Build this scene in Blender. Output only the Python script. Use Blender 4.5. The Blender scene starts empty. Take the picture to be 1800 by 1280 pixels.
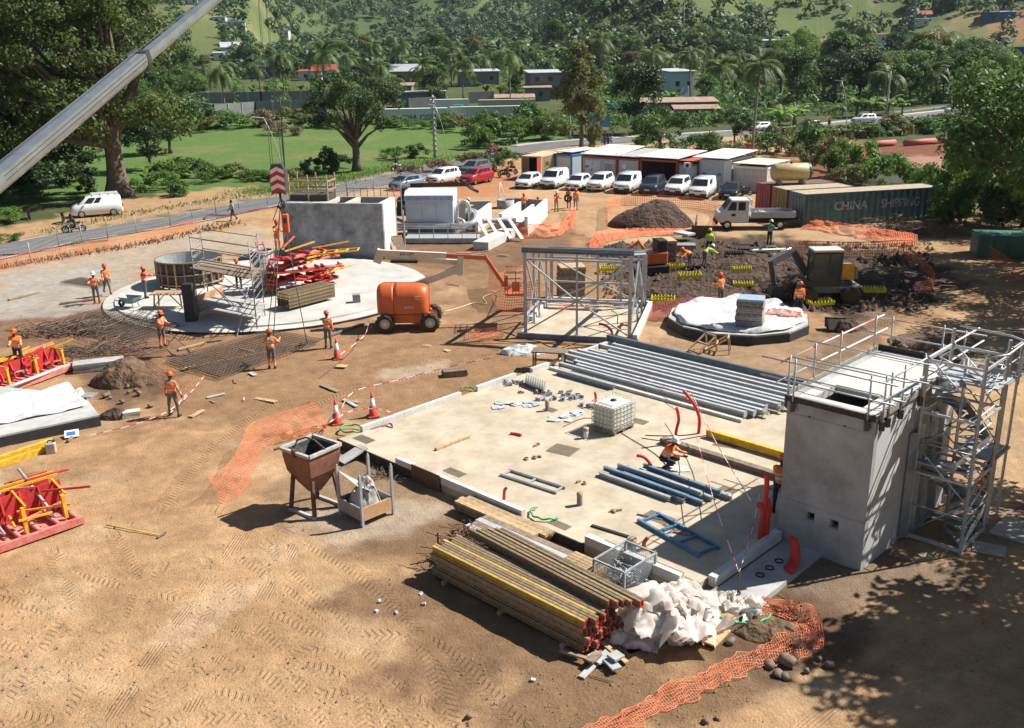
import bpy,math,random
import numpy as np
from mathutils import Vector,Matrix,Euler
R=math.radians;PI=math.pi
random.seed(7);RNG=np.random.default_rng(11)
S=bpy.context.scene
COL=S.collection
# ---- camera
FPX,PITCH,ROLL,HC=1680.0,R(18.03),R(-1.02),13.5
_f=np.array([0,math.cos(PITCH),-math.sin(PITCH)]);_u=np.array([0,math.sin(PITCH),math.cos(PITCH)]);_x=np.array([1.,0,0])
CX=math.cos(ROLL)*_x+math.sin(ROLL)*_u
CU=-math.sin(ROLL)*_x+math.cos(ROLL)*_u
CF=_f
CAMP=np.array([0,0,HC])
cam=bpy.data.cameras.new('camera');camo=bpy.data.objects.new('camera',cam);COL.objects.link(camo)
cam.sensor_width=36;cam.lens=36*FPX/1800;cam.clip_start=.5;cam.clip_end=9000
M=Matrix(((CX[0],CU[0],-CF[0],0),(CX[1],CU[1],-CF[1],0),(CX[2],CU[2],-CF[2],HC),(0,0,0,1)))
camo.matrix_world=M
S.camera=camo
# ---- world, sun, exposure
SUN_EL,SUN_AZ=R(47),R(74)
sunv=Vector((math.sin(SUN_AZ)*math.cos(SUN_EL),math.cos(SUN_AZ)*math.cos(SUN_EL),math.sin(SUN_EL)))
W=bpy.data.worlds.new('World');S.world=W;W.use_nodes=True
nt=W.node_tree;nt.nodes.clear()
sky=nt.nodes.new('ShaderNodeTexSky');sky.sky_type='NISHITA';sky.sun_disc=False
sky.sun_elevation=SUN_EL;sky.sun_rotation=SUN_AZ;sky.air_density=1.0;sky.dust_density=0.6;sky.ozone_density=1.0
bg=nt.nodes.new('ShaderNodeBackground');bg.inputs[1].default_value=0.05
wo=nt.nodes.new('ShaderNodeOutputWorld');nt.links.new(sky.outputs[0],bg.inputs[0]);nt.links.new(bg.outputs[0],wo.inputs[0])
sl=bpy.data.lights.new('sun','SUN');sl.energy=5.0;sl.angle=R(.53);sl.color=(1,.955,.88)
so=bpy.data.objects.new('sun',sl);COL.objects.link(so);so.rotation_euler=sunv.to_track_quat('Z','Y').to_euler();so.location=(60,30,80)
S.view_settings.view_transform='Standard';S.view_settings.look='None';S.view_settings.gamma=1;S.view_settings.exposure=0.74
S.render.engine='CYCLES'
S.cycles.max_bounces=5;S.cycles.diffuse_bounces=2;S.cycles.glossy_bounces=2;S.cycles.transmission_bounces=3;S.cycles.transparent_max_bounces=6
S.cycles.caustics_reflective=False;S.cycles.caustics_refractive=False
# ---- noise and terrain
def _hash(i,j,s):
 n=(i.astype(np.int64)*374761393+j.astype(np.int64)*668265263+s*974711)&0x7fffffff
 n=((n^(n>>13))*1274126177)&0x7fffffff
 return((n^(n>>16))&0xffff)/65535.0
def vn(x,y,s=0):
 x=np.asarray(x,float);y=np.asarray(y,float)
 i=np.floor(x);j=np.floor(y);u=x-i;v=y-j;u=u*u*(3-2*u);v=v*v*(3-2*v)
 return(_hash(i,j,s)*(1-u)+_hash(i+1,j,s)*u)*(1-v)+(_hash(i,j+1,s)*(1-u)+_hash(i+1,j+1,s)*u)*v
def fbm(x,y,s=0,o=4):
 t=0;a=.5
 for k in range(o):
  t=t+a*vn(np.asarray(x)*2**k,np.asarray(y)*2**k,s+k*17);a*=.5
 return t
def sst(a,b,x):
 t=np.clip((np.asarray(x,float)-a)/(b-a),0,1);return t*t*(3-2*t)
def H(x,y):
 x=np.asarray(x,float);y=np.asarray(y,float)
 d=np.hypot(x,y);az=np.degrees(np.arctan2(x,np.maximum(y,1e-3)))
 z=.026*np.maximum(d-150,0)*sst(150,230,d)
 wl=sst(-9,-15,az);wr=sst(1,9,az)
 k0=700-300*wl-330*wr
 z=z+sst(k0,k0+250,d)*(d-k0)*(.11+.06*wl+.05*wr)*sst(-60,60,y)
 nz=fbm(x/150.,y/150.,3,4)-.5
 z=z+nz*sst(400,900,d)*95+(vn(x/60.,y/60.,9)-.5)*sst(330,500,d)*10
 z=z+34*np.exp(-((az-7-(d-430)*.012)/5.5)**2)*sst(380,520,d)*sst(1500,700,d)
 return z
def ray(px,py):
 return(px-900)/FPX*CX-(py-640)/FPX*CU+CF
def P(px,py,z=0.0):
 d=ray(px,py);return Vector(CAMP+d*((z-HC)/d[2]))
def G(px,py):
 d=ray(px,py);p=None
 if d[2]<0:
  p=CAMP+d*(-HC/d[2])
  if math.hypot(p[0],p[1])<150:return Vector(p)
 t=np.concatenate([np.linspace(100,500,800),np.linspace(500,3500,1500)]);q=CAMP[None]+d[None]*t[:,None]
 k=np.nonzero(q[:,2]<H(q[:,0],q[:,1]))[0]
 return Vector(q[k[0]]if len(k)else q[900])
def ztop(base,px,py):
 """height (z) at which the ray through px,py passes over the ground point base"""
 d=ray(px,py);t=math.hypot(base[0],base[1])/math.hypot(d[0],d[1]);return HC+d[2]*t
def at_d(px,py,dist):
 d=ray(px,py);t=dist/math.hypot(d[0],d[1]);return Vector(CAMP+d*t)
 # ---- materials
MATS={}
def mat(name,col,rough=.8,metal=0.,var=.18,scale=3.,bump=0.,bscale=30.,col2=None,spec=None,attr=None,coat=0,detail=4,rnd=0.,bdist=.05):
 if name in MATS:return MATS[name]
 m=bpy.data.materials.new(name);m.use_nodes=True;t=m.node_tree;N=t.nodes;L=t.links
 b=N['Principled BSDF'];b.inputs['Roughness'].default_value=rough;b.inputs['Metallic'].default_value=metal
 if spec is not None:b.inputs['Specular IOR Level'].default_value=spec
 if coat:b.inputs['Coat Weight'].default_value=coat
 tc=N.new('ShaderNodeTexCoord');no=N.new('ShaderNodeTexNoise');no.inputs['Scale'].default_value=scale;no.inputs['Detail'].default_value=detail;no.inputs['Roughness'].default_value=.65
 L.new(tc.outputs['Object'],no.inputs['Vector'])
 mx=N.new('ShaderNodeMix');mx.data_type='RGBA'
 cr=N.new('ShaderNodeMapRange');cr.inputs[1].default_value=.32;cr.inputs[2].default_value=.68
 L.new(no.outputs[0],cr.inputs[0]);L.new(cr.outputs[0],mx.inputs[0])
 if attr:
  at=N.new('ShaderNodeAttribute');at.attribute_name=attr
  hs=N.new('ShaderNodeHueSaturation');L.new(at.outputs['Color'],hs.inputs['Color']);hs.inputs['Value'].default_value=1-var
  h2=N.new('ShaderNodeHueSaturation');L.new(at.outputs['Color'],h2.inputs['Color']);h2.inputs['Value'].default_value=1+var
  L.new(hs.outputs[0],mx.inputs[6]);L.new(h2.outputs[0],mx.inputs[7])
 else:
  c=np.array(col);c2=np.array(col2)if col2 is not None else c*(1+var)
  mx.inputs[6].default_value=(*(c*(1-var)if col2 is None else c),1);mx.inputs[7].default_value=(*np.clip(c2,0,1),1)
 out=mx.outputs[2]
 if rnd:
  oi=N.new('ShaderNodeObjectInfo');mr=N.new('ShaderNodeMapRange');mr.inputs[3].default_value=1-rnd;mr.inputs[4].default_value=1+rnd
  L.new(oi.outputs['Random'],mr.inputs[0]);h3=N.new('ShaderNodeHueSaturation');L.new(mr.outputs[0],h3.inputs['Value']);L.new(out,h3.inputs['Color']);out=h3.outputs[0]
 L.new(out,b.inputs['Base Color'])
 if bump:
  n2=N.new('ShaderNodeTexNoise');n2.inputs['Scale'].default_value=bscale;n2.inputs['Detail'].default_value=5
  L.new(tc.outputs['Object'],n2.inputs['Vector'])
  bp=N.new('ShaderNodeBump');bp.inputs['Strength'].default_value=bump;bp.inputs['Distance'].default_value=bdist
  L.new(n2.outputs[0],bp.inputs['Height']);L.new(bp.outputs[0],b.inputs['Normal'])
 MATS[name]=m;return m
def leafmat(name,c1,c2,trans=.3,rnd=.25):
 m=bpy.data.materials.new(name);m.use_nodes=True;t=m.node_tree;N=t.nodes;L=t.links;N.clear()
 o=N.new('ShaderNodeOutputMaterial');tc=N.new('ShaderNodeTexCoord')
 no=N.new('ShaderNodeTexNoise');no.inputs['Scale'].default_value=.9;no.inputs['Detail'].default_value=6;no.inputs['Roughness'].default_value=.8
 L.new(tc.outputs['Object'],no.inputs['Vector'])
 mr0=N.new('ShaderNodeMapRange');mr0.inputs[1].default_value=.3;mr0.inputs[2].default_value=.7;L.new(no.outputs[0],mr0.inputs[0])
 mx=N.new('ShaderNodeMix');mx.data_type='RGBA';mx.inputs[6].default_value=(*c1,1);mx.inputs[7].default_value=(*c2,1);L.new(mr0.outputs[0],mx.inputs[0])
 oi=N.new('ShaderNodeObjectInfo');mr=N.new('ShaderNodeMapRange');mr.inputs[3].default_value=1-rnd;mr.inputs[4].default_value=1+rnd;L.new(oi.outputs['Random'],mr.inputs[0])
 hs=N.new('ShaderNodeHueSaturation');L.new(mr.outputs[0],hs.inputs['Value']);L.new(mx.outputs[2],hs.inputs['Color'])
 d=N.new('ShaderNodeBsdfPrincipled');d.inputs['Roughness'].default_value=.55;d.inputs['Specular IOR Level'].default_value=.35
 tr=N.new('ShaderNodeBsdfTranslucent');ms=N.new('ShaderNodeMixShader');ms.inputs[0].default_value=trans
 h2=N.new('ShaderNodeHueSaturation');h2.inputs['Value'].default_value=1.5;h2.inputs['Hue'].default_value=.485;L.new(hs.outputs[0],h2.inputs['Color'])
 L.new(hs.outputs[0],d.inputs['Base Color']);L.new(h2.outputs[0],tr.inputs['Color']);L.new(d.outputs[0],ms.inputs[1]);L.new(tr.outputs[0],ms.inputs[2]);L.new(ms.outputs[0],o.inputs[0])
 MATS[name]=m;return m
 # ---- object helpers
def tag(o,label=None,cat=None,group=None,kind=None):
 if label:o['label']=label
 if cat:o['category']=cat
 if group:o['group']=group
 if kind:o['kind']=kind
 return o
def npmesh(name,V,F,smooth=False):
 V=np.asarray(V,np.float32);F=np.asarray(F,np.int32);me=bpy.data.meshes.new(name);k=F.shape[1]
 me.vertices.add(len(V));me.vertices.foreach_set('co',V.ravel())
 me.loops.add(F.size);me.loops.foreach_set('vertex_index',F.ravel())
 me.polygons.add(len(F));me.polygons.foreach_set('loop_start',np.arange(0,F.size,k,dtype=np.int32))
 if smooth:me.polygons.foreach_set('use_smooth',np.ones(len(F),bool))
 me.update(calc_edges=True);return me
def link(name,me,m=None,parent=None,loc=None,rot=None,scale=None):
 o=bpy.data.objects.new(name,me);COL.objects.link(o)
 if m is not None and me is not None and not len(me.materials):
  for q in(m if isinstance(m,(list,tuple))else[m]):me.materials.append(q)
 if parent is not None:o.parent=parent
 if loc is not None:o.location=loc
 if rot is not None:o.rotation_euler=rot if hasattr(rot,'__len__')else(0,0,rot)
 if scale is not None:o.scale=scale if hasattr(scale,'__len__')else(scale,)*3
 return o
def E(name,loc,label,cat,rz=0,group=None):
 o=bpy.data.objects.new(name,None);COL.objects.link(o);o.location=loc;o.rotation_euler=(0,0,rz);o.empty_display_size=.3
 return tag(o,label,cat,group)
class MB:
 def __init__(s):s.v=[];s.f=[];s.mi=[];s.sm=[]
 def add(s,vs,fs,m=0,sm=False):
  b=len(s.v);s.v+=[tuple(v)for v in vs]
  for f in fs:s.f.append(tuple(i+b for i in f));s.mi.append(m);s.sm.append(sm)
  return s
 def box(s,c,sz,rz=0,m=0,rot=None,taper=1):
  x,y,z=sz[0]/2,sz[1]/2,sz[2]/2;t=taper
  vs=[Vector(q)for q in((-x,-y,-z),(x,-y,-z),(x,y,-z),(-x,y,-z),(-x*t,-y*t,z),(x*t,-y*t,z),(x*t,y*t,z),(-x*t,y*t,z))]
  Mx=Euler(rot).to_matrix()if rot else Matrix.Rotation(rz,3,'Z');c=Vector(c)
  return s.add([Mx@v+c for v in vs],[(0,3,2,1),(4,5,6,7),(0,1,5,4),(1,2,6,5),(2,3,7,6),(3,0,4,7)],m)
 def bar(s,a,b,w,h,m=0,roll=0):
  """box beam from a to b, w wide (sideways), h high, centred on the line"""
  a=Vector(a);b=Vector(b);d=(b-a);L=d.length;d=d/L if L>1e-6 else Vector((1,0,0))
  up=Vector((0,0,1))if abs(d.z)<.95 else Vector((0,1,0))
  sd=d.cross(up).normalized();up=sd.cross(d)
  if roll:q=Matrix.Rotation(roll,3,d);sd=q@sd;up=q@up
  vs=[p+sd*x*w/2+up*y*h/2 for p in(a,b)for x,y in((-1,-1),(1,-1),(1,1),(-1,1))]
  return s.add(vs,[(3,2,1,0),(4,5,6,7),(0,1,5,4),(1,2,6,5),(2,3,7,6),(3,0,4,7)],m)
 def ibeam(s,a,b,w,h,t=.015,m=0,roll=0):
  a=Vector(a);b=Vector(b);d=(b-a).normalized();up=Vector((0,0,1))if abs(d.z)<.95 else Vector((0,1,0));sd=d.cross(up).normalized();up=sd.cross(d)
  if roll:q=Matrix.Rotation(roll,3,d);sd=q@sd;up=q@up
  s.bar(a+up*(h/2-t/2),b+up*(h/2-t/2),w,t,m,roll);s.bar(a-up*(h/2-t/2),b-up*(h/2-t/2),w,t,m,roll);return s.bar(a,b,t,h-2*t,m,roll)
 def tube(s,pts,r,n=6,m=0,sm=True,cap=True):
  pts=[Vector(p)for p in pts];k=len(pts);rr=r if hasattr(r,'__len__')else[r]*k
  vs=[];fs=[];pu=None
  for i,p in enumerate(pts):
   d=(pts[min(i+1,k-1)]-pts[max(i-1,0)])
   d=d.normalized()if d.length>1e-9 else Vector((0,0,1))
   if pu is None:pu=Vector((0,0,1))if abs(d.z)<.9 else Vector((1,0,0))
   sd=d.cross(pu)
   sd=sd.normalized()if sd.length>1e-6 else Vector((1,0,0));pu=sd.cross(d)
   for j in range(n):
    a=2*PI*j/n;vs.append(p+(sd*math.cos(a)+pu*math.sin(a))*rr[i])
  for i in range(k-1):
   for j in range(n):fs.append((i*n+j,i*n+(j+1)%n,(i+1)*n+(j+1)%n,(i+1)*n+j))
  s.add(vs,fs,m,sm)
  if cap:
   b=len(s.v)-k*n;s.f.append(tuple(range(b+n-1,b-1,-1)));s.mi.append(m);s.sm.append(False)
   s.f.append(tuple(range(b+(k-1)*n,b+k*n)));s.mi.append(m);s.sm.append(False)
  return s
 def lathe(s,prof,n=16,c=(0,0,0),m=0,sm=True,axis='z',a0=0,a1=2*PI,cap=False):
  full=abs(a1-a0-2*PI)<1e-6;nn=n if full else n+1;vs=[];fs=[];k=len(prof)
  for r,z in prof:
   for j in range(nn):
    a=a0+(a1-a0)*j/n;x,y=r*math.cos(a),r*math.sin(a)
    q=(x,y,z)if axis=='z' else((z,x,y)if axis=='x' else(y,z,x))
    vs.append((q[0]+c[0],q[1]+c[1],q[2]+c[2]))
  for i in range(k-1):
   for j in range(n):
    j2=(j+1)%nn;fs.append((i*nn+j,i*nn+j2,(i+1)*nn+j2,(i+1)*nn+j))
  if cap and full:fs.append(tuple(range(nn-1,-1,-1)));fs.append(tuple(range((k-1)*nn,k*nn)))
  return s.add(vs,fs,m,sm)
 def prism(s,poly,z0,z1,m=0):
  n=len(poly);vs=[(p[0],p[1],z0)for p in poly]+[(p[0],p[1],z1)for p in poly]
  return s.add(vs,[tuple(range(n-1,-1,-1)),tuple(range(n,2*n))]+[(i,(i+1)%n,n+(i+1)%n,n+i)for i in range(n)],m)
 def prismx(s,poly,x0,x1,m=0):
  """poly in (y,z), extruded along x"""
  n=len(poly);vs=[(x0,p[0],p[1])for p in poly]+[(x1,p[0],p[1])for p in poly]
  return s.add(vs,[tuple(range(n-1,-1,-1)),tuple(range(n,2*n))]+[(i,(i+1)%n,n+(i+1)%n,n+i)for i in range(n)],m)
 def prismy(s,poly,y0,y1,m=0):
  """poly in (x,z), extruded along y"""
  n=len(poly);vs=[(p[0],y0,p[1])for p in poly]+[(p[0],y1,p[1])for p in poly]
  return s.add(vs,[tuple(range(n)),tuple(range(2*n-1,n-1,-1))]+[((i+1)%n,i,n+i,n+(i+1)%n)for i in range(n)],m)
 def ring(s,c,ro,ri,z0,z1,n=32,m=0,a0=0,a1=2*PI):
  return s.lathe([(ri,z0),(ro,z0),(ro,z1),(ri,z1),(ri,z0)],n,c,m,False,'z',a0,a1)
 def mesh(s,name,off=(0,0,0)):
  me=bpy.data.meshes.new(name);o=Vector(off)
  me.from_pydata([Vector(v)-o for v in s.v],[],s.f)
  me.polygons.foreach_set('material_index',s.mi);me.polygons.foreach_set('use_smooth',s.sm);me.update();return me
 def build(s,name,m,parent=None,off=(0,0,0),loc=None,rot=None,bevel=0):
  o=link(name,s.mesh(name,off),m,parent,loc,rot)
  if bevel:
   b=o.modifiers.new('bevel','BEVEL');b.width=bevel;b.segments=2;b.limit_method='ANGLE'
  return o
 def thing(s,name,m,label,cat,group=None,bevel=0,kind=None):
  """one-mesh thing given in world coordinates; origin moved to its base"""
  a=np.array([tuple(v)for v in s.v]);c=((a[:,0].min()+a[:,0].max())/2,(a[:,1].min()+a[:,1].max())/2,a[:,2].min())
  o=s.build(name,m,None,c,c,None,bevel);return tag(o,label,cat,group,kind)
def wpart(mb,name,m,root,bevel=0):
 """part given in world coordinates under an unrotated root"""
 return mb.build(name,m,root,root.location,bevel=bevel)
def copy_tree(o,parent=None,loc=None,rz=None,label=None,group=None):
 c=o.copy();COL.objects.link(c);c.parent=parent
 if loc is not None:c.location=loc
 if rz is not None:c.rotation_euler=(0,0,rz)
 if label:c['label']=label
 if group:c['group']=group
 for ch in list(o.children):copy_tree(ch,c)
 return c
def text(body,size,m,parent,loc,rot,name='lettering',ext=.004,sx=1,bold=0):
 c=bpy.data.curves.new('lettering','FONT');c.body=body;c.size=size;c.extrude=ext;c.align_x='CENTER';c.align_y='CENTER';c.resolution_u=3
 if bold:c.offset=bold
 o=bpy.data.objects.new('tmp',c);me=bpy.data.meshes.new_from_object(o);bpy.data.objects.remove(o)
 return link(name,me,m,parent,loc,rot,(sx,1,1))
ORD=['first','second','third','fourth','fifth','sixth','seventh','eighth','ninth','tenth','eleventh','twelfth','thirteenth','fourteenth','fifteenth','sixteenth','seventeenth','eighteenth','nineteenth','twentieth']
def ordn(i):
 if i>=99:return 'hundredth' if i==99 else 'hundred and '+ordn(i-100)
 if i<20:return ORD[i]
 t,o=divmod(i+1,10);w=['','','twenty','thirty','forty','fifty','sixty','seventy','eighty','ninety'][t]
 return w+'-'+ORD[o-1]if o else w[:-1]+'ieth'
CONC=mat('concrete',(.40,.395,.38),.9,var=.22,scale=1.2,bump=.15,bscale=14)
CONCD=mat('concrete_grey',(.25,.25,.25),.9,var=.28,scale=.9,bump=.2,bscale=12)
CONCL=mat('concrete_pale',(.52,.50,.46),.9,var=.12,scale=1.1,bump=.1,bscale=18)
GALV=mat('galvanised_steel',(.50,.52,.54),.45,.4,var=.2,scale=6)
GALVM=mat('galvanised_matt',(.38,.40,.42),.6,.2,var=.2,scale=5)
STEELB=mat('blue_grey_steel',(.13,.17,.21),.5,.4,var=.2,scale=4)
BLUE=mat('blue_steel',(.16,.25,.345),.5,.2,var=.25,scale=5)
DARK=mat('black_paint',(.022,.022,.024),.6,var=.3)
RUBBER=mat('rubber',(.03,.028,.026),.9,var=.4,scale=10)
RED=mat('red_formwork_paint',(.48,.035,.035),.55,var=.3,scale=5,bump=.05)
REDF=mat('red_formwork_face',(.52,.10,.085),.7,col2=(.62,.28,.22),scale=6)
YEL=mat('yellow_paint',(.72,.38,.03),.6,var=.25,scale=6)
YELB=mat('yellow_beam_paint',(.66,.40,.03),.65,var=.3,scale=4)
YCAP=mat('yellow_plastic',(.75,.66,.03),.55,var=.15)
ORANGE=mat('orange_paint',(.60,.12,.03),.45,var=.12,scale=2,coat=.2)
WHITE=mat('white_paint',(.70,.70,.69),.5,var=.05)
CREAM=mat('cream_paint',(.66,.61,.49),.55,var=.12)
WOOD=mat('pale_timber',(.42,.29,.16),.85,var=.35,scale=7,rnd=.25)
WOODO=mat('weathered_timber',(.24,.18,.13),.9,var=.4,scale=6,rnd=.25)
PLY=mat('plywood',(.50,.29,.16),.75,var=.2,scale=4)
RUST=mat('rusty_steel',(.13,.065,.04),.9,var=.45,scale=8)
REBAR=mat('rebar_steel',(.16,.115,.085),.85,var=.3,scale=4)
NET=mat('orange_netting',(.85,.20,.08),.7,var=.2,scale=3)
REDP=mat('red_plastic_pipe',(.60,.035,.03),.5,var=.15)
GREENP=mat('green_plastic_hose',(.03,.36,.12),.5,var=.15)
GLASS=mat('dark_glass',(.02,.025,.03),.12,var=.3,spec=.7)
PALE=mat('pale_panel',(.55,.60,.64),.55,var=.07,scale=2)
SOIL=mat('dark_soil',(.085,.05,.033),.95,var=.55,scale=3.5,bump=1.,bscale=4,bdist=.3)
SOILB=mat('brown_soil',(.15,.088,.05),.95,var=.45,scale=3,bump=1.,bscale=6,bdist=.18)
STONE=mat('rough_stone',(.20,.15,.11),.9,var=.4,scale=3,bump=.6,bscale=8)
SHEET=mat('white_sheet',(.56,.56,.56),.75,var=.1,scale=1.5,bump=.5,bscale=3,bdist=.15)
PLASTIC=mat('crumpled_plastic',(.68,.64,.60),.45,var=.12,scale=2)
CHROME=mat('bright_metal',(.6,.6,.6),.3,.8)
BLACK=mat('deep_black',(.008,.008,.008),.9)
# ==== ground sheet
ROADPX=[(-300,500),(-100,464),(0,444),(100,422),(225,402),(350,381),(450,360),(560,340),(650,322),(760,298),(830,283),(890,268),(980,255),(1100,247),(1250,238),(1400,229),(1500,219),(1600,208),(1700,197),(1800,184),(1950,168)]
ROADP=[np.array(G(*q)[:2])for q in ROADPX]
ROADW=[5.2 if q[0]<800 else(6 if q[0]<900 else 7.2)for q in ROADPX]
def smooth_line(pts,per=6,extra=None):
 pts=[np.array(p,float)for p in pts];out=[];ex=[]
 for i in range(len(pts)-1):
  p0=pts[max(i-1,0)];p1=pts[i];p2=pts[i+1];p3=pts[min(i+2,len(pts)-1)]
  for k in range(per):
   t=k/per;out.append(.5*((2*p1)+(-p0+p2)*t+(2*p0-5*p1+4*p2-p3)*t*t+(-p0+3*p1-3*p2+p3)*t**3))
   if extra:ex.append(extra[i]*(1-t)+extra[i+1]*t)
 out.append(pts[-1])
 if extra:ex.append(extra[-1]);return out,ex
 return out
ROADC,ROADCW=smooth_line(ROADP,5,ROADW)
_rx=np.array([p[0]for p in ROADC]);_ry=np.array([p[1]for p in ROADC])
def road_y(x):return np.interp(x,_rx,_ry)
def seg_dist(X,Y,pts):
 """distance, signed lateral offset and running length to a polyline"""
 D=np.full(X.shape,1e9);Sg=np.zeros(X.shape);Lg=np.zeros(X.shape);run=0
 for a,b in zip(pts[:-1],pts[1:]):
  d=np.array(b[:2])-np.array(a[:2]);L=np.hypot(*d)
  if L<1e-6:continue
  d=d/L;rx=X-a[0];ry=Y-a[1];t=np.clip(rx*d[0]+ry*d[1],0,L)
  ex=rx-d[0]*t;ey=ry-d[1]*t;ds=np.hypot(ex,ey);lat=d[0]*ry-d[1]*rx
  k=ds<D;D[k]=ds[k];Sg[k]=lat[k];Lg[k]=run+t[k];run+=L
 return D,Sg,Lg
def poly_w(X,Y,pxpoly,soft,seed=1,nscale=.6,namp=None):
 soft=soft*1.15
 pts=[P(*q)for q in pxpoly];pts.append(pts[0]);pts=[np.array(p[:2])for p in pts]
 pa=np.array(pts);w=np.zeros(X.shape);mrg=soft*3
 k=(X>pa[:,0].min()-mrg)&(X<pa[:,0].max()+mrg)&(Y>pa[:,1].min()-mrg)&(Y<pa[:,1].max()+mrg)
 if not k.any():return w
 x=X[k];y=Y[k];D,_,_=seg_dist(x,y,pts);ins=np.zeros(x.shape,bool)
 for a,b in zip(pts[:-1],pts[1:]):
  c=((a[1]>y)!=(b[1]>y))&(x<(b[0]-a[0])*(y-a[1])/(b[1]-a[1]+1e-12)+a[0]);ins^=c
 sd=np.where(ins,D,-D)+(fbm(x*nscale,y*nscale,seed,5)-.42)*4.2*soft
 w[k]=sst(-soft*.6,soft*.6,sd);return w
SUBSTRATE=(.43,.268,.145)
def ground():
 ang=np.concatenate([np.arange(-33,33.01,.14),np.arange(36,327,3.)])
 rs=[3.]
 while rs[-1]<3600:
  r=rs[-1];rs.append(r*(1.1 if r<14 else 1.005 if r<70 else 1.012 if r<180 else 1.03))
 rs=np.array(rs);A,Rr=np.meshgrid(np.radians(ang),rs);X=(Rr*np.sin(A)).ravel();Y=(Rr*np.cos(A)).ravel()
 D=np.hypot(X,Y);Z=H(X,Y)
 rd,_,_=seg_dist(X,Y,ROADC)
 n1=fbm(X*.35,Y*.35,21,5);n2=fbm(X*1.7,Y*1.7,5,3);n3=fbm(X*.08,Y*.08,31,4)
 c=np.zeros((len(X),3));c[:]=SUBSTRATE
 def mixin(w,col):
  nonlocal c;w=w[:,None];c=c*(1-w)+np.array(col)*w
 n4=fbm(X*.9,Y*.9,81,5);mixin(sst(.42,.62,n1)*.5,(.30,.175,.09));mixin(sst(.42,.6,n4)*sst(27,38,D)*sst(95,60,D)*.62,(.22,.122,.064));mixin(sst(28,40,D)*sst(100,70,D)*.3,(.33,.19,.10));mixin(sst(.5,.68,n3)*.4,(.48,.345,.21));mixin(sst(.54,.66,fbm(X*.5,Y*.5,85,5))*.3,(.50,.37,.24))
 rel=np.full(len(X),.035)
 Zn=[]
 def zone(poly,col,soft,seed=1,k=1.,rl=None,ns=.6):
  nonlocal rel
  w=poly_w(X,Y,poly,soft,seed,ns)*k;mixin(w,col)
  if rl is not None:rel=rel*(1-w)+rl*w
  return w
 zone([(300,560),(560,600),(900,560),(920,640),(880,670),(640,740),(430,730),(200,700),(150,620)],(.265,.155,.083),1.6,2,.8,.05)
 zone([(0,540),(180,545),(330,560),(270,640),(120,640),(0,610)],(.20,.115,.07),1.,3,.9,.06)
 zone([(0,470),(160,440),(420,405),(480,400),(480,440),(330,455),(180,500),(0,545)],(.37,.31,.24),1.4,4,.8)
 zone([(60,480),(180,470),(230,500),(160,540),(0,560),(0,520)],(.34,.32,.29),1.2,5,.7)
 zone([(700,440),(900,420),(1060,430),(1130,440),(1130,560),(920,600),(800,560),(760,480)],(.26,.15,.08),1.8,6,.75,.07)
 zone([(700,410),(900,405),(1010,415),(1000,450),(830,480),(700,470)],(.17,.10,.06),1.0,61,.8,.08)
 zone([(840,470),(960,500),(960,590),(800,590)],(.25,.15,.085),1.0,63,.7)
 zone([(1060,450),(1140,430),(1240,408),(1400,420),(1560,445),(1660,470),(1640,520),(1560,545),(1500,560),(1420,545),(1300,530),(1160,550),(1130,500)],(.066,.047,.035),1.3,7,.95,.24)
 zone([(1400,600),(1520,560),(1560,540),(1500,620),(1420,640)],(.16,.105,.065),1.,8,.85,.1)
 zone([(1110,590),(1200,600),(1440,600),(1420,690),(1250,640)],(.30,.20,.12),.9,9,.8,.04)
 zone([(560,780),(640,790),(830,900),(800,960),(560,930),(520,880)],(.22,.15,.095),1.,10,.85,.04)
 zone([(690,930),(800,960),(950,1120),(1250,1150),(1460,1090),(1480,1150),(1250,1290),(900,1300),(820,1200),(700,1100)],(.185,.112,.063),1.2,11,.9,.045)
 zone([(1230,1010),(1400,960),(1520,1000),(1700,960),(1800,900),(1800,1020),(1500,1090),(1260,1080)],(.165,.12,.085),.9,12,.85,.04)
 zone([(1500,1080),(1800,1000),(1800,1300),(1560,1300)],(.43,.27,.14),1.,13,.6,.04)
 zone([(1250,1080),(1420,1060),(1470,1150),(1330,1200),(1250,1150)],(.13,.08,.05),.6,14,.85,.07)
 zone([(560,905),(700,880),(760,890),(720,940),(600,950)],(.46,.38,.29),.5,15,.5)
 zone([(400,965),(560,930),(600,960),(480,985)],(.52,.38,.26),.7,16,.35)
 zone([(290,1120),(400,1040),(440,1040),(330,1140)],(.58,.44,.31),.6,17,.32)
 zone([(10,1190),(150,1170),(160,1200),(20,1230)],(.52,.38,.25),.7,18,.35)
 zone([(680,650),(780,635),(760,660),(680,665)],(.50,.40,.30),.5,19,.5)
 zone([(1720,560),(1800,560),(1800,740),(1620,700),(1560,620)],(.46,.31,.17),1.2,20,.7)
 zone([(150,640),(260,620),(300,690),(200,730),(150,700)],(.14,.085,.055),.7,22,.85,.07)
 ry=road_y(X);north=sst(2.5,5.5,Y-ry)*sst(40,60,D)
 gn=fbm(X*.05,Y*.05,41,4)
 veg=np.array((.062,.078,.028))[None]*(1-.4*gn[:,None])+np.array((.05,.05,.02))[None]*n1[:,None]
 c=c*(1-north[:,None])+veg*north[:,None]
 rel=rel*(1-north)
 east=sst(30,42,X-.25*(Y-90))*sst(62,90,Y)*(1-north)
 c=c*(1-east[:,None])+veg*east[:,None]
 zone([(-200,235),(60,225),(330,220),(560,218),(760,220),(1000,243),(900,262),(740,285),(640,305),(500,330),(330,345),(250,330),(-200,390)],(.10,.165,.042),3.,23,.95,0,.15)
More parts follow.
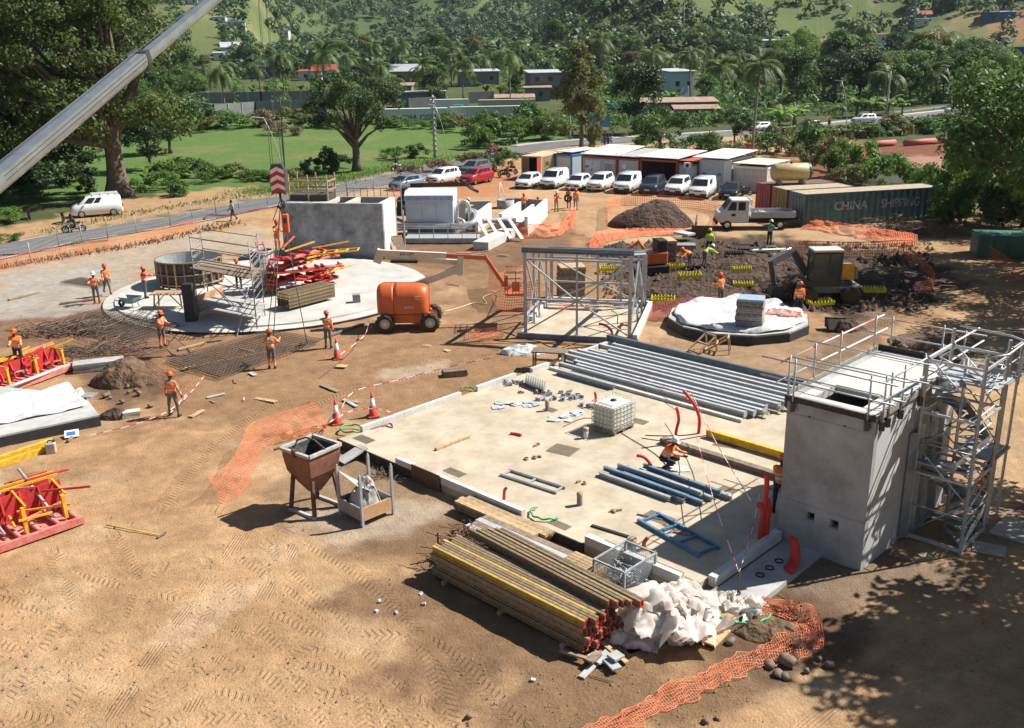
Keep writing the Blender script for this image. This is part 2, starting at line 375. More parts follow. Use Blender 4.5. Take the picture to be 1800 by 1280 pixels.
 w=poly_w(X,Y,[(300,260),(560,240),(800,235),(850,262),(680,290),(430,310)],5,24,.1)*sst(.45,.6,n3);mixin(w*.6,(.17,.17,.07))
 zone([(-100,420),(60,395),(230,350),(420,330),(480,345),(300,375),(100,415),(-100,450)],(.42,.26,.14),1.4,25,.85,.02)
 zone([(560,330),(780,283),(960,250),(960,258),(800,292),(620,328)],(.37,.29,.19),1.2,26,.7)
 zone([(820,298),(900,285),(910,320),(860,345),(740,352),(700,345)],(.40,.17,.08),1.2,27,.8)
 zone([(1340,300),(1420,262),(1560,256),(1720,250),(1800,250),(1800,300),(1690,330),(1560,345),(1440,320)],(.19,.072,.045),2.5,28,.95,0)
 zone([(1560,278),(1700,272),(1800,275),(1800,290),(1640,297),(1560,290)],(.38,.21,.16),1.5,29,.8,0)
 zone([(1560,305),(1690,297),(1760,310),(1660,340),(1560,340)],(.16,.14,.125),1.5,30,.9,0)
 vg=sst(.5,1.2,rd-2.6)*sst(4.6,3.4,rd);mixin(vg*.55*(D>100),(.42,.33,.22))
 az=np.degrees(np.arctan2(X,Y));hr=sst(3,10,az)*sst(380,520,D);hl=sst(-9,-15,az)*sst(360,470,D);hc=sst(450,650,D)
 hn=fbm(X/70.,Y/70.,51,5);hb=fbm(X/35.,Y/35.,53,4)
 mixin(hc,(.07,.11,.04));mixin(hc*sst(.52,.6,hn)*.8,(.15,.20,.07))
 mixin(hr*.9,(.115,.15,.052));mixin(hr*sst(.5,.6,hb)*.85,(.30,.22,.12));mixin(hr*sst(.58,.66,hb)*sst(8,15,az)*.8,(.32,.15,.08));mixin(hr*sst(.5,.44,hn)*.7,(.07,.10,.035))
 mixin(hl*.8,(.12,.14,.05));mixin(hl*sst(.5,.6,hb)*.7,(.22,.19,.10))
 c*=(.86+.28*n2)[:,None]
 flat=sst(3.2,5,rd)
 amp=rel*flat*sst(140,100,D)
 Z=Z+amp*((fbm(X*.9,Y*.9,71,4)-.5)*2.2+(fbm(X*3.1,Y*3.1,73,2)-.5)*1.0)
 tr=np.zeros((len(X),4));best=np.full(len(X),9.);tid=np.zeros(len(X),int);nt_=0
 TR=[([(420,975),(475,1050),(545,1130),(605,1220),(650,1300)],1),([(-20,1070),(130,1135),(280,1150),(420,1180),(560,1230),(720,1290)],1),([(335,1000),(290,1090),(230,1190),(170,1300)],1),([(470,950),(400,1060),(320,1170),(240,1300)],0),([(-20,1190),(200,1235),(480,1200),(680,1150),(780,1220),(850,1300)],1),([(150,960),(180,1060),(120,1180),(50,1300)],1),([(620,1300),(560,1180),(430,1100),(250,1075),(60,1020)],1),([(1500,1300),(1620,1200),(1820,1110)],0),([(1580,1300),(1690,1220),(1820,1160)],0),([(330,890),(420,775),(560,690),(760,640),(880,600)],1),([(290,800),(420,705),(600,650),(760,610)],0),([(1820,690),(1720,600),(1600,560),(1480,570)],1),([(720,1290),(700,1180),(640,1080),(560,1010),(470,960)],1),([(900,400),(1040,380),(1260,380)],0)]
 for px,kind in TR:
  for off in(-.85,.85):
   pts=smooth_line([P(*q)for q in px],5);q=[]
   for i,p in enumerate(pts):
    d=pts[min(i+1,len(pts)-1)]-pts[max(i-1,0)];n=np.array((-d[1],d[0]))/np.hypot(d[0],d[1]);q.append(p[:2]+n*off)
   qa=np.array(q);k=(X>qa[:,0].min()-1)&(X<qa[:,0].max()+1)&(Y>qa[:,1].min()-1)&(Y<qa[:,1].max()+1)
   if not k.any():continue
   d,sg,lg=seg_dist(X[k],Y[k],q);idx=np.nonzero(k)[0];sel=(d<.6)&(d<best[idx]);ii=idx[sel];best[ii]=d[sel]
   nt_+=1;tid[ii]=nt_;br=sst(.25,.5,fbm(X[ii]*.5,Y[ii]*.5,91,2)*.5+.25+.2*kind)
   tr[ii,0]=lg[sel];tr[ii,1]=sg[sel];tr[ii,2]=sst(.58,.48,d[sel])*br;tr[ii,3]=kind
 T2=tid.reshape(len(rs),len(ang));bd=np.zeros(T2.shape,bool)
 for ax in(0,1):
  for sh in(1,-1):q=np.roll(T2,sh,ax);bd|=(q!=T2)&(q>0)&(T2>0)
 for ax in(0,1):bd=bd|np.roll(bd,1,ax)|np.roll(bd,-1,ax)
 tr[bd.ravel(),2]=0
 n=len(ang);m=len(rs);I=np.arange(m*n).reshape(m,n);J=np.roll(I,-1,1)
 F=np.stack([I[:-1],J[:-1],J[1:],I[1:]],-1).reshape(-1,4)[:,::-1]
 V=np.stack([X,Y,Z],1)
 me=npmesh('ground',V,F,True)
 a=me.color_attributes.new('gc','FLOAT_COLOR','POINT');a.data.foreach_set('color',np.concatenate([c,np.ones((len(c),1))],1).astype(np.float32).ravel())
 a=me.color_attributes.new('trk','FLOAT_COLOR','POINT');a.data.foreach_set('color',tr.astype(np.float32).ravel())
 mm=bpy.data.materials.new('earth');mm.use_nodes=True;t=mm.node_tree;N=t.nodes;L=t.links;b=N['Principled BSDF'];b.inputs['Roughness'].default_value=.95;b.inputs['Specular IOR Level'].default_value=.15
 def nd(k,**kw):
  q=N.new(k)
  for a_,v_ in kw.items():setattr(q,a_,v_)
  return q
 def math_(op,a_,b_=None):
  q=N.new('ShaderNodeMath');q.operation=op
  for i,v in enumerate((a_,b_)):
   if v is None:continue
   if isinstance(v,(int,float)):q.inputs[i].default_value=v
   else:L.new(v,q.inputs[i])
  return q.outputs[0]
 ac=nd('ShaderNodeAttribute',attribute_name='gc');at=nd('ShaderNodeAttribute',attribute_name='trk');tc=nd('ShaderNodeTexCoord')
 def noise(sc,det=6,ro=.6):
  q=nd('ShaderNodeTexNoise');q.inputs['Scale'].default_value=sc;q.inputs['Detail'].default_value=det;q.inputs['Roughness'].default_value=ro;L.new(tc.outputs['Object'],q.inputs['Vector']);return q.outputs[0]
 nA=noise(2.2,8,.7);nB=noise(14,5,.6);nC=noise(.45,5,.6);nD=noise(45,3,.6)
 vo=nd('ShaderNodeTexVoronoi');vo.inputs['Scale'].default_value=9;L.new(tc.outputs['Object'],vo.inputs['Vector'])
 peb=math_('SUBTRACT',.16,vo.outputs['Distance']);peb=math_('MAXIMUM',peb,0.)
 v=math_('ADD',math_('MULTIPLY',nA,1.0),math_('MULTIPLY',nB,.7));v=math_('ADD',math_('ADD',v,math_('MULTIPLY',nC,.5)),-.1)
 hs=nd('ShaderNodeHueSaturation');L.new(ac.outputs['Color'],hs.inputs['Color']);L.new(v,hs.inputs['Value']);L.new(hs.outputs[0],b.inputs['Base Color'])
 sp=nd('ShaderNodeSeparateColor');L.new(at.outputs['Color'],sp.inputs[0]);s_,l_,m_=sp.outputs[0],sp.outputs[1],sp.outputs[2]
 al=math_('ABSOLUTE',l_);msk=m_;m_=math_('MULTIPLY',m_,math_('LESS_THAN',al,.25))
 lug=math_('SINE',math_('ADD',math_('MULTIPLY',s_,34.),math_('MULTIPLY',al,22.)));grv=math_('SINE',math_('MULTIPLY',l_,75.))
 kd=at.outputs['Alpha']
 pat=math_('ADD',math_('MULTIPLY',lug,kd),math_('MULTIPLY',grv,math_('SUBTRACT',1.,kd)))
 pat=math_('MULTIPLY',math_('MINIMUM',math_('MAXIMUM',math_('ADD',math_('MULTIPLY',pat,1.2),.5),0.),1.),m_)
 rdg=math_('POWER',2.718,math_('MULTIPLY',math_('POWER',math_('MULTIPLY',math_('SUBTRACT',al,.3),14.),2.),-1.));rdg=math_('MULTIPLY',rdg,msk)
 hgt=math_('ADD',math_('MULTIPLY',rdg,.10),math_('ADD',math_('MULTIPLY',nA,.55),math_('ADD',math_('MULTIPLY',nB,.55),math_('MULTIPLY',nD,.22))));hgt=math_('ADD',hgt,math_('MULTIPLY',pat,.30));hgt=math_('ADD',hgt,math_('MULTIPLY',peb,1.2))
 bp=nd('ShaderNodeBump');bp.inputs['Strength'].default_value=.85;bp.inputs['Distance'].default_value=.09;L.new(hgt,bp.inputs['Height']);L.new(bp.outputs[0],b.inputs['Normal'])
 me.materials.append(mm);o=link('ground',me);o['kind']='structure';return o
GROUND=ground()
# ==== road with markings
ASPH=mat('asphalt',(.135,.13,.125),.9,var=.18,scale=.8,bump=.2,bscale=20)
LINEM=mat('road_paint',(.62,.61,.58),.8,var=.25,scale=2)
def strip(pts,wd,dz,off=0):
 V=[];F=[]
 for i,p in enumerate(pts):
  d=pts[min(i+1,len(pts)-1)]-pts[max(i-1,0)];n=np.array((-d[1],d[0]))/np.hypot(d[0],d[1]);w=wd[i]if hasattr(wd,'__len__')else wd
  of=off[i]if hasattr(off,'__len__')else off
  for k in(-.5,.5):
   q=p+n*(of+k*w);V.append((q[0],q[1],float(H(*q))+dz))
  if i:b=2*i;F.append((b-2,b-1,b+1,b))
 return V,F
V,F=strip(ROADC,ROADCW,.05);rd_=link('road',npmesh('road',V,np.array(F)[:,::-1]),ASPH);rd_['kind']='structure'
def dashes(name,off,a,b,on,gap,w=.13):
 run=0;V=[];F=[]
 cum=np.concatenate([[0],np.cumsum([np.hypot(*(q-p))for p,q in zip(ROADC[:-1],ROADC[1:])])]);A=np.array(ROADC);Wd=np.array(ROADCW)
 s=a*cum[-1]
 while s<b*cum[-1]:
  ss=np.linspace(s,s+on,3);pts=[np.array((np.interp(q,cum,A[:,0]),np.interp(q,cum,A[:,1])))for q in ss];ww=[np.interp(q,cum,Wd)for q in ss]
  v,f=strip(pts,w,.056,[off*x/2 for x in ww]);k=len(V);V+=v;F+=[tuple(i+k for i in q)for q in f];s+=on+gap
 o=link(name,npmesh(name,V,np.array(F)[:,::-1]),LINEM);o['kind']='structure'
dashes('road_edge_line',-.9,.0,.33,2.4,2.2);dashes('road_edge_line',.9,.02,.33,2.4,2.8);dashes('road_centre_line',0,.44,.98,2.5,4.)
dashes('road_edge_line',-.92,.5,.99,20,.1,.12);dashes('road_edge_line',.92,.5,.99,20,.1,.12)
pv,pf=strip(ROADC[58:],1.5,.12,[w/2+.85 for w in ROADCW[58:]])
pv0=[(x,y,z-.2)for x,y,z in pv];mb=MB();nn=len(pv)//2
mb.add(pv,[f[::-1]for f in pf]);mb.add([pv[2*i]for i in range(nn)]+[pv0[2*i]for i in range(nn)],[(i,nn+i,nn+i+1,i+1)for i in range(nn-1)])
k=mb.build('pavement',CONC);k['kind']='structure'
WAT=mat('muddy_water',(.10,.095,.085),.08,var=.1,spec=.6)
def blob(name,px,py,rx,ry,z,m,seed,n=40):
 c=G(px,py);V=[(c.x,c.y,c.z+z)]
 for i in range(n):
  a=2*PI*i/n;k=.65+.7*float(fbm(math.cos(a)*1.3+seed,math.sin(a)*1.3+seed,seed,3));V.append((c.x+rx*k*math.cos(a),c.y+ry*k*math.sin(a),c.z+z))
 o=link(name,npmesh(name,V,[(0,i+1,(i+1)%n+1)for i in range(n)]),m);o['kind']='structure';return o
blob('water',1640,318,9,7,.05,WAT,3);blob('water',1655,330,6,3,.05,WAT,5);blob('water',1590,300,4,2.5,.05,WAT,8)
# ==== vegetation
LF_DARK=leafmat('leaf_dark',(0.023,0.052,0.015),(0.069,0.124,0.034),.25)
LF_MID=leafmat('leaf_mid',(0.038,0.090,0.020),(0.109,0.205,0.044),.3)
LF_LIGHT=leafmat('leaf_light',(0.055,0.124,0.021),(0.147,0.249,0.053),.35)
LF_OLIVE=leafmat('leaf_olive',(0.075,0.090,0.027),(0.210,0.217,0.075),.3)
LF_BIG=leafmat('leaf_shade_tree',(.03,.056,.014),(.125,.165,.04),.32)
LF_DRY=leafmat('leaf_dry',(.12,.09,.05),(.25,.19,.11),.25)
LF_PALM=leafmat('leaf_palm',(0.046,0.090,0.023),(0.153,0.216,0.065),.3)
LF_BAN=leafmat('leaf_banana',(.09,.17,.03),(.22,.33,.08),.4)
LF_HILL=leafmat('leaf_hill',(0.033,0.073,0.027),(0.097,0.167,0.052),.2,.1)
BARK=mat('bark',(.13,.10,.075),.95,var=.4,scale=3,bump=.8,bscale=7)
BARKP=mat('palm_bark',(.23,.19,.15),.95,var=.35,scale=4,bump=.5,bscale=9)
def leaves(C,Rd,n,size,rng,up=.5,asp=.55,flat=.0,shell=.45):
 """n rhombic leaves spread through the clumps C with radii Rd"""
 C=np.asarray(C,float);Rd=np.asarray(Rd,float)
 if Rd.ndim==1:Rd=np.stack([Rd,Rd,Rd*.8],1)
 w=Rd.prod(1)**(2/3);k=rng.choice(len(C),n,p=w/w.sum())
 d=rng.normal(size=(n,3));d/=np.linalg.norm(d,axis=1)[:,None];r=rng.random(n)**shell
 c=C[k]+d*Rd[k]*r[:,None]
 nn=d*.75+np.array((0,0,up))+rng.normal(size=(n,3))*.55;nn/=np.linalg.norm(nn,axis=1)[:,None]
 t=rng.normal(size=(n,3));t[:,2]-=flat;t-=nn*(t*nn).sum(1)[:,None];t/=np.linalg.norm(t,axis=1)[:,None];b=np.cross(nn,t)
 s=(size*(.6+.8*rng.random(n)))[:,None]
 V=np.stack([c-t*s*.5,c+b*s*asp*.5-nn*s*.06,c+t*s*.5-nn*s*.12,c-b*s*asp*.5-nn*s*.06],1).reshape(-1,3)
 return V,np.arange(n*4).reshape(-1,4)
def crown_clumps(shape,nc,rc,rng):
 """shape: list of ellipsoids (cx,cy,cz,rx,ry,rz); clumps are spread on and in them"""
 sh=np.array(shape,float);w=sh[:,3:].prod(1)**(2/3);k=rng.choice(len(sh),nc,p=w/w.sum())
 d=rng.normal(size=(nc,3));d[:,2]=np.abs(d[:,2])*np.where(rng.random(nc)<.72,1,-1);d/=np.linalg.norm(d,axis=1)[:,None]
 r=.45+.6*rng.random(nc)**.6;c=sh[k,:3]+d*sh[k,3:]*r[:,None]
 return c,rc*(.6+.8*rng.random(nc))
def trunk_mesh(name,h,r,forks,lean=(0,0),butt=1.5):
 mb=MB();top=Vector((lean[0],lean[1],h));n=5
 pts=[Vector((lean[0]*(i/n)**2,lean[1]*(i/n)**2,h*i/n))for i in range(n+1)]
 mb.tube(pts,[r*(butt if i==0 else 1.1 if i==1 else 1-.3*i/n)for i in range(n+1)],9)
 for i,(q,rr,st)in enumerate(forks):
  q=Vector(q);b=pts[max(1,min(n,int(round(st*n))))].copy();mid=b.lerp(q,.5)+Vector((random.uniform(-.1,.1),random.uniform(-.1,.1),.1))*(q-b).length
  mb.tube([b,b.lerp(mid,.6),mid,q],[rr,rr*.8,rr*.6,rr*.22],6)
 return mb.mesh(name)
PROTO={}
def tree_proto(key,seed,shape,nc,rc,nl,size,h,r,lean=(0,0),nf=12,butt=1.5,**kw):
 rng=np.random.default_rng(seed);random.seed(seed)
 c,rd=crown_clumps(shape,nc,rc,rng);V,F=leaves(c,rd,nl,size,rng,**kw)
 ids=rng.choice(nc,min(nf,nc),replace=False)
 t=trunk_mesh('trunk',h,r,[(c[i],r*rng.uniform(.25,.55),rng.uniform(.55,1))for i in ids],lean,butt)
 zt=float((c[:,2]+rd*.8).max());PROTO[key]=(t,npmesh('crown',V,F),zt)
def put_tree(key,loc,hgt,rz,name,label,cat='tree',lm=None,group=None,wide=1.):
 t,c,zt=PROTO[key];s=hgt/zt;root=E(name,loc,label,cat,rz,group)
 a=link('trunk',t,BARK,root,scale=s);me=c
 if lm is not None and len(c.materials)and c.materials[0]!=lm:
  k2=key+lm.name
  if k2 not in PROTO:m2=c.copy();m2.materials.clear();m2.materials.append(lm);PROTO[k2]=(t,m2,zt)
  me=PROTO[k2][1]
 link('crown',me,lm or LF_MID,root,scale=(s*wide,s*wide,s));return root
tree_proto('dome',1,[(0,0,6.4,4.4,4.4,3.2),(1.5,0,8,2.6,2.6,2)],70,1.05,6500,.42,4.2,.32)
tree_proto('tall',2,[(0,0,7,3,3,4.2),(-.8,.6,10.2,1.9,1.9,1.8)],60,.95,5200,.42,5,.26)
tree_proto('loose',3,[(0,0,6,4.4,4,2.8),(-2.4,0,4.6,2.2,2.2,1.6),(2.6,.5,7,2,2,1.8)],44,.9,4200,.40,4.4,.25)
tree_proto('umbrella',4,[(0,0,8.9,5.4,4.8,2.2),(-2.2,0,7.2,3.4,3,1.5),(2.4,0,7.4,3.2,3,1.6),(-3.6,.2,5.4,1.7,1.6,.8),(2.0,-.5,5.6,2,1.6,.9)],95,.85,13000,.27,4.2,.5,nf=22)
tree_proto('bigleaf',5,[(0,0,9,3.4,3.2,4.6),(-.4,0,12.2,2.4,2.2,2.4),(.8,0,6,2.6,2.4,2)],62,.95,5200,.52,7,.3,flat=.6)
tree_proto('giant',6,[(-6,0,16,10.5,10,9),(1,-1,13.5,6.5,7,6.5),(-12,-2,12,8,8,8),(4,0,8.5,4.2,4.5,3.2),(-4,-4,9.5,7,6,3.5),(-2,2,22,8,8,5)],330,1.55,62000,.42,9,1.0,nf=46,butt=1.7)
tree_proto('spread',7,[(0,0,7.5,6,5.5,3.4),(-4.5,0,5.6,3,3,2),(2,0,10.2,3.6,3.2,2)],90,1.15,17000,.30,4,.4,nf=20)
def bush_proto(key,seed,shape,nc,rc,nl,size,**kw):
 rng=np.random.default_rng(seed);c,rd=crown_clumps(shape,nc,rc,rng);c[:,2]=np.maximum(c[:,2],rd*.5);V,F=leaves(c,rd,nl,size,rng,**kw);PROTO[key]=(None,npmesh('bush',V,F),1)
bush_proto('bush1',11,[(0,0,.9,1.9,1.5,.9)],26,.5,2200,.24);bush_proto('bush2',12,[(0,0,1.2,1.4,1.4,1.3),(1,.3,.6,1.2,1,.6)],26,.5,2200,.24,flat=.3);bush_proto('bush3',13,[(-.8,0,.7,1.7,1.2,.7),(1.2,0,1.1,1.2,1.2,1.0)],28,.42,2300,.2)
BUSHN=0
def bush(px,py,w,hgt,lm,label,key=None,group='bushes along the roads',name='bush',rz=None):
 global BUSHN;BUSHN+=1;key=key or 'bush%d'%(BUSHN%3+1);c=PROTO[key][1];k2=key+lm.name
 if k2 not in PROTO:m2=c.copy();m2.materials.clear();m2.materials.append(lm);PROTO[k2]=(None,m2,1)
 p=G(px,py);o=link(name,PROTO[k2][1],None,None,p,(BUSHN*1.7)%6.28 if rz is None else rz,(w/3.6,w/3.6,hgt/2.1));return tag(o,label,'bush',group)
def palm_proto(key,seed,nfr=22,L=4.2,droop=1.):
 rng=np.random.default_rng(seed);V=[];F=[]
 def quad(a,b,c,d):k=len(V);V.extend([a,b,c,d]);F.append((k,k+1,k+2,k+3))
 for i in range(nfr):
  az=i*2.399+rng.uniform(-.3,.3);el=rng.uniform(-.55,1.35);l=L*rng.uniform(.75,1.05);u=np.array((math.cos(az),math.sin(az),0));sd=np.array((-u[1],u[0],0));pts=[]
  p=np.zeros(3);e=el;ns=13
  for k in range(ns+1):
   pts.append(p.copy());p=p+(u*math.cos(e)+np.array((0,0,1))*math.sin(e))*l/ns;e-=(.115+.05*k/ns)*droop*(1.1 if el>0 else .75)
  for k in range(ns):
   a,b=pts[k],pts[k+1];quad(a+sd*.04,b+sd*.03,b-sd*.03,a-sd*.04)
   if k<2:continue
   ll=l*.24*math.sin(PI*(.12+.86*k/ns))**.7;fw=(b-a)/np.linalg.norm(b-a)
   for s in(-1,1):
    for q in(.1,.6):
     o=a+(b-a)*q;dr=sd*s*.8+fw*.55+np.array((0,0,-.18-.3*rng.random()));dr/=np.linalg.norm(dr);tip=o+dr*ll*rng.uniform(.85,1.1);w=fw*.075
     quad(o-w,o+w,tip+w*.3,tip-w*.3)
 PROTO[key]=npmesh('fronds',V,F)
for i in range(4):palm_proto('palm%d'%i,30+i,[22,18,25,20][i],[4.2,3.8,4.5,4.0][i],[1.,1.15,.9,1.05][i])
def palm(px,py,dist,label,k=0,s=1.,lean=1.,nuts=False,group='coconut palms behind the road',bx=None):
 c=at_d(px,py,dist);base=Vector((c.x+lean*(.6 if bx is None else 0),c.y,0))
 if bx is not None:base.x=at_d(bx,250,dist).x
 base.z=float(H(base.x,base.y));root=E('coconut_palm',base,label,'palm tree',0,group);h=c.z-base.z;dx,dy=c.x-base.x,c.y-base.y
 mb=MB();n=7;mb.tube([(dx*(i/n)**1.6,dy*(i/n)**1.6,h*i/n)for i in range(n+1)],[.26 if i==0 else .19-.07*i/n for i in range(n+1)],7);mb.build('trunk',BARKP,root)
 link('fronds',PROTO['palm%d'%(k%4)],LF_PALM,root,(dx,dy,h),(0,0,k*1.3),s)
 return root
def banana(px,py,hgt,label,k=0,group='banana plants along the field edge'):
 if 'banana' not in PROTO:
  rng=np.random.default_rng(77);V=[];F=[]
  for i in range(11):
   az=i*2.399;u=np.array((math.cos(az),math.sin(az),0));sd=np.array((-u[1],u[0],0));e=rng.uniform(.7,1.45);p=u*.06+np.array((0,0,.9));L=rng.uniform(1.3,1.9);ns=7;row=[]
   for j in range(ns+1):
    w=.27*math.sin(PI*min(1,(.06+.92*j/ns)))**.6;row.append((p+sd*w-np.array((0,0,.05)),p.copy(),p-sd*w-np.array((0,0,.05))));p=p+(u*math.cos(e)+np.array((0,0,1))*math.sin(e))*L/ns;e-=.24
   for j in range(ns):
    for q in(0,1):b=len(V);V+=[row[j][q],row[j][q+1],row[j+1][q+1],row[j+1][q]];F.append((b,b+1,b+2,b+3))
  t=MB();t.tube([(0,0,0),(0,0,.6),(0,0,1.1)],[.13,.1,.07],7);PROTO['banana']=(t.mesh('stem'),npmesh('leaves',V,F))
 p=G(px,py);root=E('banana_plant',p,label,'banana plant',k*1.9,group);s=hgt/2.5;link('stem',PROTO['banana'][0],LF_LIGHT,root,scale=s);link('leaves',PROTO['banana'][1],LF_BAN,root,scale=s);return root
 # --- the large trees named one by one
put_tree('giant',G(207,347)+Vector((0,.5,-.1)),27,.0,'shade_tree','huge dark spreading tree with buttressed trunk behind the white van',lm=LF_BIG)
for i_,(x_,y_,h_)in enumerate(((40,338,9),(105,322,10),(150,318,8),(-30,360,11),(265,300,7),(300,270,9))):put_tree('dome',G(x_,y_),h_,i_*1.3,'understorey_tree','%s dark smaller tree, counted from the left, under the huge tree'%ordn([1,2,3,0,4,5][i_]),lm=LF_DARK,wide=1.3)
put_tree('umbrella',G(628,301),12.2,0,'acacia_tree','flat topped acacia standing alone beside the road at the meadow',lm=LF_DARK)
put_tree('bigleaf',G(1022,268),15.2,.5,'almond_tree','tall large leaved tree behind the blue and white site cabin',lm=LF_OLIVE)
put_tree('dome',G(1118,236),12.0,1.2,'mango_tree','dense dark round tree to the right of the blue billboard',lm=LF_DARK,wide=1.05)
put_tree('loose',G(1160,282),7.0,.3,'roadside_tree','small loose tree behind the cabin with the grey awning',lm=LF_MID,wide=1.25)
put_tree('loose',G(1290,262),6.0,2.1,'roadside_tree','small dark tree left of the coconut palm by the road',lm=LF_DARK,wide=1.15)
for i,(px,py,h,k,rz,lab,w)in enumerate([(1805,398,11.6,'spread',.2,'tall leafy tree over the green skip at the right edge',1.0),(1765,330,8.5,'dome',.8,'dark leafy tree behind the green skip',1.0),(1890,460,12,'spread',2.2,'spreading tree that shades the track beside the green skip',1.1),(1700,372,5.6,'loose',1.1,'light green shrubby tree between the long teal container and green skip',1.0)]):
 put_tree(k,G(px,py),h,rz,'site_edge_tree',lab,lm=[LF_DARK,LF_DARK,LF_MID,LF_LIGHT][i],wide=w)
put_tree('spread',Vector((17.9,17.0,0)),10.5,1.4,'site_edge_tree','third tree added outside the right edge to deepen the near corner shade',lm=LF_MID,wide=.85)  # unseen extra tree, added to darken the shadow on the near corner
put_tree('dome',Vector((18.0,18.8,0)),11.0,2.4,'site_edge_tree','round crowned tree added outside the right edge to thicken the near corner shade',lm=LF_MID,wide=1.0)  # out of view, added so the corner shadow falls more solid
put_tree('spread',Vector((18.6,20.6,0)),11.0,.4,'site_edge_tree','tree just outside the right edge whose shade falls by the stair tower',lm=LF_MID,wide=.82)
put_tree('spread',Vector((21.0,26.4,0)),11.5,2.0,'site_edge_tree','second tree outside the right edge that shades the stair tower foot',lm=LF_MID,wide=.75)
put_tree('spread',Vector((32.0,45.5,0)),12.5,1.0,'site_edge_tree','tree outside the right edge that shades the sandy track',lm=LF_MID,wide=1.0)
put_tree('spread',Vector((31.5,56.0,0)),13.5,3.0,'site_edge_tree','tree outside the right edge that shades the dug pit',lm=LF_MID,wide=1.0)
# --- palms: crown centre pixel, distance
PALMS=[(385,122,235,0),(490,98,250,1),(566,92,225,2),(452,118,290,3),(612,100,300,0),(655,78,320,1),(668,112,240,2),(705,80,340,3),(742,118,280,0),(790,88,310,1),(812,112,250,2),(848,100,320,3),(893,92,215,2),(940,92,330,0),(962,108,290,1),(1002,88,300,3),(1058,70,300,0),(1148,92,250,1),(1180,108,300,2),(1212,92,225,0),(1268,118,230,3),(1292,96,300,1),(1240,84,330,2),(1382,82,290,3),(1522,46,300,0),(1490,66,280,1),(1560,132,215,2),(1640,128,225,3),(1662,62,290,0),(1604,84,300,1),(330,132,300,2),(1720,90,300,3),(690,140,225,1),(1440,90,310,2)]
PALMS.sort()
for i,(px,py,d,k)in enumerate(PALMS):palm(px,py,d,'%s coconut palm from the left in the grove beyond the road'%ordn(i),k+i,random.uniform(1.2,1.5),random.uniform(-1,1.5))
palm(1337,112,122,'tall slim coconut palm with yellowing fronds behind the white awning cabin',2,.95,0,bx=1322,group='coconut palms near the site')
# --- trees of the belt between road and hills
rng=np.random.default_rng(5);BELT=[]
for px in range(-40,1860,27):BELT.append((px+rng.uniform(-16,16),rng.uniform(330,430),rng.uniform(8,14)))
for px in range(-20,1840,38):BELT.append((px+rng.uniform(-20,20),rng.uniform(260,330),rng.uniform(5.5,9.5)))
for px in range(-60,320,42):BELT.append((px,rng.uniform(150,230),rng.uniform(8,14)))
for px in range(1375,1760,32):BELT.append((px+rng.uniform(-10,10),rng.uniform(216,246),rng.uniform(9,13.5)))
for px in range(1400,1720,52):BELT.append((px+rng.uniform(-14,14),rng.uniform(250,285),rng.uniform(12,16)))
for q in[(905,230,7),(765,225,9),(795,185,6),(480,250,5),(1240,215,7),(720,300,9),(1290,240,8),(1000,270,8),(960,240,6),(1180,235,8),(640,280,8)]:BELT.append(q)
BELT.sort()
HOUSEPX=[(800,885),(675,745),(930,1000),(1175,1222),(455,495),(540,600),(400,430)]
HPX=[(x,math.hypot(*G(x,y)[:2]))for x,y in((415,100),(395,107),(415,56),(385,40),(332,8),(493,66),(666,48),(1608,48),(1620,40),(1758,36),(1540,78),(1330,90),(1780,108),(1785,160),(1675,100),(470,138),(572,140),(712,145),(843,152))]
n=0
for px,d,h in BELT:
 if any(abs(px-x)<17 and d0-220<d<d0+4 for x,d0 in HPX):continue
 if d<400 and any(a-14<px<b+14 for a,b in HOUSEPX):continue
 c=at_d(px,200,d);c.z=float(H(c.x,c.y));k=('dome','tall','loose','dome','spread')[n%5]if n%7 else 'tall'
 if k=='spread' and d>300:k='dome'
 put_tree(k,c,h,n*1.37,'broadleaf_tree','%s broadleaf tree from the left in the green belt below the hills'%ordn(n),lm=(LF_MID,LF_DARK,LF_LIGHT,LF_MID,LF_DARK,LF_OLIVE)[n%6],group='broadleaf trees between road and hills',wide=random.uniform(.95,1.35));n+=1
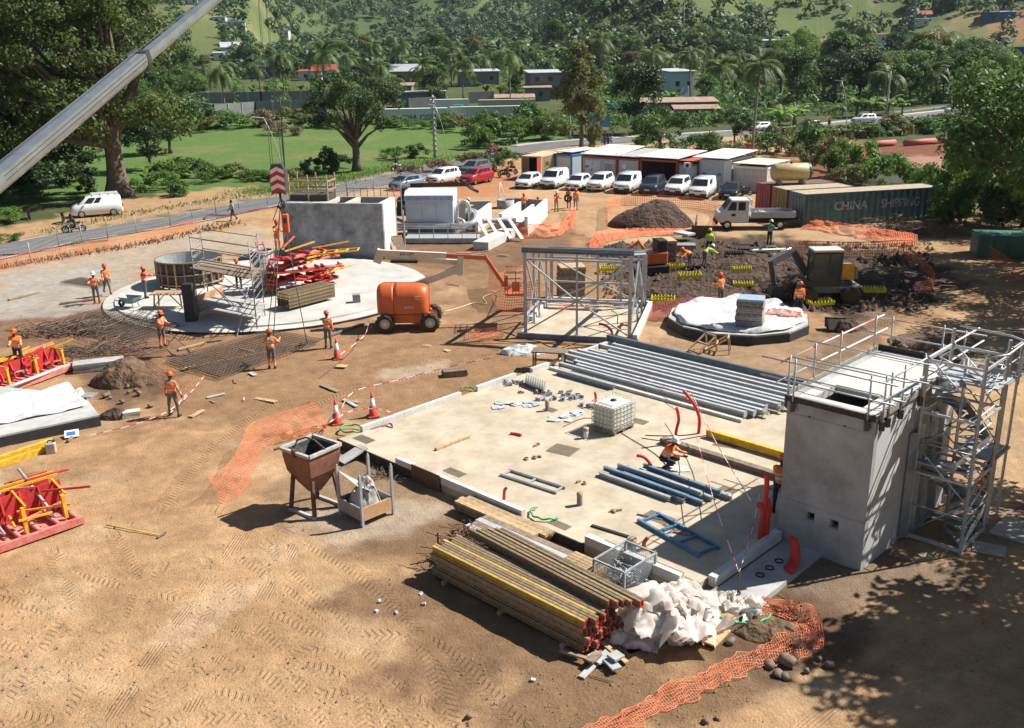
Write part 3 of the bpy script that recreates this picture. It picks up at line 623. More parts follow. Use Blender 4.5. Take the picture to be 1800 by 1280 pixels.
 # --- bushes
BL=[(842,262,6,2.8,LF_LIGHT),(868,255,8,4.2,LF_MID),(905,250,8,4.6,LF_LIGHT),(940,247,7,4.2,LF_LIGHT),(975,245,7,3.6,LF_OLIVE),(820,232,7,3.5,LF_OLIVE),(860,235,7,4,LF_MID),(920,238,8,4.5,LF_MID),(510,218,9,2.6,LF_OLIVE),(470,222,8,2.6,LF_DRY),(430,225,9,3.2,LF_MID),(395,224,8,3.4,LF_LIGHT),(555,224,8,2.6,LF_OLIVE),(600,226,7,2,LF_LIGHT),(500,238,7,2.2,LF_DRY),(330,232,9,3.4,LF_OLIVE),(365,226,7,3.2,LF_MID),(690,224,7,1.8,LF_LIGHT),(740,225,7,1.8,LF_LIGHT),(790,226,7,2.4,LF_MID),(575,303,4,2.4,LF_DARK),(545,306,3.6,1.9,LF_DARK),(690,280,4.5,1.8,LF_LIGHT),(735,277,4,1.6,LF_MID),(600,296,3.5,1.8,LF_DARK),(770,302,3.2,1.6,LF_DRY),(725,312,3.5,1.5,LF_DRY),(830,293,4.2,1.9,LF_OLIVE),(868,288,4.4,2,LF_DRY),(880,300,3.5,2.6,LF_MID),(300,322,5,2.6,LF_LIGHT),(340,312,5,2.4,LF_MID),(375,318,5,2.0,LF_LIGHT),(270,335,4.5,2.2,LF_LIGHT),(415,312,4,1.4,LF_OLIVE),(450,318,4,1.3,LF_LIGHT),(310,345,3.5,1.3,LF_MID),(90,330,7,3,LF_DARK),(40,345,7,3.2,LF_DARK),(140,340,5,2.6,LF_DARK),(10,390,4,1.3,LF_LIGHT),(-10,360,6,3,LF_DARK),(0,425,3,.9,LF_LIGHT),(60,352,4,1.6,LF_MID),(500,318,4,1.5,LF_OLIVE),(1045,262,3,3.2,LF_OLIVE),(1085,275,5,1.6,LF_LIGHT),(1110,272,5,1.4,LF_LIGHT),(1135,268,5,1.8,LF_LIGHT),(1200,276,5,2.4,LF_MID),(1225,268,5,2.6,LF_MID),(1255,276,5,2.6,LF_LIGHT),(1300,282,5,2.4,LF_OLIVE),(1350,268,6,2.8,LF_MID),(1390,272,6,3.6,LF_OLIVE),(1415,290,5,4.2,LF_MID),(1440,300,5,4.2,LF_OLIVE),(1470,312,5,3.2,LF_LIGHT),(1365,250,7,2,LF_OLIVE),(1400,246,8,2.2,LF_MID),(1440,244,8,2.2,LF_MID),(1485,240,8,2.2,LF_OLIVE),(1530,240,8,2.4,LF_MID),(1575,236,8,2.6,LF_OLIVE),(1620,232,9,2.6,LF_MID),(1665,228,9,2.8,LF_OLIVE),(1710,222,9,2.8,LF_MID),(1750,218,9,3.2,LF_DARK),(1520,318,5,3.4,LF_LIGHT),(1555,330,5.5,3.6,LF_LIGHT),(1590,322,5,3.0,LF_MID),(1500,330,4.5,2.4,LF_OLIVE),(1640,372,4.5,3.2,LF_LIGHT),(1672,362,4.5,4.6,LF_LIGHT),(1690,395,5,4.6,LF_MID),(1730,395,5,4.4,LF_OLIVE),(1655,388,3.5,1.6,LF_LIGHT),(1715,348,6,5.4,LF_MID),(1765,405,5,3.8,LF_DARK),(1800,380,6,5,LF_DARK),(1760,300,7,4,LF_LIGHT),(1800,290,7,5,LF_DARK)]
BL.sort(key=lambda q:q[0])
for i,(px,py,w,h,lm)in enumerate(BL):bush(px,py,w,h,lm,'%s roadside bush from the left, %s'%(ordn(i),{'leaf_dark':'dark green','leaf_mid':'mid green','leaf_light':'fresh light green','leaf_olive':'olive green','leaf_dry':'dry and brownish'}[lm.name]))
for i,(px,py,h)in enumerate([(272,318,3.2),(292,308,2.8),(258,330,2.6),(312,298,2.6),(60,290,5),(30,280,5),(300,205,6),(285,195,6),(320,200,5.5),(470,172,5),(500,170,5),(530,168,5),(560,166,5),(590,166,5),(615,168,5),(445,172,5),(855,172,5),(880,172,5),(905,170,5),(1180,190,5),(1530,205,5),(1560,203,5),(1505,206,5),(1585,204,4.5),(1395,220,5),(1370,225,5)]):
 banana(px,py,h,'%s banana plant of the clumps along the field and road edges'%ordn(i),i)
 # --- far forest on the hills: reads as one mass
def hill_forest():
 rng=np.random.default_rng(8);n=60000;d=370*np.exp(rng.random(n)*1.45);az=np.radians(rng.uniform(-34,34,n));X=d*np.sin(az);Y=d*np.cos(az);a=np.degrees(az)
 hn=fbm(X/70.,Y/70.,51,5);hb=fbm(X/35.,Y/35.,53,4);wr=sst(3,10,a);wl=sst(-9,-15,a)
 dens=.95*(1-sst(.52,.6,hn)*.75);dens=dens*(1-wr)+wr*(.16+.75*sst(.5,.42,hn)+.1*sst(.48,.42,hb));dens=dens*(1-.35*wl)
 k=rng.random(n)<dens*np.clip(d/900,.35,1);pa=900+FPX*np.tan(az)
 for x,d0 in HPX:k&=~((np.abs(pa-x)<15)&(d>d0-200)&(d<d0+12))
 X,Y,d=X[k],Y[k],d[k];X,Y,d=X[:10500],Y[:10500],d[:10500];Z=H(X,Y);m=len(X)
 r=rng.uniform(1.6,3.4,m)*(1+d/2600);per=52;C=np.repeat(np.stack([X,Y,Z+r*1.0],1),per,0);Rr=np.repeat(r,per);dd=rng.normal(size=(m*per,3));dd/=np.linalg.norm(dd,axis=1)[:,None];dd[:,2]=np.abs(dd[:,2])*np.where(rng.random(m*per)<.75,1,-1)
 c=C+dd*Rr[:,None]*np.array((1,1,1.15))*rng.uniform(.6,1.05,m*per)[:,None];nn=dd+rng.normal(size=dd.shape)*.4+np.array((0,0,.3));nn/=np.linalg.norm(nn,axis=1)[:,None]
 t=rng.normal(size=dd.shape);t-=nn*(t*nn).sum(1)[:,None];t/=np.linalg.norm(t,axis=1)[:,None];b=np.cross(nn,t);s=(Rr*rng.uniform(.18,.38,m*per))[:,None]
 V=np.stack([c-t*s,c+b*s*.7,c+t*s,c-b*s*.7],1).reshape(-1,3)
 o=link('hillside_forest',npmesh('hillside_forest',V,np.arange(len(V)).reshape(-1,4)),LF_HILL);tag(o,'dark green forest and scrub covering the hillsides','forest',kind='stuff')
hill_forest()
# --- grass tufts and weeds along the verges
def tufts(name,px,n,spread,label,lm,seed,h=.35):
 rng=np.random.default_rng(seed);V=[]
 pts=[np.array(G(*q))for q in px];k=rng.integers(0,len(pts)-1,n);t=rng.random(n)[:,None];A=np.array(pts);c=A[k]*(1-t)+A[k+1]*t;c[:,:2]+=rng.normal(size=(n,2))*spread;c[:,2]=H(c[:,0],c[:,1])
 a=rng.random(n)*6.28;u=np.stack([np.cos(a),np.sin(a),np.zeros(n)],1);hh=(h*rng.uniform(.5,1.5,n))[:,None];w=u*.05*hh/.35;ln=rng.normal(size=(n,3))*.35*hh;ln[:,2]=hh[:,0]
 V=np.stack([c-w*2.2,c+w*2.2,c+ln+w*.5,c+ln-w*.5],1).reshape(-1,3)
 o=link(name,npmesh(name,V,np.arange(len(V)).reshape(-1,4)),lm);return tag(o,label,'grass',kind='stuff')
tufts('verge_grass',[(0,472),(110,452),(240,432),(350,408),(420,392)],700,.5,'dry weeds along the site fence by the left road',LF_DRY,3,.2)
tufts('verge_grass',[(420,345),(520,330),(620,310),(720,292),(800,278)],3000,1.8,'grass on the verge between meadow and road',LF_LIGHT,4,.2)
tufts('verge_grass',[(1360,250),(1450,243),(1560,232),(1660,222),(1740,215)],7000,2.2,'rough grass bank below the road on the right',LF_OLIVE,6,.8)
tufts('verge_grass',[(80,410),(180,385),(300,365),(420,345)],600,.8,'sparse weeds on the dirt verge by the white van',LF_OLIVE,7,.16)
def undergrowth():
 rng=np.random.default_rng(15);n=8500;px=rng.uniform(-150,1950,n);d=rng.uniform(165,400,n);a=np.arctan2(px-900,FPX);X=d*np.tan(a);Y=d*1.0;k=(Y>road_y(X)+14)&~((px>330)&(px<935)&(d<222));
 for a_,b_ in HOUSEPX:k&=~((px>a_-8)&(px<b_+8)&(d<370)&(d>200))
 X,Y=X[k],Y[k];r=rng.uniform(.8,2.4,len(X));V,F=leaves(np.stack([X,Y,H(X,Y)+r*.45],1),r,135000,.8,rng)
 tag(link('undergrowth',npmesh('undergrowth',V,F),LF_MID),'tangled green undergrowth below the palms and trees','undergrowth',kind='stuff')
undergrowth()
# ==== people
def surfnets(Fv,org,h):
 sx,sy,sz=Fv.shape;ins=Fv<0;acc=np.zeros((sx-1,sy-1,sz-1,3));cnt=np.zeros((sx-1,sy-1,sz-1))
 offs=[(i,j,k)for i in(0,1)for j in(0,1)for k in(0,1)]
 def sub(o):return Fv[o[0]:sx-1+o[0],o[1]:sy-1+o[1],o[2]:sz-1+o[2]]
 for a in offs:
  for ax in range(3):
   if a[ax]:continue
   b=list(a);b[ax]=1;fa,fb=sub(a),sub(b);c=(fa<0)!=(fb<0);t=np.where(c,fa/(fa-fb+1e-12),0)
   for q in range(3):acc[...,q]+=np.where(c,a[q]+(t if q==ax else 0),0)
   cnt+=c
 m=cnt>0;idx=-np.ones(m.shape,int);idx[m]=np.arange(m.sum());ijk=np.argwhere(m)
 V=(ijk+acc[m]/cnt[m][:,None])*h+org;Fs=[]
 for ax in range(3):
  u,v=(ax+1)%3,(ax+2)%3;a=[slice(1,-1)]*3;a[ax]=slice(0,-1);b=[slice(1,-1)]*3;b[ax]=slice(1,None)
  A,B=ins[tuple(a)],ins[tuple(b)];P_=np.argwhere(A!=B)
  if not len(P_):continue
  flip=A[A!=B];base=P_.copy();base[:,u]+=1;base[:,v]+=1
  def cell(du,dv):q=base.copy();q[:,u]-=du;q[:,v]-=dv;return idx[q[:,0],q[:,1],q[:,2]]
  quad=np.stack([cell(1,1),cell(0,1),cell(0,0),cell(1,0)],1);quad[~flip]=quad[~flip][:,::-1];Fs.append(quad)
 return V,np.concatenate(Fs)
CLOTH=mat('clothing',(1,1,1),.85,attr='Col',var=.12,scale=9,bump=.1,bscale=25)
SKIN=(.09,.045,.028);HIV=(.85,.20,.03);HIVY=(.55,.80,.06);GREYT=(.15,.135,.12);SILV=(.62,.62,.58);BOOT=(.05,.04,.03);NAVY=(.03,.04,.08);TAN=(.42,.30,.19);REDJ=(.70,.06,.04)
def dirv(az,el):return np.array((math.sin(az)*math.cos(el),-math.cos(az)*math.cos(el),math.sin(el)))
POSE={'stand':dict(),'walk':dict(lh=(0,.35),rh=(0,-.3),lk=.2,rk=.35,la=-.3,ra=.35),'squat':dict(hip=.34,lh=(.25,1.5),rh=(-.25,1.55),lk=2.5,rk=2.5,lean=.55,la=.9,ra=1.0,le=.6,re=.7),'bend':dict(hip=.86,lean=1.15,lh=(.1,.1),rh=(-.1,-.05),lk=.25,rk=.15,la=.9,ra=.9,le=.3,re=.3),'kneel':dict(hip=.5,lean=.45,lh=(.1,1.4),rh=(-.1,.1),lk=1.5,rk=1.7,la=.7,ra=.7,le=.6,re=.6),'work':dict(la=.6,ra=.75,le=1.0,re=.9,lean=.12),'reach':dict(ra=1.35,rs=.5,la=.1,re=.15),'reachl':dict(la=1.1,ls=1.0,le=.15),'ride':dict(hip=.82,lh=(.3,1.1),rh=(-.3,1.1),lk=1.3,rk=1.3,lean=.3,la=.85,ra=.85,le=.35,re=.35),'arms':dict(la=.5,ra=.6,le=1.7,re=1.6,ls=.5,rs=.5),'wide':dict(lh=(.22,.05),rh=(-.22,0),la=.05,ra=.05,ls=.35,rs=.35)}
BODIES={}
def body_mesh(pose,jacket,trousers,bands,gait):
 key=(pose,jacket,trousers,bands,gait)
 if key in BODIES:return BODIES[key]
 p=dict(hip=.92,lean=.03,lh=(.06,0),rh=(-.06,0),lk=.05,rk=.05,la=.08,ra=.05,ls=.12,rs=.12,le=.25,re=.25);p.update(POSE[pose])
 hipc=np.array((0,0,p['hip']));sp=np.array((0,-math.sin(p['lean']),math.cos(p['lean'])));fw=np.array((0,-math.cos(p['lean']),-math.sin(p['lean'])))
 chest=hipc+sp*.36;neck=hipc+sp*.54;hd=neck+(sp*.75+np.array((0,0,.25)))*.17-np.array((0,.02,0));C=[]
 def cap(a,b,ra,rb,col):C.append((np.array(a,float),np.array(b,float),ra,rb,col))
 vest=jacket
 cap(hipc+(-.07,0,0),hipc+(.07,0,0),.125,.125,trousers);cap(hipc+sp*.1,hipc+sp*.22,.15,.155,vest);cap(chest+(-.07,0,0),chest+(.07,0,0),.15,.15,vest)
 cap(chest+sp*.1+(-.13,0,0),chest+sp*.1+(.13,0,0),.085,.085,vest);cap(neck-sp*.03,neck+sp*.09,.06,.058,SKIN)
 cap(hd+(0,-.012,-.03),hd+(0,.015,.05),.082,.10,SKIN);cap(hd+(0,-.06,-.085),hd+(0,-.05,-.05),.045,.06,SKIN);cap(hd+(0,-.10,-.02),hd+(0,-.085,.02),.02,.013,SKIN)
 for s in(-1,1):cap(hd+(s*.095,.01,-.02),hd+(s*.097,.015,.02),.018,.02,SKIN)
 hands=[]
 for s,sh,el,sd in((-1,p['ra'],p['re'],p['rs']),(1,p['la'],p['le'],p['ls'])):
  S0=chest+sp*.1+np.array((s*.185,0,0))
  def arm(a,out):return np.array((s*math.sin(out)*math.cos(a*.5),-math.sin(a)*math.cos(out*.5),-math.cos(a)*math.cos(out)))
  d1=arm(sh,sd);d1/=np.linalg.norm(d1);e=S0+d1*.29;d2=arm(sh+el,sd*.55);d2/=np.linalg.norm(d2);w=e+d2*.25
  cap(S0,e,.068,.052,jacket);cap(e,w,.052,.038,jacket);hnd=w+d2*.085;cap(w+d2*.02,hnd,.036,.038,SKIN);hands.append((hnd,d2,s))
 for s,(out,a),k in((-1,p['rh'],p['rk']),(1,p['lh'],p['lk'])):
  h0=hipc+np.array((s*.095,0,-.02));d1=np.array((math.sin(out),-math.sin(a),-math.cos(a)));d1/=np.linalg.norm(d1);kn=h0+d1*.43;d2=np.array((math.sin(out)*.3,-math.sin(a-k),-math.cos(a-k)));d2/=np.linalg.norm(d2);an=kn+d2*.40
  cap(h0,kn,.092,.066,trousers);cap(kn,an,.062,.048,gait or trousers);cap(an,an+np.array((0,0,-.05)),.052,.05,BOOT);cap(an+np.array((0,.02,-.055)),an+np.array((s*.01,-.15,-.062)),.045,.04,BOOT)
 lo=np.min([np.minimum(c[0],c[1])-max(c[2],c[3])for c in C],0)-.06;hi=np.max([np.maximum(c[0],c[1])+max(c[2],c[3])for c in C],0)+.06;h=.024
 n=np.ceil((hi-lo)/h).astype(int)+1;g=np.stack(np.meshgrid(*[lo[i]+h*np.arange(n[i])for i in range(3)],indexing='ij'),-1);F_=np.full(g.shape[:3],1e3)
 def sd(g,c):
  ba=c[1]-c[0];t=np.clip(((g-c[0])@ba)/(ba@ba+1e-9),0,1);return np.linalg.norm(g-c[0]-t[...,None]*ba,axis=-1)-(c[2]+(c[3]-c[2])*t),t
 for c in C:
  d,_=sd(g,c);k=.03;hh=np.clip(.5+.5*(F_-d)/k,0,1);F_=F_*(1-hh)+d*hh-k*hh*(1-hh)
 V,Q=surfnets(F_,lo,h);D=np.stack([sd(V,c)[0]for c in C],1);kk=D.argmin(1);colr=np.array([c[4]for c in C])[kk]
 if bands:
  for i,c in enumerate(C):
   t=sd(V,c)[1];on=kk==i
   if i==1:colr[on&(t>.35)&(t<.75)]=SILV
   if i==2 and bands==2:pass
  a=sd(V,(hipc,neck,.1,.1))[1];tor=(kk==1)|(kk==2)|(kk==3);colr[tor&(a>.30)&(a<.38)]=SILV;colr[tor&(a>.76)]=TAN if bands==2 else jacket;colr[tor&(a>.52)&(a<.58)]=SILV
  for i in range(len(C)):
   if np.allclose(C[i][4],jacket)and i>8:t=sd(V,C[i])[1];colr[(kk==i)&(t>.55)&(t<.75)]=SILV
   if gait and np.allclose(C[i][4],gait):t=sd(V,C[i])[1];colr[(kk==i)&(t>.55)&(t<.75)]=SILV
 V=list(map(tuple,V));Q=[tuple(q)for q in Q];colr=list(map(tuple,colr))
 def tube(pts,rr,col):
  m=MB();m.tube(pts,rr,5);b=len(V);V.extend(tuple(v)for v in m.v);Q.extend(tuple(i+b for i in f)for f in m.f);colr.extend([col]*len(m.v))
 for hnd,d2,s in hands:
  sidev=np.array((s,0,0.))-d2*(s*d2[0]);sidev/=np.linalg.norm(sidev);nrm=np.cross(d2,sidev)*s;nrm=nrm if nrm[1]<.5 else-nrm
  fwd=np.cross(sidev,d2)
  for i,(o,l)in enumerate(((-.026,.062),(-.009,.072),(.009,.068),(.025,.052))):
   a=hnd+fwd*o+d2*.01;b_=a+d2*l*.55;c_=b_+(d2*.55-sidev*.8)*l*.55;tube([a,b_,c_],[.0105,.0095,.0075],SKIN)
  a=hnd-fwd*.03-d2*.03;tube([a,a-fwd*.03+d2*.03-sidev*.01,a-fwd*.03+d2*.06-sidev*.025],[.012,.0105,.008],SKIN)
 for s in(-1,1):e=hd+np.array((s*.035,-.088,.012));tube([e+np.array((-.012,0,0)),e,e+np.array((.012,0,0))],[.004,.009,.004],(.01,.01,.01))
 e=hd+np.array((0,-.103,-.075));tube([e+np.array((-.025,.008,0)),e,e+np.array((.025,.008,0))],[.003,.007,.003],(.05,.018,.014))
 me=bpy.data.meshes.new('body');me.from_pydata(V,[],Q);me.polygons.foreach_set('use_smooth',np.ones(len(Q),bool));me.update()
 at=me.color_attributes.new('Col','FLOAT_COLOR','POINT');at.data.foreach_set('color',np.concatenate([np.array(colr),np.ones((len(colr),1))],1).astype(np.float32).ravel());me.materials.append(CLOTH)
 BODIES[key]=(me,hd,sp,float(np.array(V)[:,2].min()));return BODIES[key]
HELM={}
def helmet_mesh(col):
 if col not in HELM:
  m=mat('helmet_'+col,{'orange':(.80,.13,.03),'red':(.62,.05,.04),'white':(.8,.8,.78),'yellow':(.70,.75,.05),'black':(.03,.03,.03)}[col],.35,var=.05);mb=MB()
  mb.lathe([(.135,0),(.128,.015),(.125,.06),(.105,.115),(.06,.145),(.001,.153)],14);mb.lathe([(.135,0),(.118,0)],14)
  mb.add([(-.09,-.10,.004),(.09,-.10,.004),(.075,-.185,-.012),(-.075,-.185,-.012),(-.09,-.10,.014),(.09,-.10,.014),(.075,-.185,-.004),(-.075,-.185,-.004)],[(0,3,2,1),(4,5,6,7),(2,3,7,6),(0,1,5,4),(1,2,6,5),(3,0,4,7)])
  mb.box((0,.01,.145),(.03,.16,.016));HELM[col]=(mb.mesh('helmet'),m)
 return HELM[col]
def person(loc,face,pose,label,jacket=HIV,trousers=GREYT,helmet='orange',bands=1,gait=None,hair=False,scale=1.02,group=None):
 """face: heading in degrees, 0 looks towards the camera (-y), 90 looks to the right (+x)"""
 me,hd,sp,zmin=body_mesh(pose,jacket,trousers,bands,gait);root=E('person',loc,label,'person',R(face),group)
 link('body',me,None,root,(0,0,-zmin*scale),None,scale)
 q=Vector(hd)*scale+Vector((0,.01,.045-zmin))
 lean=math.atan2(-sp[1],sp[2])*.6
 if helmet:m,mm=helmet_mesh(helmet);link('helmet',m,mm,root,q,(lean,0,0),scale)
 else:mb=MB();mb.lathe([(.112,-.03),(.115,.03),(.09,.085),(.001,.105)],10);o=mb.build('hair',mat('hair',(.012,.01,.009),.8),root,(0,0,0),q-Vector((0,-.012,.005)),(lean,0,0))
 return root
 # ==== vehicles
def wheel(root,x,y,r,w,name='wheel'):
 mb=MB();mb.lathe([(r*.62,-w/2),(r*.93,-w/2),(r,-w*.32),(r,w*.32),(r*.93,w/2),(r*.62,w/2)],18,axis='y');t=mb.build(name,RUBBER,root,loc=(x,y,r));t.name=name
 mb=MB();s=1 if y>0 else-1
 mb.lathe([(r*.64,w*.30*s),(r*.5,w*.36*s),(r*.18,w*.40*s),(.001,w*.42*s)],14,axis='y');mb.lathe([(r*.64,-w*.3*s),(.001,-w*.25*s)],14,axis='y')
 for k in range(5):a=k*2*PI/5;mb.box((math.cos(a)*r*.4,w*.39*s,math.sin(a)*r*.4),(r*.38,.02,r*.13),rot=(0,-a,0))
 mb.build('rim',CHROME,t);return t
CARS={}
PLATE=mat('number_plate',(.7,.7,.66),.6,var=.05);HEADL=mat('headlamp_glass',(.12,.14,.16),.1,var=.1,spec=.8);TAIL=mat('tail_lamp',(.35,.01,.01),.3,var=.1)
def car(kind,paint,loc,rz,label,group=None,rack=False,lowdark=False,cat='car'):
 """built nose to -x? no: nose points to local -y; length along y"""
 root=E('van' if kind=='van' else 'car',loc,label,cat if kind!='van' else 'van',rz,group)
 k=(kind,lowdark)
 if k not in CARS:
  L,Wd,Hh,hood,a0,a1,a2,gc={'hatch':(4.05,1.76,1.48,.92,.62,1.22,3.55,.2),'van':(4.4,1.85,1.86,1.12,.62,1.10,4.15,.2),'suv':(4.35,1.82,1.70,1.08,.78,1.40,4.0,.24),'sedan':(4.5,1.8,1.45,.93,.85,1.65,3.6,.2)}[kind]
  belt=hood+.06
  st=[(0.02,gc+.12,hood-.34,Wd*.40),(.10,gc+.06,hood-.22,Wd*.46),(.35,gc+.02,hood-.10,Wd*.49),(.8 if a0>.7 else .62,gc,hood,Wd*.5),(a1,gc,belt,Wd*.5),(L*.55,gc,belt,Wd*.5),(L*.85,gc,belt+.03,Wd*.5),(L*.96,gc+.06,belt+.02,Wd*.48),(L,gc+.16,belt-.10,Wd*.44)]
  mb=MB();vs=[];fs=[];n=10
  for y,z0,z1,hw in st:
   zm=z0+(z1-z0)*.55
   vs+=[(-hw*.86,y,z0),(-hw*.98,y,z0+.07),(-hw,y,zm),(-hw*.965,y,z1-.05),(-hw*.90,y,z1),(hw*.90,y,z1),(hw*.965,y,z1-.05),(hw,y,zm),(hw*.98,y,z0+.07),(hw*.86,y,z0)]
  for i in range(len(st)-1):
   for j in range(n):fs.append((i*n+j,i*n+(j+1)%n,(i+1)*n+(j+1)%n,(i+1)*n+j))
  fs+=[tuple(range(n-1,-1,-1)),tuple(range((len(st)-1)*n,len(st)*n))];mb.add(vs,fs,0,True)
  rear=L*.985 if kind=='van' else L*.93 if kind!='sedan' else L*.86;rr=L*.97 if kind=='van' else L*.86 if kind=='hatch' else L*.93 if kind=='suv' else L*.72
  bw=Wd*.455;tw=Wd*(.42 if kind=='van' else .36)
  gh=[(a0+.02,belt-.05,bw,rear,belt-.02,bw),(a1+.28,Hh-.08,tw,rr,Hh-.10,tw*.96),(a1+.75,Hh,tw*.94,rr-.35,Hh-.01,tw*.9)];vs=[]
  for ya,za,wa,yb,zb,wb in gh:vs+=[(-wa,ya,za),(wa,ya,za),(wb,yb,zb),(-wb,yb,zb)]
  fs=[(8,9,10,11)]
  for q in(0,4):fs+=[(q,q+1,q+5,q+4),(q+1,q+2,q+6,q+5),(q+2,q+3,q+7,q+6),(q+3,q,q+4,q+7)]
  mb.add(vs,fs,0,True);parts=[('body',mb.mesh('body'),'P')]
  bl,tl=[Vector(v)for v in vs[0:4]],[Vector(v)for v in vs[4:8]]
  def face(p0,p1,p2,p3,u0,u1,v0,v1,out):
   f=lambda u,v:(p0.lerp(p1,u)).lerp(p3.lerp(p2,u),v)+Vector(out)*.012
   return[f(u0,v0),f(u1,v0),f(u1,v1),f(u0,v1)]
  w=MB();w.add(face(bl[0],bl[1],tl[1],tl[0],.05,.95,.12,.97,(0,-1,.6)),[(0,1,2,3)]);parts.append(('windscreen',w.mesh('windscreen'),GLASS))
  w=MB();w.add(face(bl[2],bl[3],tl[3],tl[2],.08,.92,.15,.9,(0,1,.4)),[(0,1,2,3)]);parts.append(('rear_window',w.mesh('rear_window'),GLASS))
  spans=[(.10,.30),(.33,.47)]if kind=='van' else[(.10,.40),(.43,.70),(.73,.88)]if kind=='suv' else[(.10,.46),(.49,.80)]
  for s in(0,1):
   q=(bl[3],bl[0],tl[0],tl[3])if s==0 else(bl[1],bl[2],tl[2],tl[1]);ox=-1 if s==0 else 1
   for u0,u1 in spans:
    if s==0:u0,u1=1-u1,1-u0
    w=MB();w.add(face(*q,u0,u1,.22,.92,(ox,0,.2)),[(0,1,2,3)]);parts.append(('side_window',w.mesh('side_window'),GLASS))
  hw=Wd*.46
  for s in(-1,1):
   w=MB();w.add([(s*hw*.98,.13,hood-.27),(s*hw*.55,.035,hood-.30),(s*hw*.6,.09,hood-.19),(s*hw*1.0,.36,hood-.15)],[(0,1,2,3)if s<0 else(3,2,1,0)]);w.v=[(x,y-.025,z)for x,y,z in w.v];parts.append(('headlight',w.mesh('headlight'),HEADL))
   w=MB();w.box((s*Wd*.42,L-.02,belt-.25),(.14,.06,.3));parts.append(('tail_light',w.mesh('tail_light'),TAIL))
   w=MB();w.box((s*(Wd*.5+.07),a1+.12,belt+.06),(.16,.1,.13));parts.append(('mirror',w.mesh('mirror'),'P'))
  w=MB();w.box((0,.055,gc+.28),(Wd*.78,.1,.16));w.box((0,.035,hood-.34),(Wd*.42,.06,.10));parts.append(('grille',w.mesh('grille'),DARK))
  w=MB();w.box((0,-.005,gc+.30),(.5,.02,.11));parts.append(('number_plate',w.mesh('number_plate'),PLATE))
  if lowdark:w=MB();w.box((0,.07,gc+.17),(Wd*.90,.16,.34));w.box((0,L/2,gc+.08),(Wd*1.01,L*.5,.14));parts.append(('bumper',w.mesh('bumper'),DARK))
  CARS[k]=(parts,L,Wd,gc,Hh)
 parts,L,Wd,gc,Hh=CARS[k]
 for nme,me,mm in parts:
  if mm=='P':
   m2=me.copy();link(nme,m2,paint,root,(0,-L/2,0))
  else:link(nme,me,mm,root,(0,-L/2,0))
 for x in(-1,1):
  for y in(.19,.80):
   r=.33 if kind in('suv','van')else .30;key=('wheel',r,x)
   if key not in CARS:
    wh=wheel(root,0,x*.001,r,.21);CARS[key]=(wh.data,wh.children[0].data);bpy.data.objects.remove(wh.children[0]);bpy.data.objects.remove(wh)
   t=link('wheel',CARS[key][0],RUBBER,root,(x*(Wd/2-.1),L*(y-.5),r),(0,0,PI/2*0));t.rotation_euler=(0,0,-PI/2);link('rim',CARS[key][1],CHROME,t)
 if rack:
  mb=MB()
  for y in(-.2,.5,1.2,1.8):mb.box((0,y,Hh+.1),(Wd*.85,.05,.05))
  for x in(-.7,-.35,0,.35,.7):mb.box((x,.8,Hh+.14),(.04,2.3,.04))
  for x in(-.7,.7):
   for y in(-.2,1.8):mb.box((x,y,Hh+.04),(.05,.05,.14))
  mb.build('roof_rack',WHITE,root)
 return root
PW=mat('car_white',(.80,.80,.79),.25,var=.03,coat=.5);PD=mat('car_dark_blue',(.03,.04,.055),.25,var=.1,coat=.6);PK=mat('car_black',(.018,.018,.02),.25,var=.1,coat=.6);PRED=mat('car_red',(.38,.02,.03),.25,var=.08,coat=.6);PG=mat('car_grey',(.11,.12,.13),.25,var=.08,coat=.6);PS=mat('car_silver_blue',(.22,.27,.33),.25,.3,var=.08,coat=.6)
ROWA=R(-24)
ROWG='cars parked in the row before the site cabins'
for px,py,kd,pt,lab,ld in[(916,333,'hatch',PW,'white hatchback parked before the open beige container',0),(962,333,'van',PW,'white panel van parked before the blue framed cabin',1),(1005,336,'hatch',PW,'white hatchback between two white vans, with dark headlamps, third in the row',0),(1044,338,'suv',PW,'white estate car fourth in the row before the red framed cabin',0),(1092,341,'van',PW,'white van beside the dark blue off-roader in the row',1),(1137,344,'suv',PD,'dark blue off-roader parked between white vehicles',1),(1182,346,'suv',PW,'white off-roader with black bumper right of the dark blue one',1),(1226,351,'van',PW,'white van in the row left of the black car',1),(1278,352,'sedan',PK,'black car at the right end of the parked row',0)]:
 car(kd,pt,G(px,py)+Vector((-math.sin(ROWA),math.cos(ROWA),0))*2.1,ROWA,lab,ROWG,lowdark=bool(ld))
for px,py,kd,pt,lab,rz in[(716,336,'hatch',PS,'silver blue hatchback behind the concrete tank',-42),(780,326,'suv',PW,'white people carrier behind the white filter machine',-35),(838,326,'suv',PRED,'red car parked left of the open ground',-35),(836,311,'suv',PG,'dark grey car half hidden behind the red one',-35)]:
 car(kd,pt,G(px,py-4),R(rz),lab,'cars parked by the road bend')
car('van',PW,G(172,379),R(-64),'white panel van with roof rack parked under the huge tree',rack=True,lowdark=False)
for px,py,kd,pt,lab,rz in[(1420,229,'suv',PK,'black off-roader driving on the far road',-84),(1518,217,'suv',PW,'white car on the far road left of the white off-roader',-80),(1681,200,'suv',PW,'white off-roader farthest right on the far road',-78),(1336,230,'hatch',PW,'white car half hidden by the palm on the far road',-60),(1075,195,'hatch',mat('car_blue',(.03,.1,.35),.3),'blue car parked behind the blue billboard',40)]:
 car(kd,pt,G(px,py),R(rz),lab,'cars on the far road')
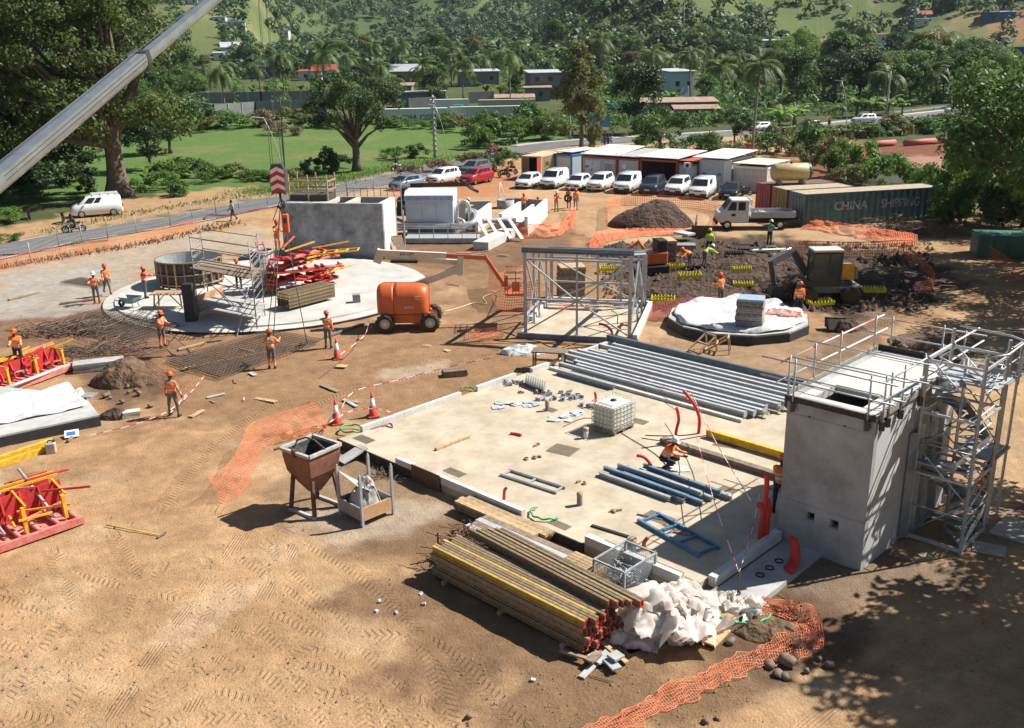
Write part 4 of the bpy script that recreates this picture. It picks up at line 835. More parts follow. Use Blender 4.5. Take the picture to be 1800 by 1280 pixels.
def motorbike(loc,rz,paint,label):
 root=E('motorcycle',loc,label,'motorcycle',rz)
 for y in(-.65,.65):
  mb=MB();mb.lathe([(.2,-.05),(.29,-.05),(.31,0),(.29,.05),(.2,.05),(.2,-.05)],16,axis='x');t=mb.build('wheel',RUBBER,root,loc=(0,y,.31));mb=MB();mb.lathe([(.2,-.02),(.05,-.03),(.05,.03),(.2,.02)],10,axis='x');mb.build('rim',CHROME,t)
 mb=MB();mb.tube([(0,-.5,.75),(0,-.2,.82),(0,.1,.78)],[.10,.15,.12],8);mb.box((0,-.66,.62),(.14,.3,.03));mb.box((0,.45,.66),(.16,.4,.12));mb.box((0,-.55,.86),(.2,.12,.22));mb.build('fairing',paint,root)
 mb=MB();mb.box((0,.25,.82),(.22,.62,.09));mb.build('seat',DARK,root)
 mb=MB();mb.box((0,0,.42),(.22,.4,.3));mb.tube([(.12,.1,.3),(.14,.7,.42)],.05,6);mb.tube([(0,-.65,.31),(0,-.45,.95)],.04,6);mb.tube([(0,.65,.31),(0,0,.45)],.035,5);mb.build('engine',DARK,root)
 mb=MB();mb.tube([(-.36,-.3,1.02),(-.1,-.45,.98),(.1,-.45,.98),(.36,-.3,1.02)],.018,5);mb.build('handlebar',DARK,root);return root
motorbike(G(131,409),R(-62),PW,'white motorcycle ridden along the road before the white van');person(G(131,409)+Vector((.1,.05,.0)),-62,'ride','rider in dark clothes on the white motorcycle',(.03,.03,.035),(.03,.03,.04),'black',0)
motorbike(G(698,300),R(-40),PW,'motorcycle coming along the road by the acacia');person(G(698,300)+Vector((.05,.1,0)),-40,'ride','rider in black on the motorcycle by the acacia',(.03,.03,.03),(.05,.05,.06),'black',0)
for px,py,rz,lab in[(52,385,30,'dark motorcycle parked in the shade left of the white van'),(112,392,20,'black motorcycle parked at the nose of the white van'),(886,312,50,'motorcycle parked beside the beige container'),(898,306,60,'second motorcycle parked against the beige container'),(1308,345,-70,'motorcycle parked at the red container door')]:motorbike(G(px,py),R(rz),PK,lab)
# ==== near site: building slab and everything on it
YAW=R(-44.3);DA=Vector((math.cos(YAW),math.sin(YAW),0));DB=Vector((-math.sin(YAW),math.cos(YAW),0));S0=P(594,772,.3);S0=Vector((S0.x,S0.y,0));ZS=.3
def SP(a,b,z=0.):return S0+DA*a+DB*b+Vector((0,0,z))
SCREED=mat('screeded_slab',(.36,.295,.205),.9,col2=(.56,.475,.36),scale=1.0,bump=.06,bscale=25,detail=9)
KERB=mat('pale_block_kerb',(.58,.57,.54),.9,var=.12,scale=2,bump=.1)
BITU=mat('bitumen_coat',(.03,.03,.032),.7,var=.4,scale=3)
root=E('building_slab',SP(7.7,7.9),'large pale screeded concrete slab of the building under construction','slab')
mb=MB();mb.prism([SP(.0,.0)[:2],SP(15.15,.0)[:2],SP(15.15,15.8)[:2],SP(0,15.8)[:2]],-.1,ZS);wpart(mb,'slab',SCREED,root)
def kerb(a0,b0,a1,b1,h=.22,w=.2,n=1,nm='kerb',z0=None,m=KERB):
 for i in range(n):
  p,q=SP(a0+(a1-a0)*i/n,b0+(b1-b0)*i/n),SP(a0+(a1-a0)*(i+1)/n,b0+(b1-b0)*(i+1)/n);d=(q-p).normalized()*.006
  zz=ZS-.02 if z0 is None else z0;up=Vector((0,0,zz+h/2));mb=MB();mb.bar(p+d+up,q-d+up,w,h);wpart(mb,nm,m,root)
kerb(.08,1.0,.08,6.0,.24,.16,5);kerb(.08,6.9,.08,9.2,.24,.16,2);kerb(.08,10.2,.08,15.7,.2,.16,4)
kerb(3.3,.05,4.2,.05,.26,.16);kerb(5.3,.05,9.2,.05,.26,.16,4);kerb(11.6,.12,14.8,.12,.28,.22,3);kerb(15.3,.75,15.3,4.2,.3,.22,3,z0=.12);kerb(.4,11.05,10.0,11.05,.14,.14,6)
mb=MB();mb.bar(SP(0,-.03,.12),SP(4.2,-.03,.12),.05,.42);mb.bar(SP(9.2,-.03,.12),SP(11.6,-.03,.12),.05,.40);wpart(mb,'edge_coating',BITU,root)
mb=MB();mb.bar(SP(4.2,-.07,.28),SP(5.6,-.07,.28),.03,.62);wpart(mb,'formwork_board',mat('brown_formply',(.09,.055,.04),.5,var=.2),root)
mb=MB();mb.prism([SP(15.45,.3)[:2],SP(16.6,.3)[:2],SP(16.6,4.3)[:2],SP(15.45,4.3)[:2]],-.05,.12);p_=wpart(mb,'footing_strip',CONC,root)
for b in(.9,2.1,2.6,3.1):
 mb=MB();c=SP(15.95,b,.121);mb.lathe([(.10,.0),(.10,.03),(.12,.03),(.12,0)],12,c);wpart(mb,'pipe_opening',BLACK,root)
 # --- concrete tower
TA0,TA1,TB0,TB1,TH=15.22,17.72,4.3,9.95,4.45
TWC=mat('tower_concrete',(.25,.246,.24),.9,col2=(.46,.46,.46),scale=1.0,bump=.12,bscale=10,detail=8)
tw=E('concrete_tower',SP((TA0+TA1)/2,(TB0+TB1)/2),'tall grey concrete tower with two small square openings','tower');th=.2
def tbox(a0,a1,b0,b1,z0,z1,m,nm,rt=tw):
 mb=MB();mb.prism([SP(a0,b0)[:2],SP(a1,b0)[:2],SP(a1,b1)[:2],SP(a0,b1)[:2]],z0,z1);return wpart(mb,nm,m,rt)
WIN=[(16.02,16.30),(16.72,17.0)];z0,z1=.95,1.24
mb=MB()
for a0,a1,q0,q1 in[(TA0,TA1,-.1,z0),(TA0,TA1,z1,TH),(TA0,WIN[0][0],z0,z1),(WIN[0][1],WIN[1][0],z0,z1),(WIN[1][1],TA1,z0,z1)]:mb.prism([SP(a0,TB0)[:2],SP(a1,TB0)[:2],SP(a1,TB0+th)[:2],SP(a0,TB0+th)[:2]],q0,q1)
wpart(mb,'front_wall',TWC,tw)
tbox(TA1-th,TA1,TB0+th,TB1,-.1,TH,mat('tower_sunlit_concrete',(.45,.455,.46),.9,col2=(.56,.56,.56),scale=.7,bump=.1,bscale=12),'side_wall');tbox(TA0,TA0+th,TB0+th,TB1,-.1,TH,TWC,'side_wall');tbox(TA0+th,TA1-th,TB1-th,TB1,-.1,TH,TWC,'back_wall')  # right side wall coloured paler than the front to read as sunlit
mb=MB()
for r_ in[(TA0+th,TA1-th,TB0+1.75,TB1-th),(TA0+th,TA1-th,TB0+th,TB0+.5),(TA0+th,TA0+.55,TB0+.5,TB0+1.75),(TA1-.6,TA1-th,TB0+.5,TB0+1.75)]:mb.prism([SP(r_[0],r_[2])[:2],SP(r_[1],r_[2])[:2],SP(r_[1],r_[3])[:2],SP(r_[0],r_[3])[:2]],TH-.25,TH-.015)
wpart(mb,'roof_slab',CONCL,tw)
for a0,a1 in WIN:
 for q in((a0,a0+.03,z0,z1),(a1-.03,a1,z0,z1),(a0+.03,a1-.03,z0,z0+.03),(a0+.03,a1-.03,z1-.03,z1)):
  tbox(q[0],q[1],TB0+.03,TB0+th+.02,q[2],q[3],CONC,'opening_frame')
mb=MB();mb.bar(SP(TA0-.05,TB0-.05,TH-.04),SP(TA1+.02,TB0-.05,TH-.04),.06,.16);wpart(mb,'edge_board',mat('soiled_board',(.05,.045,.04),.9,var=.5,scale=9),tw)
for q in((TA1+.05,TB0+.1,TA1+.05,TB1),(TA0-.05,TB0+.1,TA0-.05,TB1)):mb=MB();mb.bar(SP(q[0],q[1],TH+.02),SP(q[2],q[3],TH+.02),.04,.2);wpart(mb,'edge_board',mat('grey_toe_board',(.30,.29,.26),.9,var=.3,scale=6),tw)
mb=MB();mb.bar(SP(TA0,TB1+.05,TH+.04),SP(TA1,TB1+.05,TH+.04),.05,.26);wpart(mb,'edge_board',DARK,tw)
for k in range(4):mb=MB();mb.bar(SP(TA0+.62,TB0+.62+.3*k,TH-.7-.1*k),SP(TA1-.7,TB0+.62+.3*k,TH-.7-.1*k),.06,.09);wpart(mb,'hatch_rail',GALVM,tw)
for z_ in(1.42,3.98):mb=MB();mb.bar(SP(TA0+.01,TB0-.003,z_),SP(TA1-.01,TB0-.003,z_),.01,.018);wpart(mb,'pour_joint',CONCD,tw);mb=MB();mb.bar(SP(TA1+.003,TB0+.01,z_),SP(TA1+.003,TB1-.01,z_),.01,.018);wpart(mb,'pour_joint',CONC,tw)
for a in(15.9,16.9):mb=MB();mb.lathe([(.03,-.01),(.03,0),(.001,0)],8,(0,0,0),axis='y');o=mb.build('tie_hole',BLACK,tw,(0,0,0),SP(a,TB0-.004,TH-.45)-tw.location,(0,0,YAW))
# --- guard rails on the tower
gr=E('guard_rail_scaffold',SP((TA0+TA1)/2,(TB0+TB1)/2,TH),'tube scaffold guard rail clamped round the top of the concrete tower','scaffold')
def pipe(rt,pts,r=.024,m=GALV,nm='tube',n=6):mb=MB();mb.tube(pts,r,n);return wpart(mb,nm,m,rt)
for a,b in[(TA0-.09,TB0+.15),(TA0-.09,TB0+1.6),(TA0-.09,TB0+3.2),(TA0-.09,TB1-.1),(TA1+.09,TB0+.15),(TA1+.09,TB0+.5),(TA1+.09,TB0+1.3),(TA1+.09,TB0+2.6),(TA1+.09,TB0+3.8),(TA1+.09,TB1-.1),(TA0+.35,TB1+.09),(TA0+.2,TB0-.09),(TA1-.2,TB0-.09),(TA0+1.9,TB1+.09)]:
 pipe(gr,[SP(a,b,TH-.35),SP(a,b,TH+1.12)],.026,GALV,'post');mb=MB();mb.bar(SP(a,b,TH-.38),SP(a,b,TH-.12),.12,.12);mb.v=[Vector(v)for v in mb.v];wpart(mb,'clamp',mat('clamp_steel',(.10,.10,.10),.7,.4),gr)
RTUBE=mat('red_white_tube',(.6,.12,.1),.5,col2=(.75,.7,.66),scale=1.2,detail=0)
for h,e0,e1 in((.48,-.9,.9),(1.0,-.55,.55)):
 pipe(gr,[SP(TA0-.13,TB0+e0*.5,TH+h),SP(TA0-.13,TB1+e1,TH+h)],.024,WHITE if h<.6 else RTUBE,'rail');pipe(gr,[SP(TA1+.13,TB0+e0*.3,TH+h),SP(TA1+.13,TB1+e1*1.6,TH+h)],.024,WHITE,'rail')
 pipe(gr,[SP(TA0-.9,TB1+.13,TH+h),SP(TA1+.6,TB1+.13,TH+h)],.024,GALV if h<.6 else RTUBE,'rail');pipe(gr,[SP(TA0-.8,TB0-.13,TH+h),SP(TA1+.5,TB0-.13,TH+h)],.024,GALV,'rail');pipe(gr,[SP(TA0-.5,TB0+1.9,TH+h+.05),SP(TA1+.5,TB0+1.9,TH+h+.05)],.022,GALV,'rail')
for h in(.3,.85):pipe(gr,[SP(TA0-.3,TB0+.75,TH+h),SP(TA1+.4,TB0+.75,TH+h)],.022,GALV,'rail')
# --- spiral stair tower
sa0,sa1,sb0,sb1,sh=17.86,19.36,6.95,8.7,5.7
stt=E('stair_tower',SP(18.6,7.8),'galvanised scaffold stair tower winding up beside the concrete tower','stair tower');cen=(18.6,7.8)
for a,b,k in((sa0,sb0,5.5),(sa1,sb0,5.75),(sa1,sb1,5.85),(sa0,sb1,5.9)):mb=MB();mb.bar(SP(a,b,.02),SP(a,b,k),.075,.075);wpart(mb,'post',GALV,stt)
mb=MB();mb.tube([SP(*cen,.1),SP(*cen,5.4)],.05,8);wpart(mb,'newel',GALV,stt)
SHEETG=mat('worn_grey_tread',(.34,.34,.34),.6,.3,var=.3,scale=6)
def rim(t):
 t=t%1;q=t*4;k=int(q);f=q-k;cs=[(sa0,sb0),(sa1,sb0),(sa1,sb1),(sa0,sb1)];a,b=cs[k],cs[(k+1)%4];return(a[0]+(b[0]-a[0])*f,a[1]+(b[1]-a[1])*f)
for i in range(27):
 t0,t1=i/13.+.25,(i+1.12)/13.+.25;z=.25+.19*i;p,q=rim(t0),rim(t1);k=.93;p=(cen[0]+(p[0]-cen[0])*k,cen[1]+(p[1]-cen[1])*k);q=(cen[0]+(q[0]-cen[0])*k,cen[1]+(q[1]-cen[1])*k)
 mb=MB();mb.prism([SP(*cen)[:2],SP(*p)[:2],SP(*q)[:2]],z-.03,z+.012);wpart(mb,'tread',SHEETG,stt)
for i in range(9):
 t0,t1=i/4.3+.25,(i+1)/4.3+.25;zz=.25+.19*13*(i/4.3);z2=.25+.19*13*((i+1)/4.3);p,q=rim(t0),rim(t1)
 if z2>5.2:break
 for h in(.5,1.0):pipe(stt,[SP(*p,zz+h),SP(*q,z2+h)],.022,GALV,'handrail')
 mb=MB();a,b=SP(*p,zz),SP(*q,z2);mb.add([a-Vector((0,0,.14)),b-Vector((0,0,.14)),b+Vector((0,0,.14)),a+Vector((0,0,.14)),a*.996+SP(*cen,zz)*.004-Vector((0,0,.14)),b*.996+SP(*cen,z2)*.004-Vector((0,0,.14)),b*.996+SP(*cen,z2)*.004+Vector((0,0,.14)),a*.996+SP(*cen,zz)*.004+Vector((0,0,.14))],[(0,1,2,3),(7,6,5,4),(3,2,6,7),(0,4,5,1)]);wpart(mb,'stringer',GALV,stt)
for z in(.12,2.1,3.9,5.4):
 for p,q in(((sa0,sb0),(sa1,sb0)),((sa1,sb0),(sa1,sb1)),((sa1,sb1),(sa0,sb1)),((sa0,sb1),(sa0,sb0))):mb=MB();mb.bar(SP(*p,z),SP(*q,z),.05,.07 if z>.2 else .12);wpart(mb,'ledger',GALV,stt)
mb=MB();mb.prism([SP(sa0,sb0+.9)[:2],SP(sa1+.1,sb0+.9)[:2],SP(sa1+.1,sb1+.35)[:2],SP(sa0,sb1+.35)[:2]],4.62,4.68);wpart(mb,'landing',GALVM,stt)
mb=MB();mb.prism([SP(sa0,sb0)[:2],SP(sa1,sb0+.02)[:2],SP(sa1,sb0+.75)[:2],SP(sa0,sb0+.5)[:2]],2.36,2.42);wpart(mb,'landing',GALVM,stt)
pipe(stt,[SP(sa1,sb0,5.75),SP(sa1+.35,sb0+.5,5.8),SP(sa1+.35,sb1+.1,5.85),SP(sa1-.1,sb1+.4,5.85),SP(sa0,sb1+.4,5.9)],.03,GALV,'top_rail');pipe(stt,[SP(sa1+.35,sb1+.1,5.85),SP(sa1+.3,sb1+.1,4.6)],.03,GALV,'post')
for(p,q),fl in((((sa1,sb0),(sa1,sb1)),0),(((sa0,sb0),(sa1,sb0)),1),(((sa1,sb1),(sa0,sb1)),0)):
 for k in range(4):
  z=.2+1.33*k;u_,v_=(p,q)if(k+fl)%2 else(q,p);pipe(stt,[SP(*u_,z),SP(*v_,z+1.33)],.02,GALV,'brace')
 for z in(1.1,3.0,4.7,5.1):pipe(stt,[SP(*p,z),SP(*q,z)],.02,GALV,'guard_tube')
for b_ in(9.3,10.2):
 mb=MB();mb.bar(SP(sa1-.1,b_,.02),SP(sa1-.1,b_,5.5),.06,.06);wpart(mb,'post',GALV,stt)
for z in(2.3,4.5,5.0,5.45):pipe(stt,[SP(sa1-.1,sb1,z),SP(sa1-.1,10.2,z)],.022,GALV,'guard_tube')
mb=MB();mb.prism([SP(sa0+.1,sb1+.36)[:2],SP(sa1,sb1+.36)[:2],SP(sa1,10.25)[:2],SP(sa0+.1,10.25)[:2]],4.42,4.48);wpart(mb,'landing',GALVM,stt);mb=MB();mb.prism([SP(sa0+.3,sb1+.1)[:2],SP(sa1,sb1+.1)[:2],SP(sa1,10.2)[:2],SP(sa0+.3,10.2)[:2]],2.18,2.24);wpart(mb,'landing',SHEETG,stt)
CORR=mat('bent_sheet_metal',(.36,.40,.44),.4,.6,var=.3,scale=3)
for i in range(6):mb=MB();a,b=SP(TA1+.10,6.6+.35*i,.15),SP(TA1+.10,6.9+.35*i,3.6);mb.bar(SP(TA1+.11,6.75+.36*i,.1),SP(TA1+.09,6.75+.36*i,3.3+.2*(i%3)),.05,.30,roll=PI/2+.4*(-1)**i);mb.thing('sheet_metal_strip',CORR,'%s grey metal sheet leaning upright between tower and stairs'%ordn(i),'metal sheet','metal sheets leaning by the stair tower')
mb=MB();c=P(1755,735,1.2);mb.prism([SP(19.5,8.8)[:2],SP(20.6,8.8)[:2],SP(20.6,10.3)[:2],SP(19.5,10.3)[:2]],.0,.03);mb.thing('plywood_sheet',mat('dusty_sheet',(.40,.36,.31),.9,var=.2),'dusty board lying on the ground behind the stair tower','board')
mb=MB();c=P(1738,967);mb.box((c.x,c.y,.04),(.85,.65,.03),YAW+.3);mb.thing('plywood_sheet',mat('dusty_sheet',(.4,.36,.31)),'pale board lying at the near foot of the stair tower','board')
mb=MB();c=P(1628,978);mb.box((c.x,c.y,.03),(.4,.25,.02),YAW+.9);mb.thing('plywood_sheet',mat('dusty_sheet',(.4,.36,.31)),'small pale board scrap before the stair tower','board')
# --- steel beams laid out on the slab
BG='steel beams laid side by side on the slab';BEAM=mat('galv_beam',(.46,.48,.50),.55,.1,var=.18,scale=3,rnd=.15)
beams=[(-.1,15.75,12.2,.34),(.75,15.1,11.4,.22),(.3,14.65,11.0,.22),(1.2,14.2,9.6,.2),(.45,13.75,10.4,.2),(.15,13.3,10.6,.24),(.0,12.85,10.5,.26),(-.2,12.4,10.4,.24),(1.0,12.05,9.3,.2),(1.4,11.75,8.7,.18),(.7,11.42,9.2,.18)]
for i,(a,b,L,h)in enumerate(beams):
 rt=E('steel_beam',SP(a+L/2,b,ZS),'%s steel beam from the far edge in the row laid on the slab'%ordn(i),'steel beam',0,BG)
 mb=MB();z=ZS+.1+h/2;mb.ibeam(SP(a,b,z),SP(a+L,b+(i*37%7-3)*.012,z),.15,h,.02);wpart(mb,'beam',BEAM if i else STEELB,rt)
 for e in(a+.01,a+L-.01):mb=MB();mb.bar(SP(e,b-.12,z),SP(e,b+.12,z),.025,h+.06);wpart(mb,'end_plate',GALVM,rt)
 for q in(.2,.5,.8):mb=MB();mb.bar(SP(a+L*q,b-.13,ZS+.05),SP(a+L*q,b+.13,ZS+.05),.08,.098);wpart(mb,'bearer',WOOD,rt)
 if i in(3,5,6,8):mb=MB();mb.bar(SP(a+L,b,z),SP(a+L+.22,b,z),.1,.12);wpart(mb,'bracket',CHROME,rt)
mb=MB();z=ZS+.3;mb.ibeam(SP(1.1,10.75,ZS+.13),SP(4.2,10.75,ZS+.13),.16,.22,.02);mb.thing('steel_beam',GALVM,'short galvanised beam nearest the white liquid tank','steel beam')
mb=MB();mb.bar(SP(9.8,9.0,ZS+.16),SP(14.0,9.0,ZS+.16),.16,.26);mb.thing('timber_beam',YELB,'yellow formwork beam lying along the slab behind the crouching worker','beam')
mb=MB();mb.bar(SP(8.9,7.5,ZS+.1),SP(14.6,7.5,ZS+.1),.26,.2);mb.thing('timber_beam',WOODO,'weathered brown plank on the slab right of the crouching worker','plank')
mb=MB();mb.bar(SP(13.6,6.7,ZS+.02),SP(15.0,6.9,ZS+.02),.12,.06);mb.thing('steel_angle',BLUE,'short blue steel bar in the shade beside the tower','steel bar')
# --- blue steel bundle
for i in range(9):
 b=3.85+.17*i+random.uniform(-.03,.03);a=9.15+random.uniform(-.2,.5)+(.7 if i>5 else 0);L=random.uniform(2.7,3.3);z=ZS+.10+(.13 if i%3==1 else 0);sk=random.uniform(-.12,.12)
 mb=MB();mb.ibeam(SP(a,b,z),SP(a+L,b+sk-.1,z),.12,.14,.02);mb.thing('blue_steel_section',BLUE if i%2 else GALV,'%s steel section, counted from the front, in the blue bundle on the slab'%ordn(i),'steel section','bundle of blue steel sections')
def ladder(pts,m,label,nr=3,w=.08,cat='ladder frame',name='steel_ladder_frame',z=ZS+.06):
 (a0,b0),(a1,b1),wd=pts;d=Vector((a1-a0,b1-b0,0));L=d.length;d/=L;s=Vector((-d.y,d.x,0));rt=E(name,SP((a0+a1)/2,(b0+b1)/2,ZS),label,cat)
 for k in(0,1):mb=MB();mb.bar(SP(a0+s.x*wd*k,b0+s.y*wd*k,z),SP(a1+s.x*wd*k,b1+s.y*wd*k,z),w,w*1.2);wpart(mb,'side_rail',m,rt)
 for i in range(nr):t=(.04+.92*i/(nr-1))*L;mb=MB();mb.bar(SP(a0+d.x*t+s.x*w*.6,b0+d.y*t+s.y*w*.6,z),SP(a0+d.x*t+s.x*(wd-w*.6),b0+d.y*t+s.y*(wd-w*.6),z),w*.8,w*.8);wpart(mb,'rung',m,rt)
 return rt
ladder(((11.9,2.1),(14.4,1.55),.75),mat('blue_ladder_paint',(.08,.19,.34),.5),'blue steel ladder frame on the shaded front corner of the slab',4);ladder(((6.6,1.7),(8.9,1.9),.45),GALV,'small galvanised frame lying near the front kerb',3,.06)
# --- IBC tank
ib=E('liquid_tank',SP(6.8,7.4,ZS),'white plastic liquid tank in a metal cage on a pallet','tank',YAW);
mb=MB();mb.box((0,0,.62),(.98,1.18,.86));mb.box((0,0,1.07),(.8,1.0,.06),taper=.8);o=mb.build('bottle',mat('milky_plastic',(.62,.61,.52),.5,var=.06),ib,bevel=.05)
mb=MB();mb.lathe([(.11,1.10),(.11,1.14),(.001,1.14)],14);mb.build('cap',DARK,ib)
mb=MB();
for z in(.2,.36,.52,.68,.84,1.0,1.14):
 for p,q in(((-.51,-.61),(.51,-.61)),((.51,-.61),(.51,.61)),((.51,.61),(-.51,.61)),((-.51,.61),(-.51,-.61))):mb.tube([(*p,z),(*q,z)],.011,5)
for i in range(7):
 for s in(-1,1):x=-.51+1.02*i/6;mb.tube([(x,s*.615,.16),(x,s*.615,1.15)],.011,5);y=-.61+1.22*i/6;mb.tube([(s*.515,y,.16),(s*.515,y,1.15)],.011,5)
mb.build('cage',GALV,ib)
for y in(-.5,0,.5):
 mb=MB();mb.box((0,y,.06),(1.0,.12,.12));mb.build('pallet_block',WOODO,ib)
mb=MB();mb.box((0,0,.14),(1.04,1.22,.04));mb.build('pallet_deck',WOODO,ib)
# --- small steel parts, plates, mats, pipes
def plates(px,py,n,sp,label,m=mat('plate_steel',(.48,.50,.52),.55,.1,var=.15,rnd=.2),z=ZS,s=.3):
 c=P(px,py,z);rt=E('plate_pile',c,label,'steel plates');rg=random.Random(px)
 for i in range(n):mb=MB();mb.box((rg.uniform(-sp,sp),rg.uniform(-sp,sp)*.7,.015+.012*(i%4)),(s*rg.uniform(.6,1.2),s*rg.uniform(.6,1.1),.012),rg.uniform(0,3));mb.build('plate',m,rt)
plates(890,713,12,.45,'loose pile of flat steel plates on a pallet nearest the left kerb');plates(930,712,6,.35,'small scatter of steel plates right of the plate pallet');plates(985,737,9,.38,'flat plates scattered left of the white liquid tank');plates(1012,728,6,.3,'small plates just behind the liquid tank cage')
def brackets(px,py,n,sp,label,z=ZS):
 c=P(px,py,z);rt=E('bracket_heap',c,label,'steel brackets');rg=random.Random(px+1)
 for i in range(n):mb=MB();q=(rg.uniform(-sp,sp),rg.uniform(-sp,sp)*.7,.07);a=rg.uniform(0,3);mb.box(q,(.2,.04,.14),a);mb.box((q[0]+.05*math.cos(a+1.57),q[1]+.05*math.sin(a+1.57),.02),(.2,.14,.03),a);mb.build('bracket',GALVM,rt)
brackets(972,697,20,.75,'heap of small galvanised brackets before the beam row');brackets(1018,700,8,.35,'few galvanised brackets right of the bracket heap');brackets(1030,716,6,.25,'grey brackets touching the liquid tank');brackets(905,676,9,.4,'galvanised brackets at the far left slab edge')
for i in range(9):mb=MB();c=P(925+4*i,676+1.6*i,ZS);mb.box((c.x,c.y,ZS+.16),(.03,.5,.34),YAW+.5,rot=(.25,0,YAW+.6));mb.thing('steel_plate',CORR,'%s upright blue-grey plate of the stacked row near the bracket heap'%ordn(i),'steel plate','row of upright steel plates')
MESHM=mat('weathered_mesh_mat',(.23,.19,.14),.9,var=.2)
def mat_net(px,py,w,d,rz,label,z=ZS+.012,step=.05,m=MESHM,name='mesh_mat'):
 c=P(px,py,z);mb=MB();n=int(w/step);k=int(d/step)
 for i in range(n+1):mb.box((c.x+math.cos(rz)*(-w/2+i*step),c.y+math.sin(rz)*(-w/2+i*step),z),(.014,d,.01),rz)
 for j in range(k+1):mb.box((c.x-math.sin(rz)*(-d/2+j*step),c.y+math.cos(rz)*(-d/2+j*step),z+.006),(w,.014,.01),rz)
 mb.thing(name,m,label,'wire mesh')
mat_net(990,791,.95,.75,YAW+.2,'small wire mesh mat lying in the middle of the slab');mat_net(1158,910,.9,.5,YAW,'wire mesh mat before the blue steel bundle');mat_net(1275,782,.8,.4,YAW+.3,'wire mesh mat behind the crouching worker');mat_net(1120,740,.8,.4,YAW+.1,'wire mesh mat right of the liquid tank');mat_net(968,720,.5,.35,YAW,'small wire mesh mat by the pipe stub');mat_net(1280,860,.5,.3,YAW,'wire mesh scrap at the edge of the tower shade');mat_net(985,922,.7,.3,YAW,'dark wire mesh by the green hose ring');mat_net(1240,1032,.9,.5,YAW,'dark wire mesh at the front slab corner',.1);mat_net(800,830,.8,.35,YAW,'rusty mesh offcut near the front kerb');mat_net(640,772,.8,.4,YAW,'rusty mesh at the left slab corner')
def stub(px,py,h,r,m,label,cap=None,z=ZS):
 c=P(px,py,z);rt=E('pipe_stub',c,label,'pipe stub');mb=MB();mb.lathe([(r,0),(r,h),(r*.82,h),(r*.82,h-.05)],14);mb.build('pipe',m,rt)
 mb=MB();mb.lathe([(r*1.08,h-.12),(r*1.1,h-.01),(.001,h+.01)],12);mb.build('tape_cap',cap or mat('tan_tape',(.45,.25,.09),.6),rt)
stub(1019,888,.42,.09,mat('grey_pipe',(.2,.2,.2),.6),'grey capped pipe stub in the middle of the slab');stub(962,722,.42,.08,mat('grey_pipe',(.2,.2,.2),.6),'grey pipe stub beside the scattered plates');stub(1030,770,.4,.09,WHITE,'white taped pipe stub in front of the liquid tank');stub(1110,970,.42,.13,BLUE,'blue capped pipe stub at the front kerb')
def hose(pts,r,m,label,name='pipe',cat='pipe',z=None):
 q=smooth_line([tuple(p)for p in pts],5);mb=MB();mb.tube([Vector(tuple(v))for v in q],r,8);return mb.thing(name,m,label,cat)
def bent(px,py,pts,r,m,label):c=P(px,py,ZS);hose([c+Vector(p)for p in pts],r,m,label,'conduit')
bent(1187,780,[(0,0,0),(.02,0,.5),(.1,.05,.9),(.0,0,1.35)],.055,REDP,'red conduit standing right behind the crouching worker');bent(1228,762,[(0,0,0),(0,0,.6),(-.2,.1,1.1),(-.55,.3,1.55)],.06,REDP,'tall red conduit leaning left over the beam ends');bent(1143,832,[(0,0,0),(0,0,.3),(-.2,.05,.55),(-.45,.1,.6)],.055,REDP,'short bent red conduit left of the crouching worker');bent(1047,715,[(0,0,0),(0,0,.4),(-.03,0,.6)],.05,REDP,'short red conduit behind the liquid tank');bent(897,764,[(0,0,.05),(.2,-.05,.05),(.4,-.2,.05)],.05,REDP,'short red pipe piece lying near the slab centre');bent(886,878,[(0,0,0),(.02,0,.3),(.1,0,.4)],.05,REDP,'red conduit end sticking up by the small frame');bent(1132,965,[(0,0,0),(0,.0,.2),(.1,.0,.35)],.06,REDP,'red conduit end at the blue pipe stub')
for k,(dx,h)in enumerate(((0,2.0),(.11,1.2),(-.1,1.1),(.03,1.05))):bent(1340+k,946,[(dx,dx*.4,0),(dx,dx*.4,h*.5),(dx+.02,dx*.4,h*.8),(dx-.06*k,dx*.2,h)],.075,REDP,['tallest red conduit of the bundle beside the tower','second red conduit in the bundle beside the tower','third red conduit in the bundle beside the tower','rearmost red conduit in the bundle beside the tower'][k])
for k in range(3):c=P(1392+4*k,985+3*k,.15);hose([c+Vector((0,.35,.55)),c+Vector((.05,.15,.35)),c+Vector((-.05,-.15,.1)),c+Vector((-.3,-.5,.05))],.08,REDP,['leftmost fallen red pipe before the tower front','middle fallen red pipe before the tower front','rightmost fallen red pipe before the tower front'][k])
def ringhose(px,py,r,label,z=.05,a0=0,a1=5.6,n=2,m=GREENP,rr=.03):
 c=P(px,py,z);pts=[]
 for i in range(int(14*n)):a=a0+a1*i/14;pts.append(c+Vector((math.cos(a)*r*(1+.03*math.sin(i)),math.sin(a)*r*.9,rr+.02*(i%3)+.05*abs(math.sin(a*.5)))))
 hose(pts,rr,m,label,'hose')
ringhose(962,905,.5,'green hose ring lying near the front kerb',ZS,2.2,3.4,1);ringhose(618,757,.42,'coil of green hose at the left slab corner',.05,.5,5.8,2,rr=.035);ringhose(1300,1075,.75,'green hose loop over the small plastic heap',.12,2.6,3.6,1);ringhose(822,688,.3,'green hose loop sticking out behind the left kerb',.05,0,3.2,1)
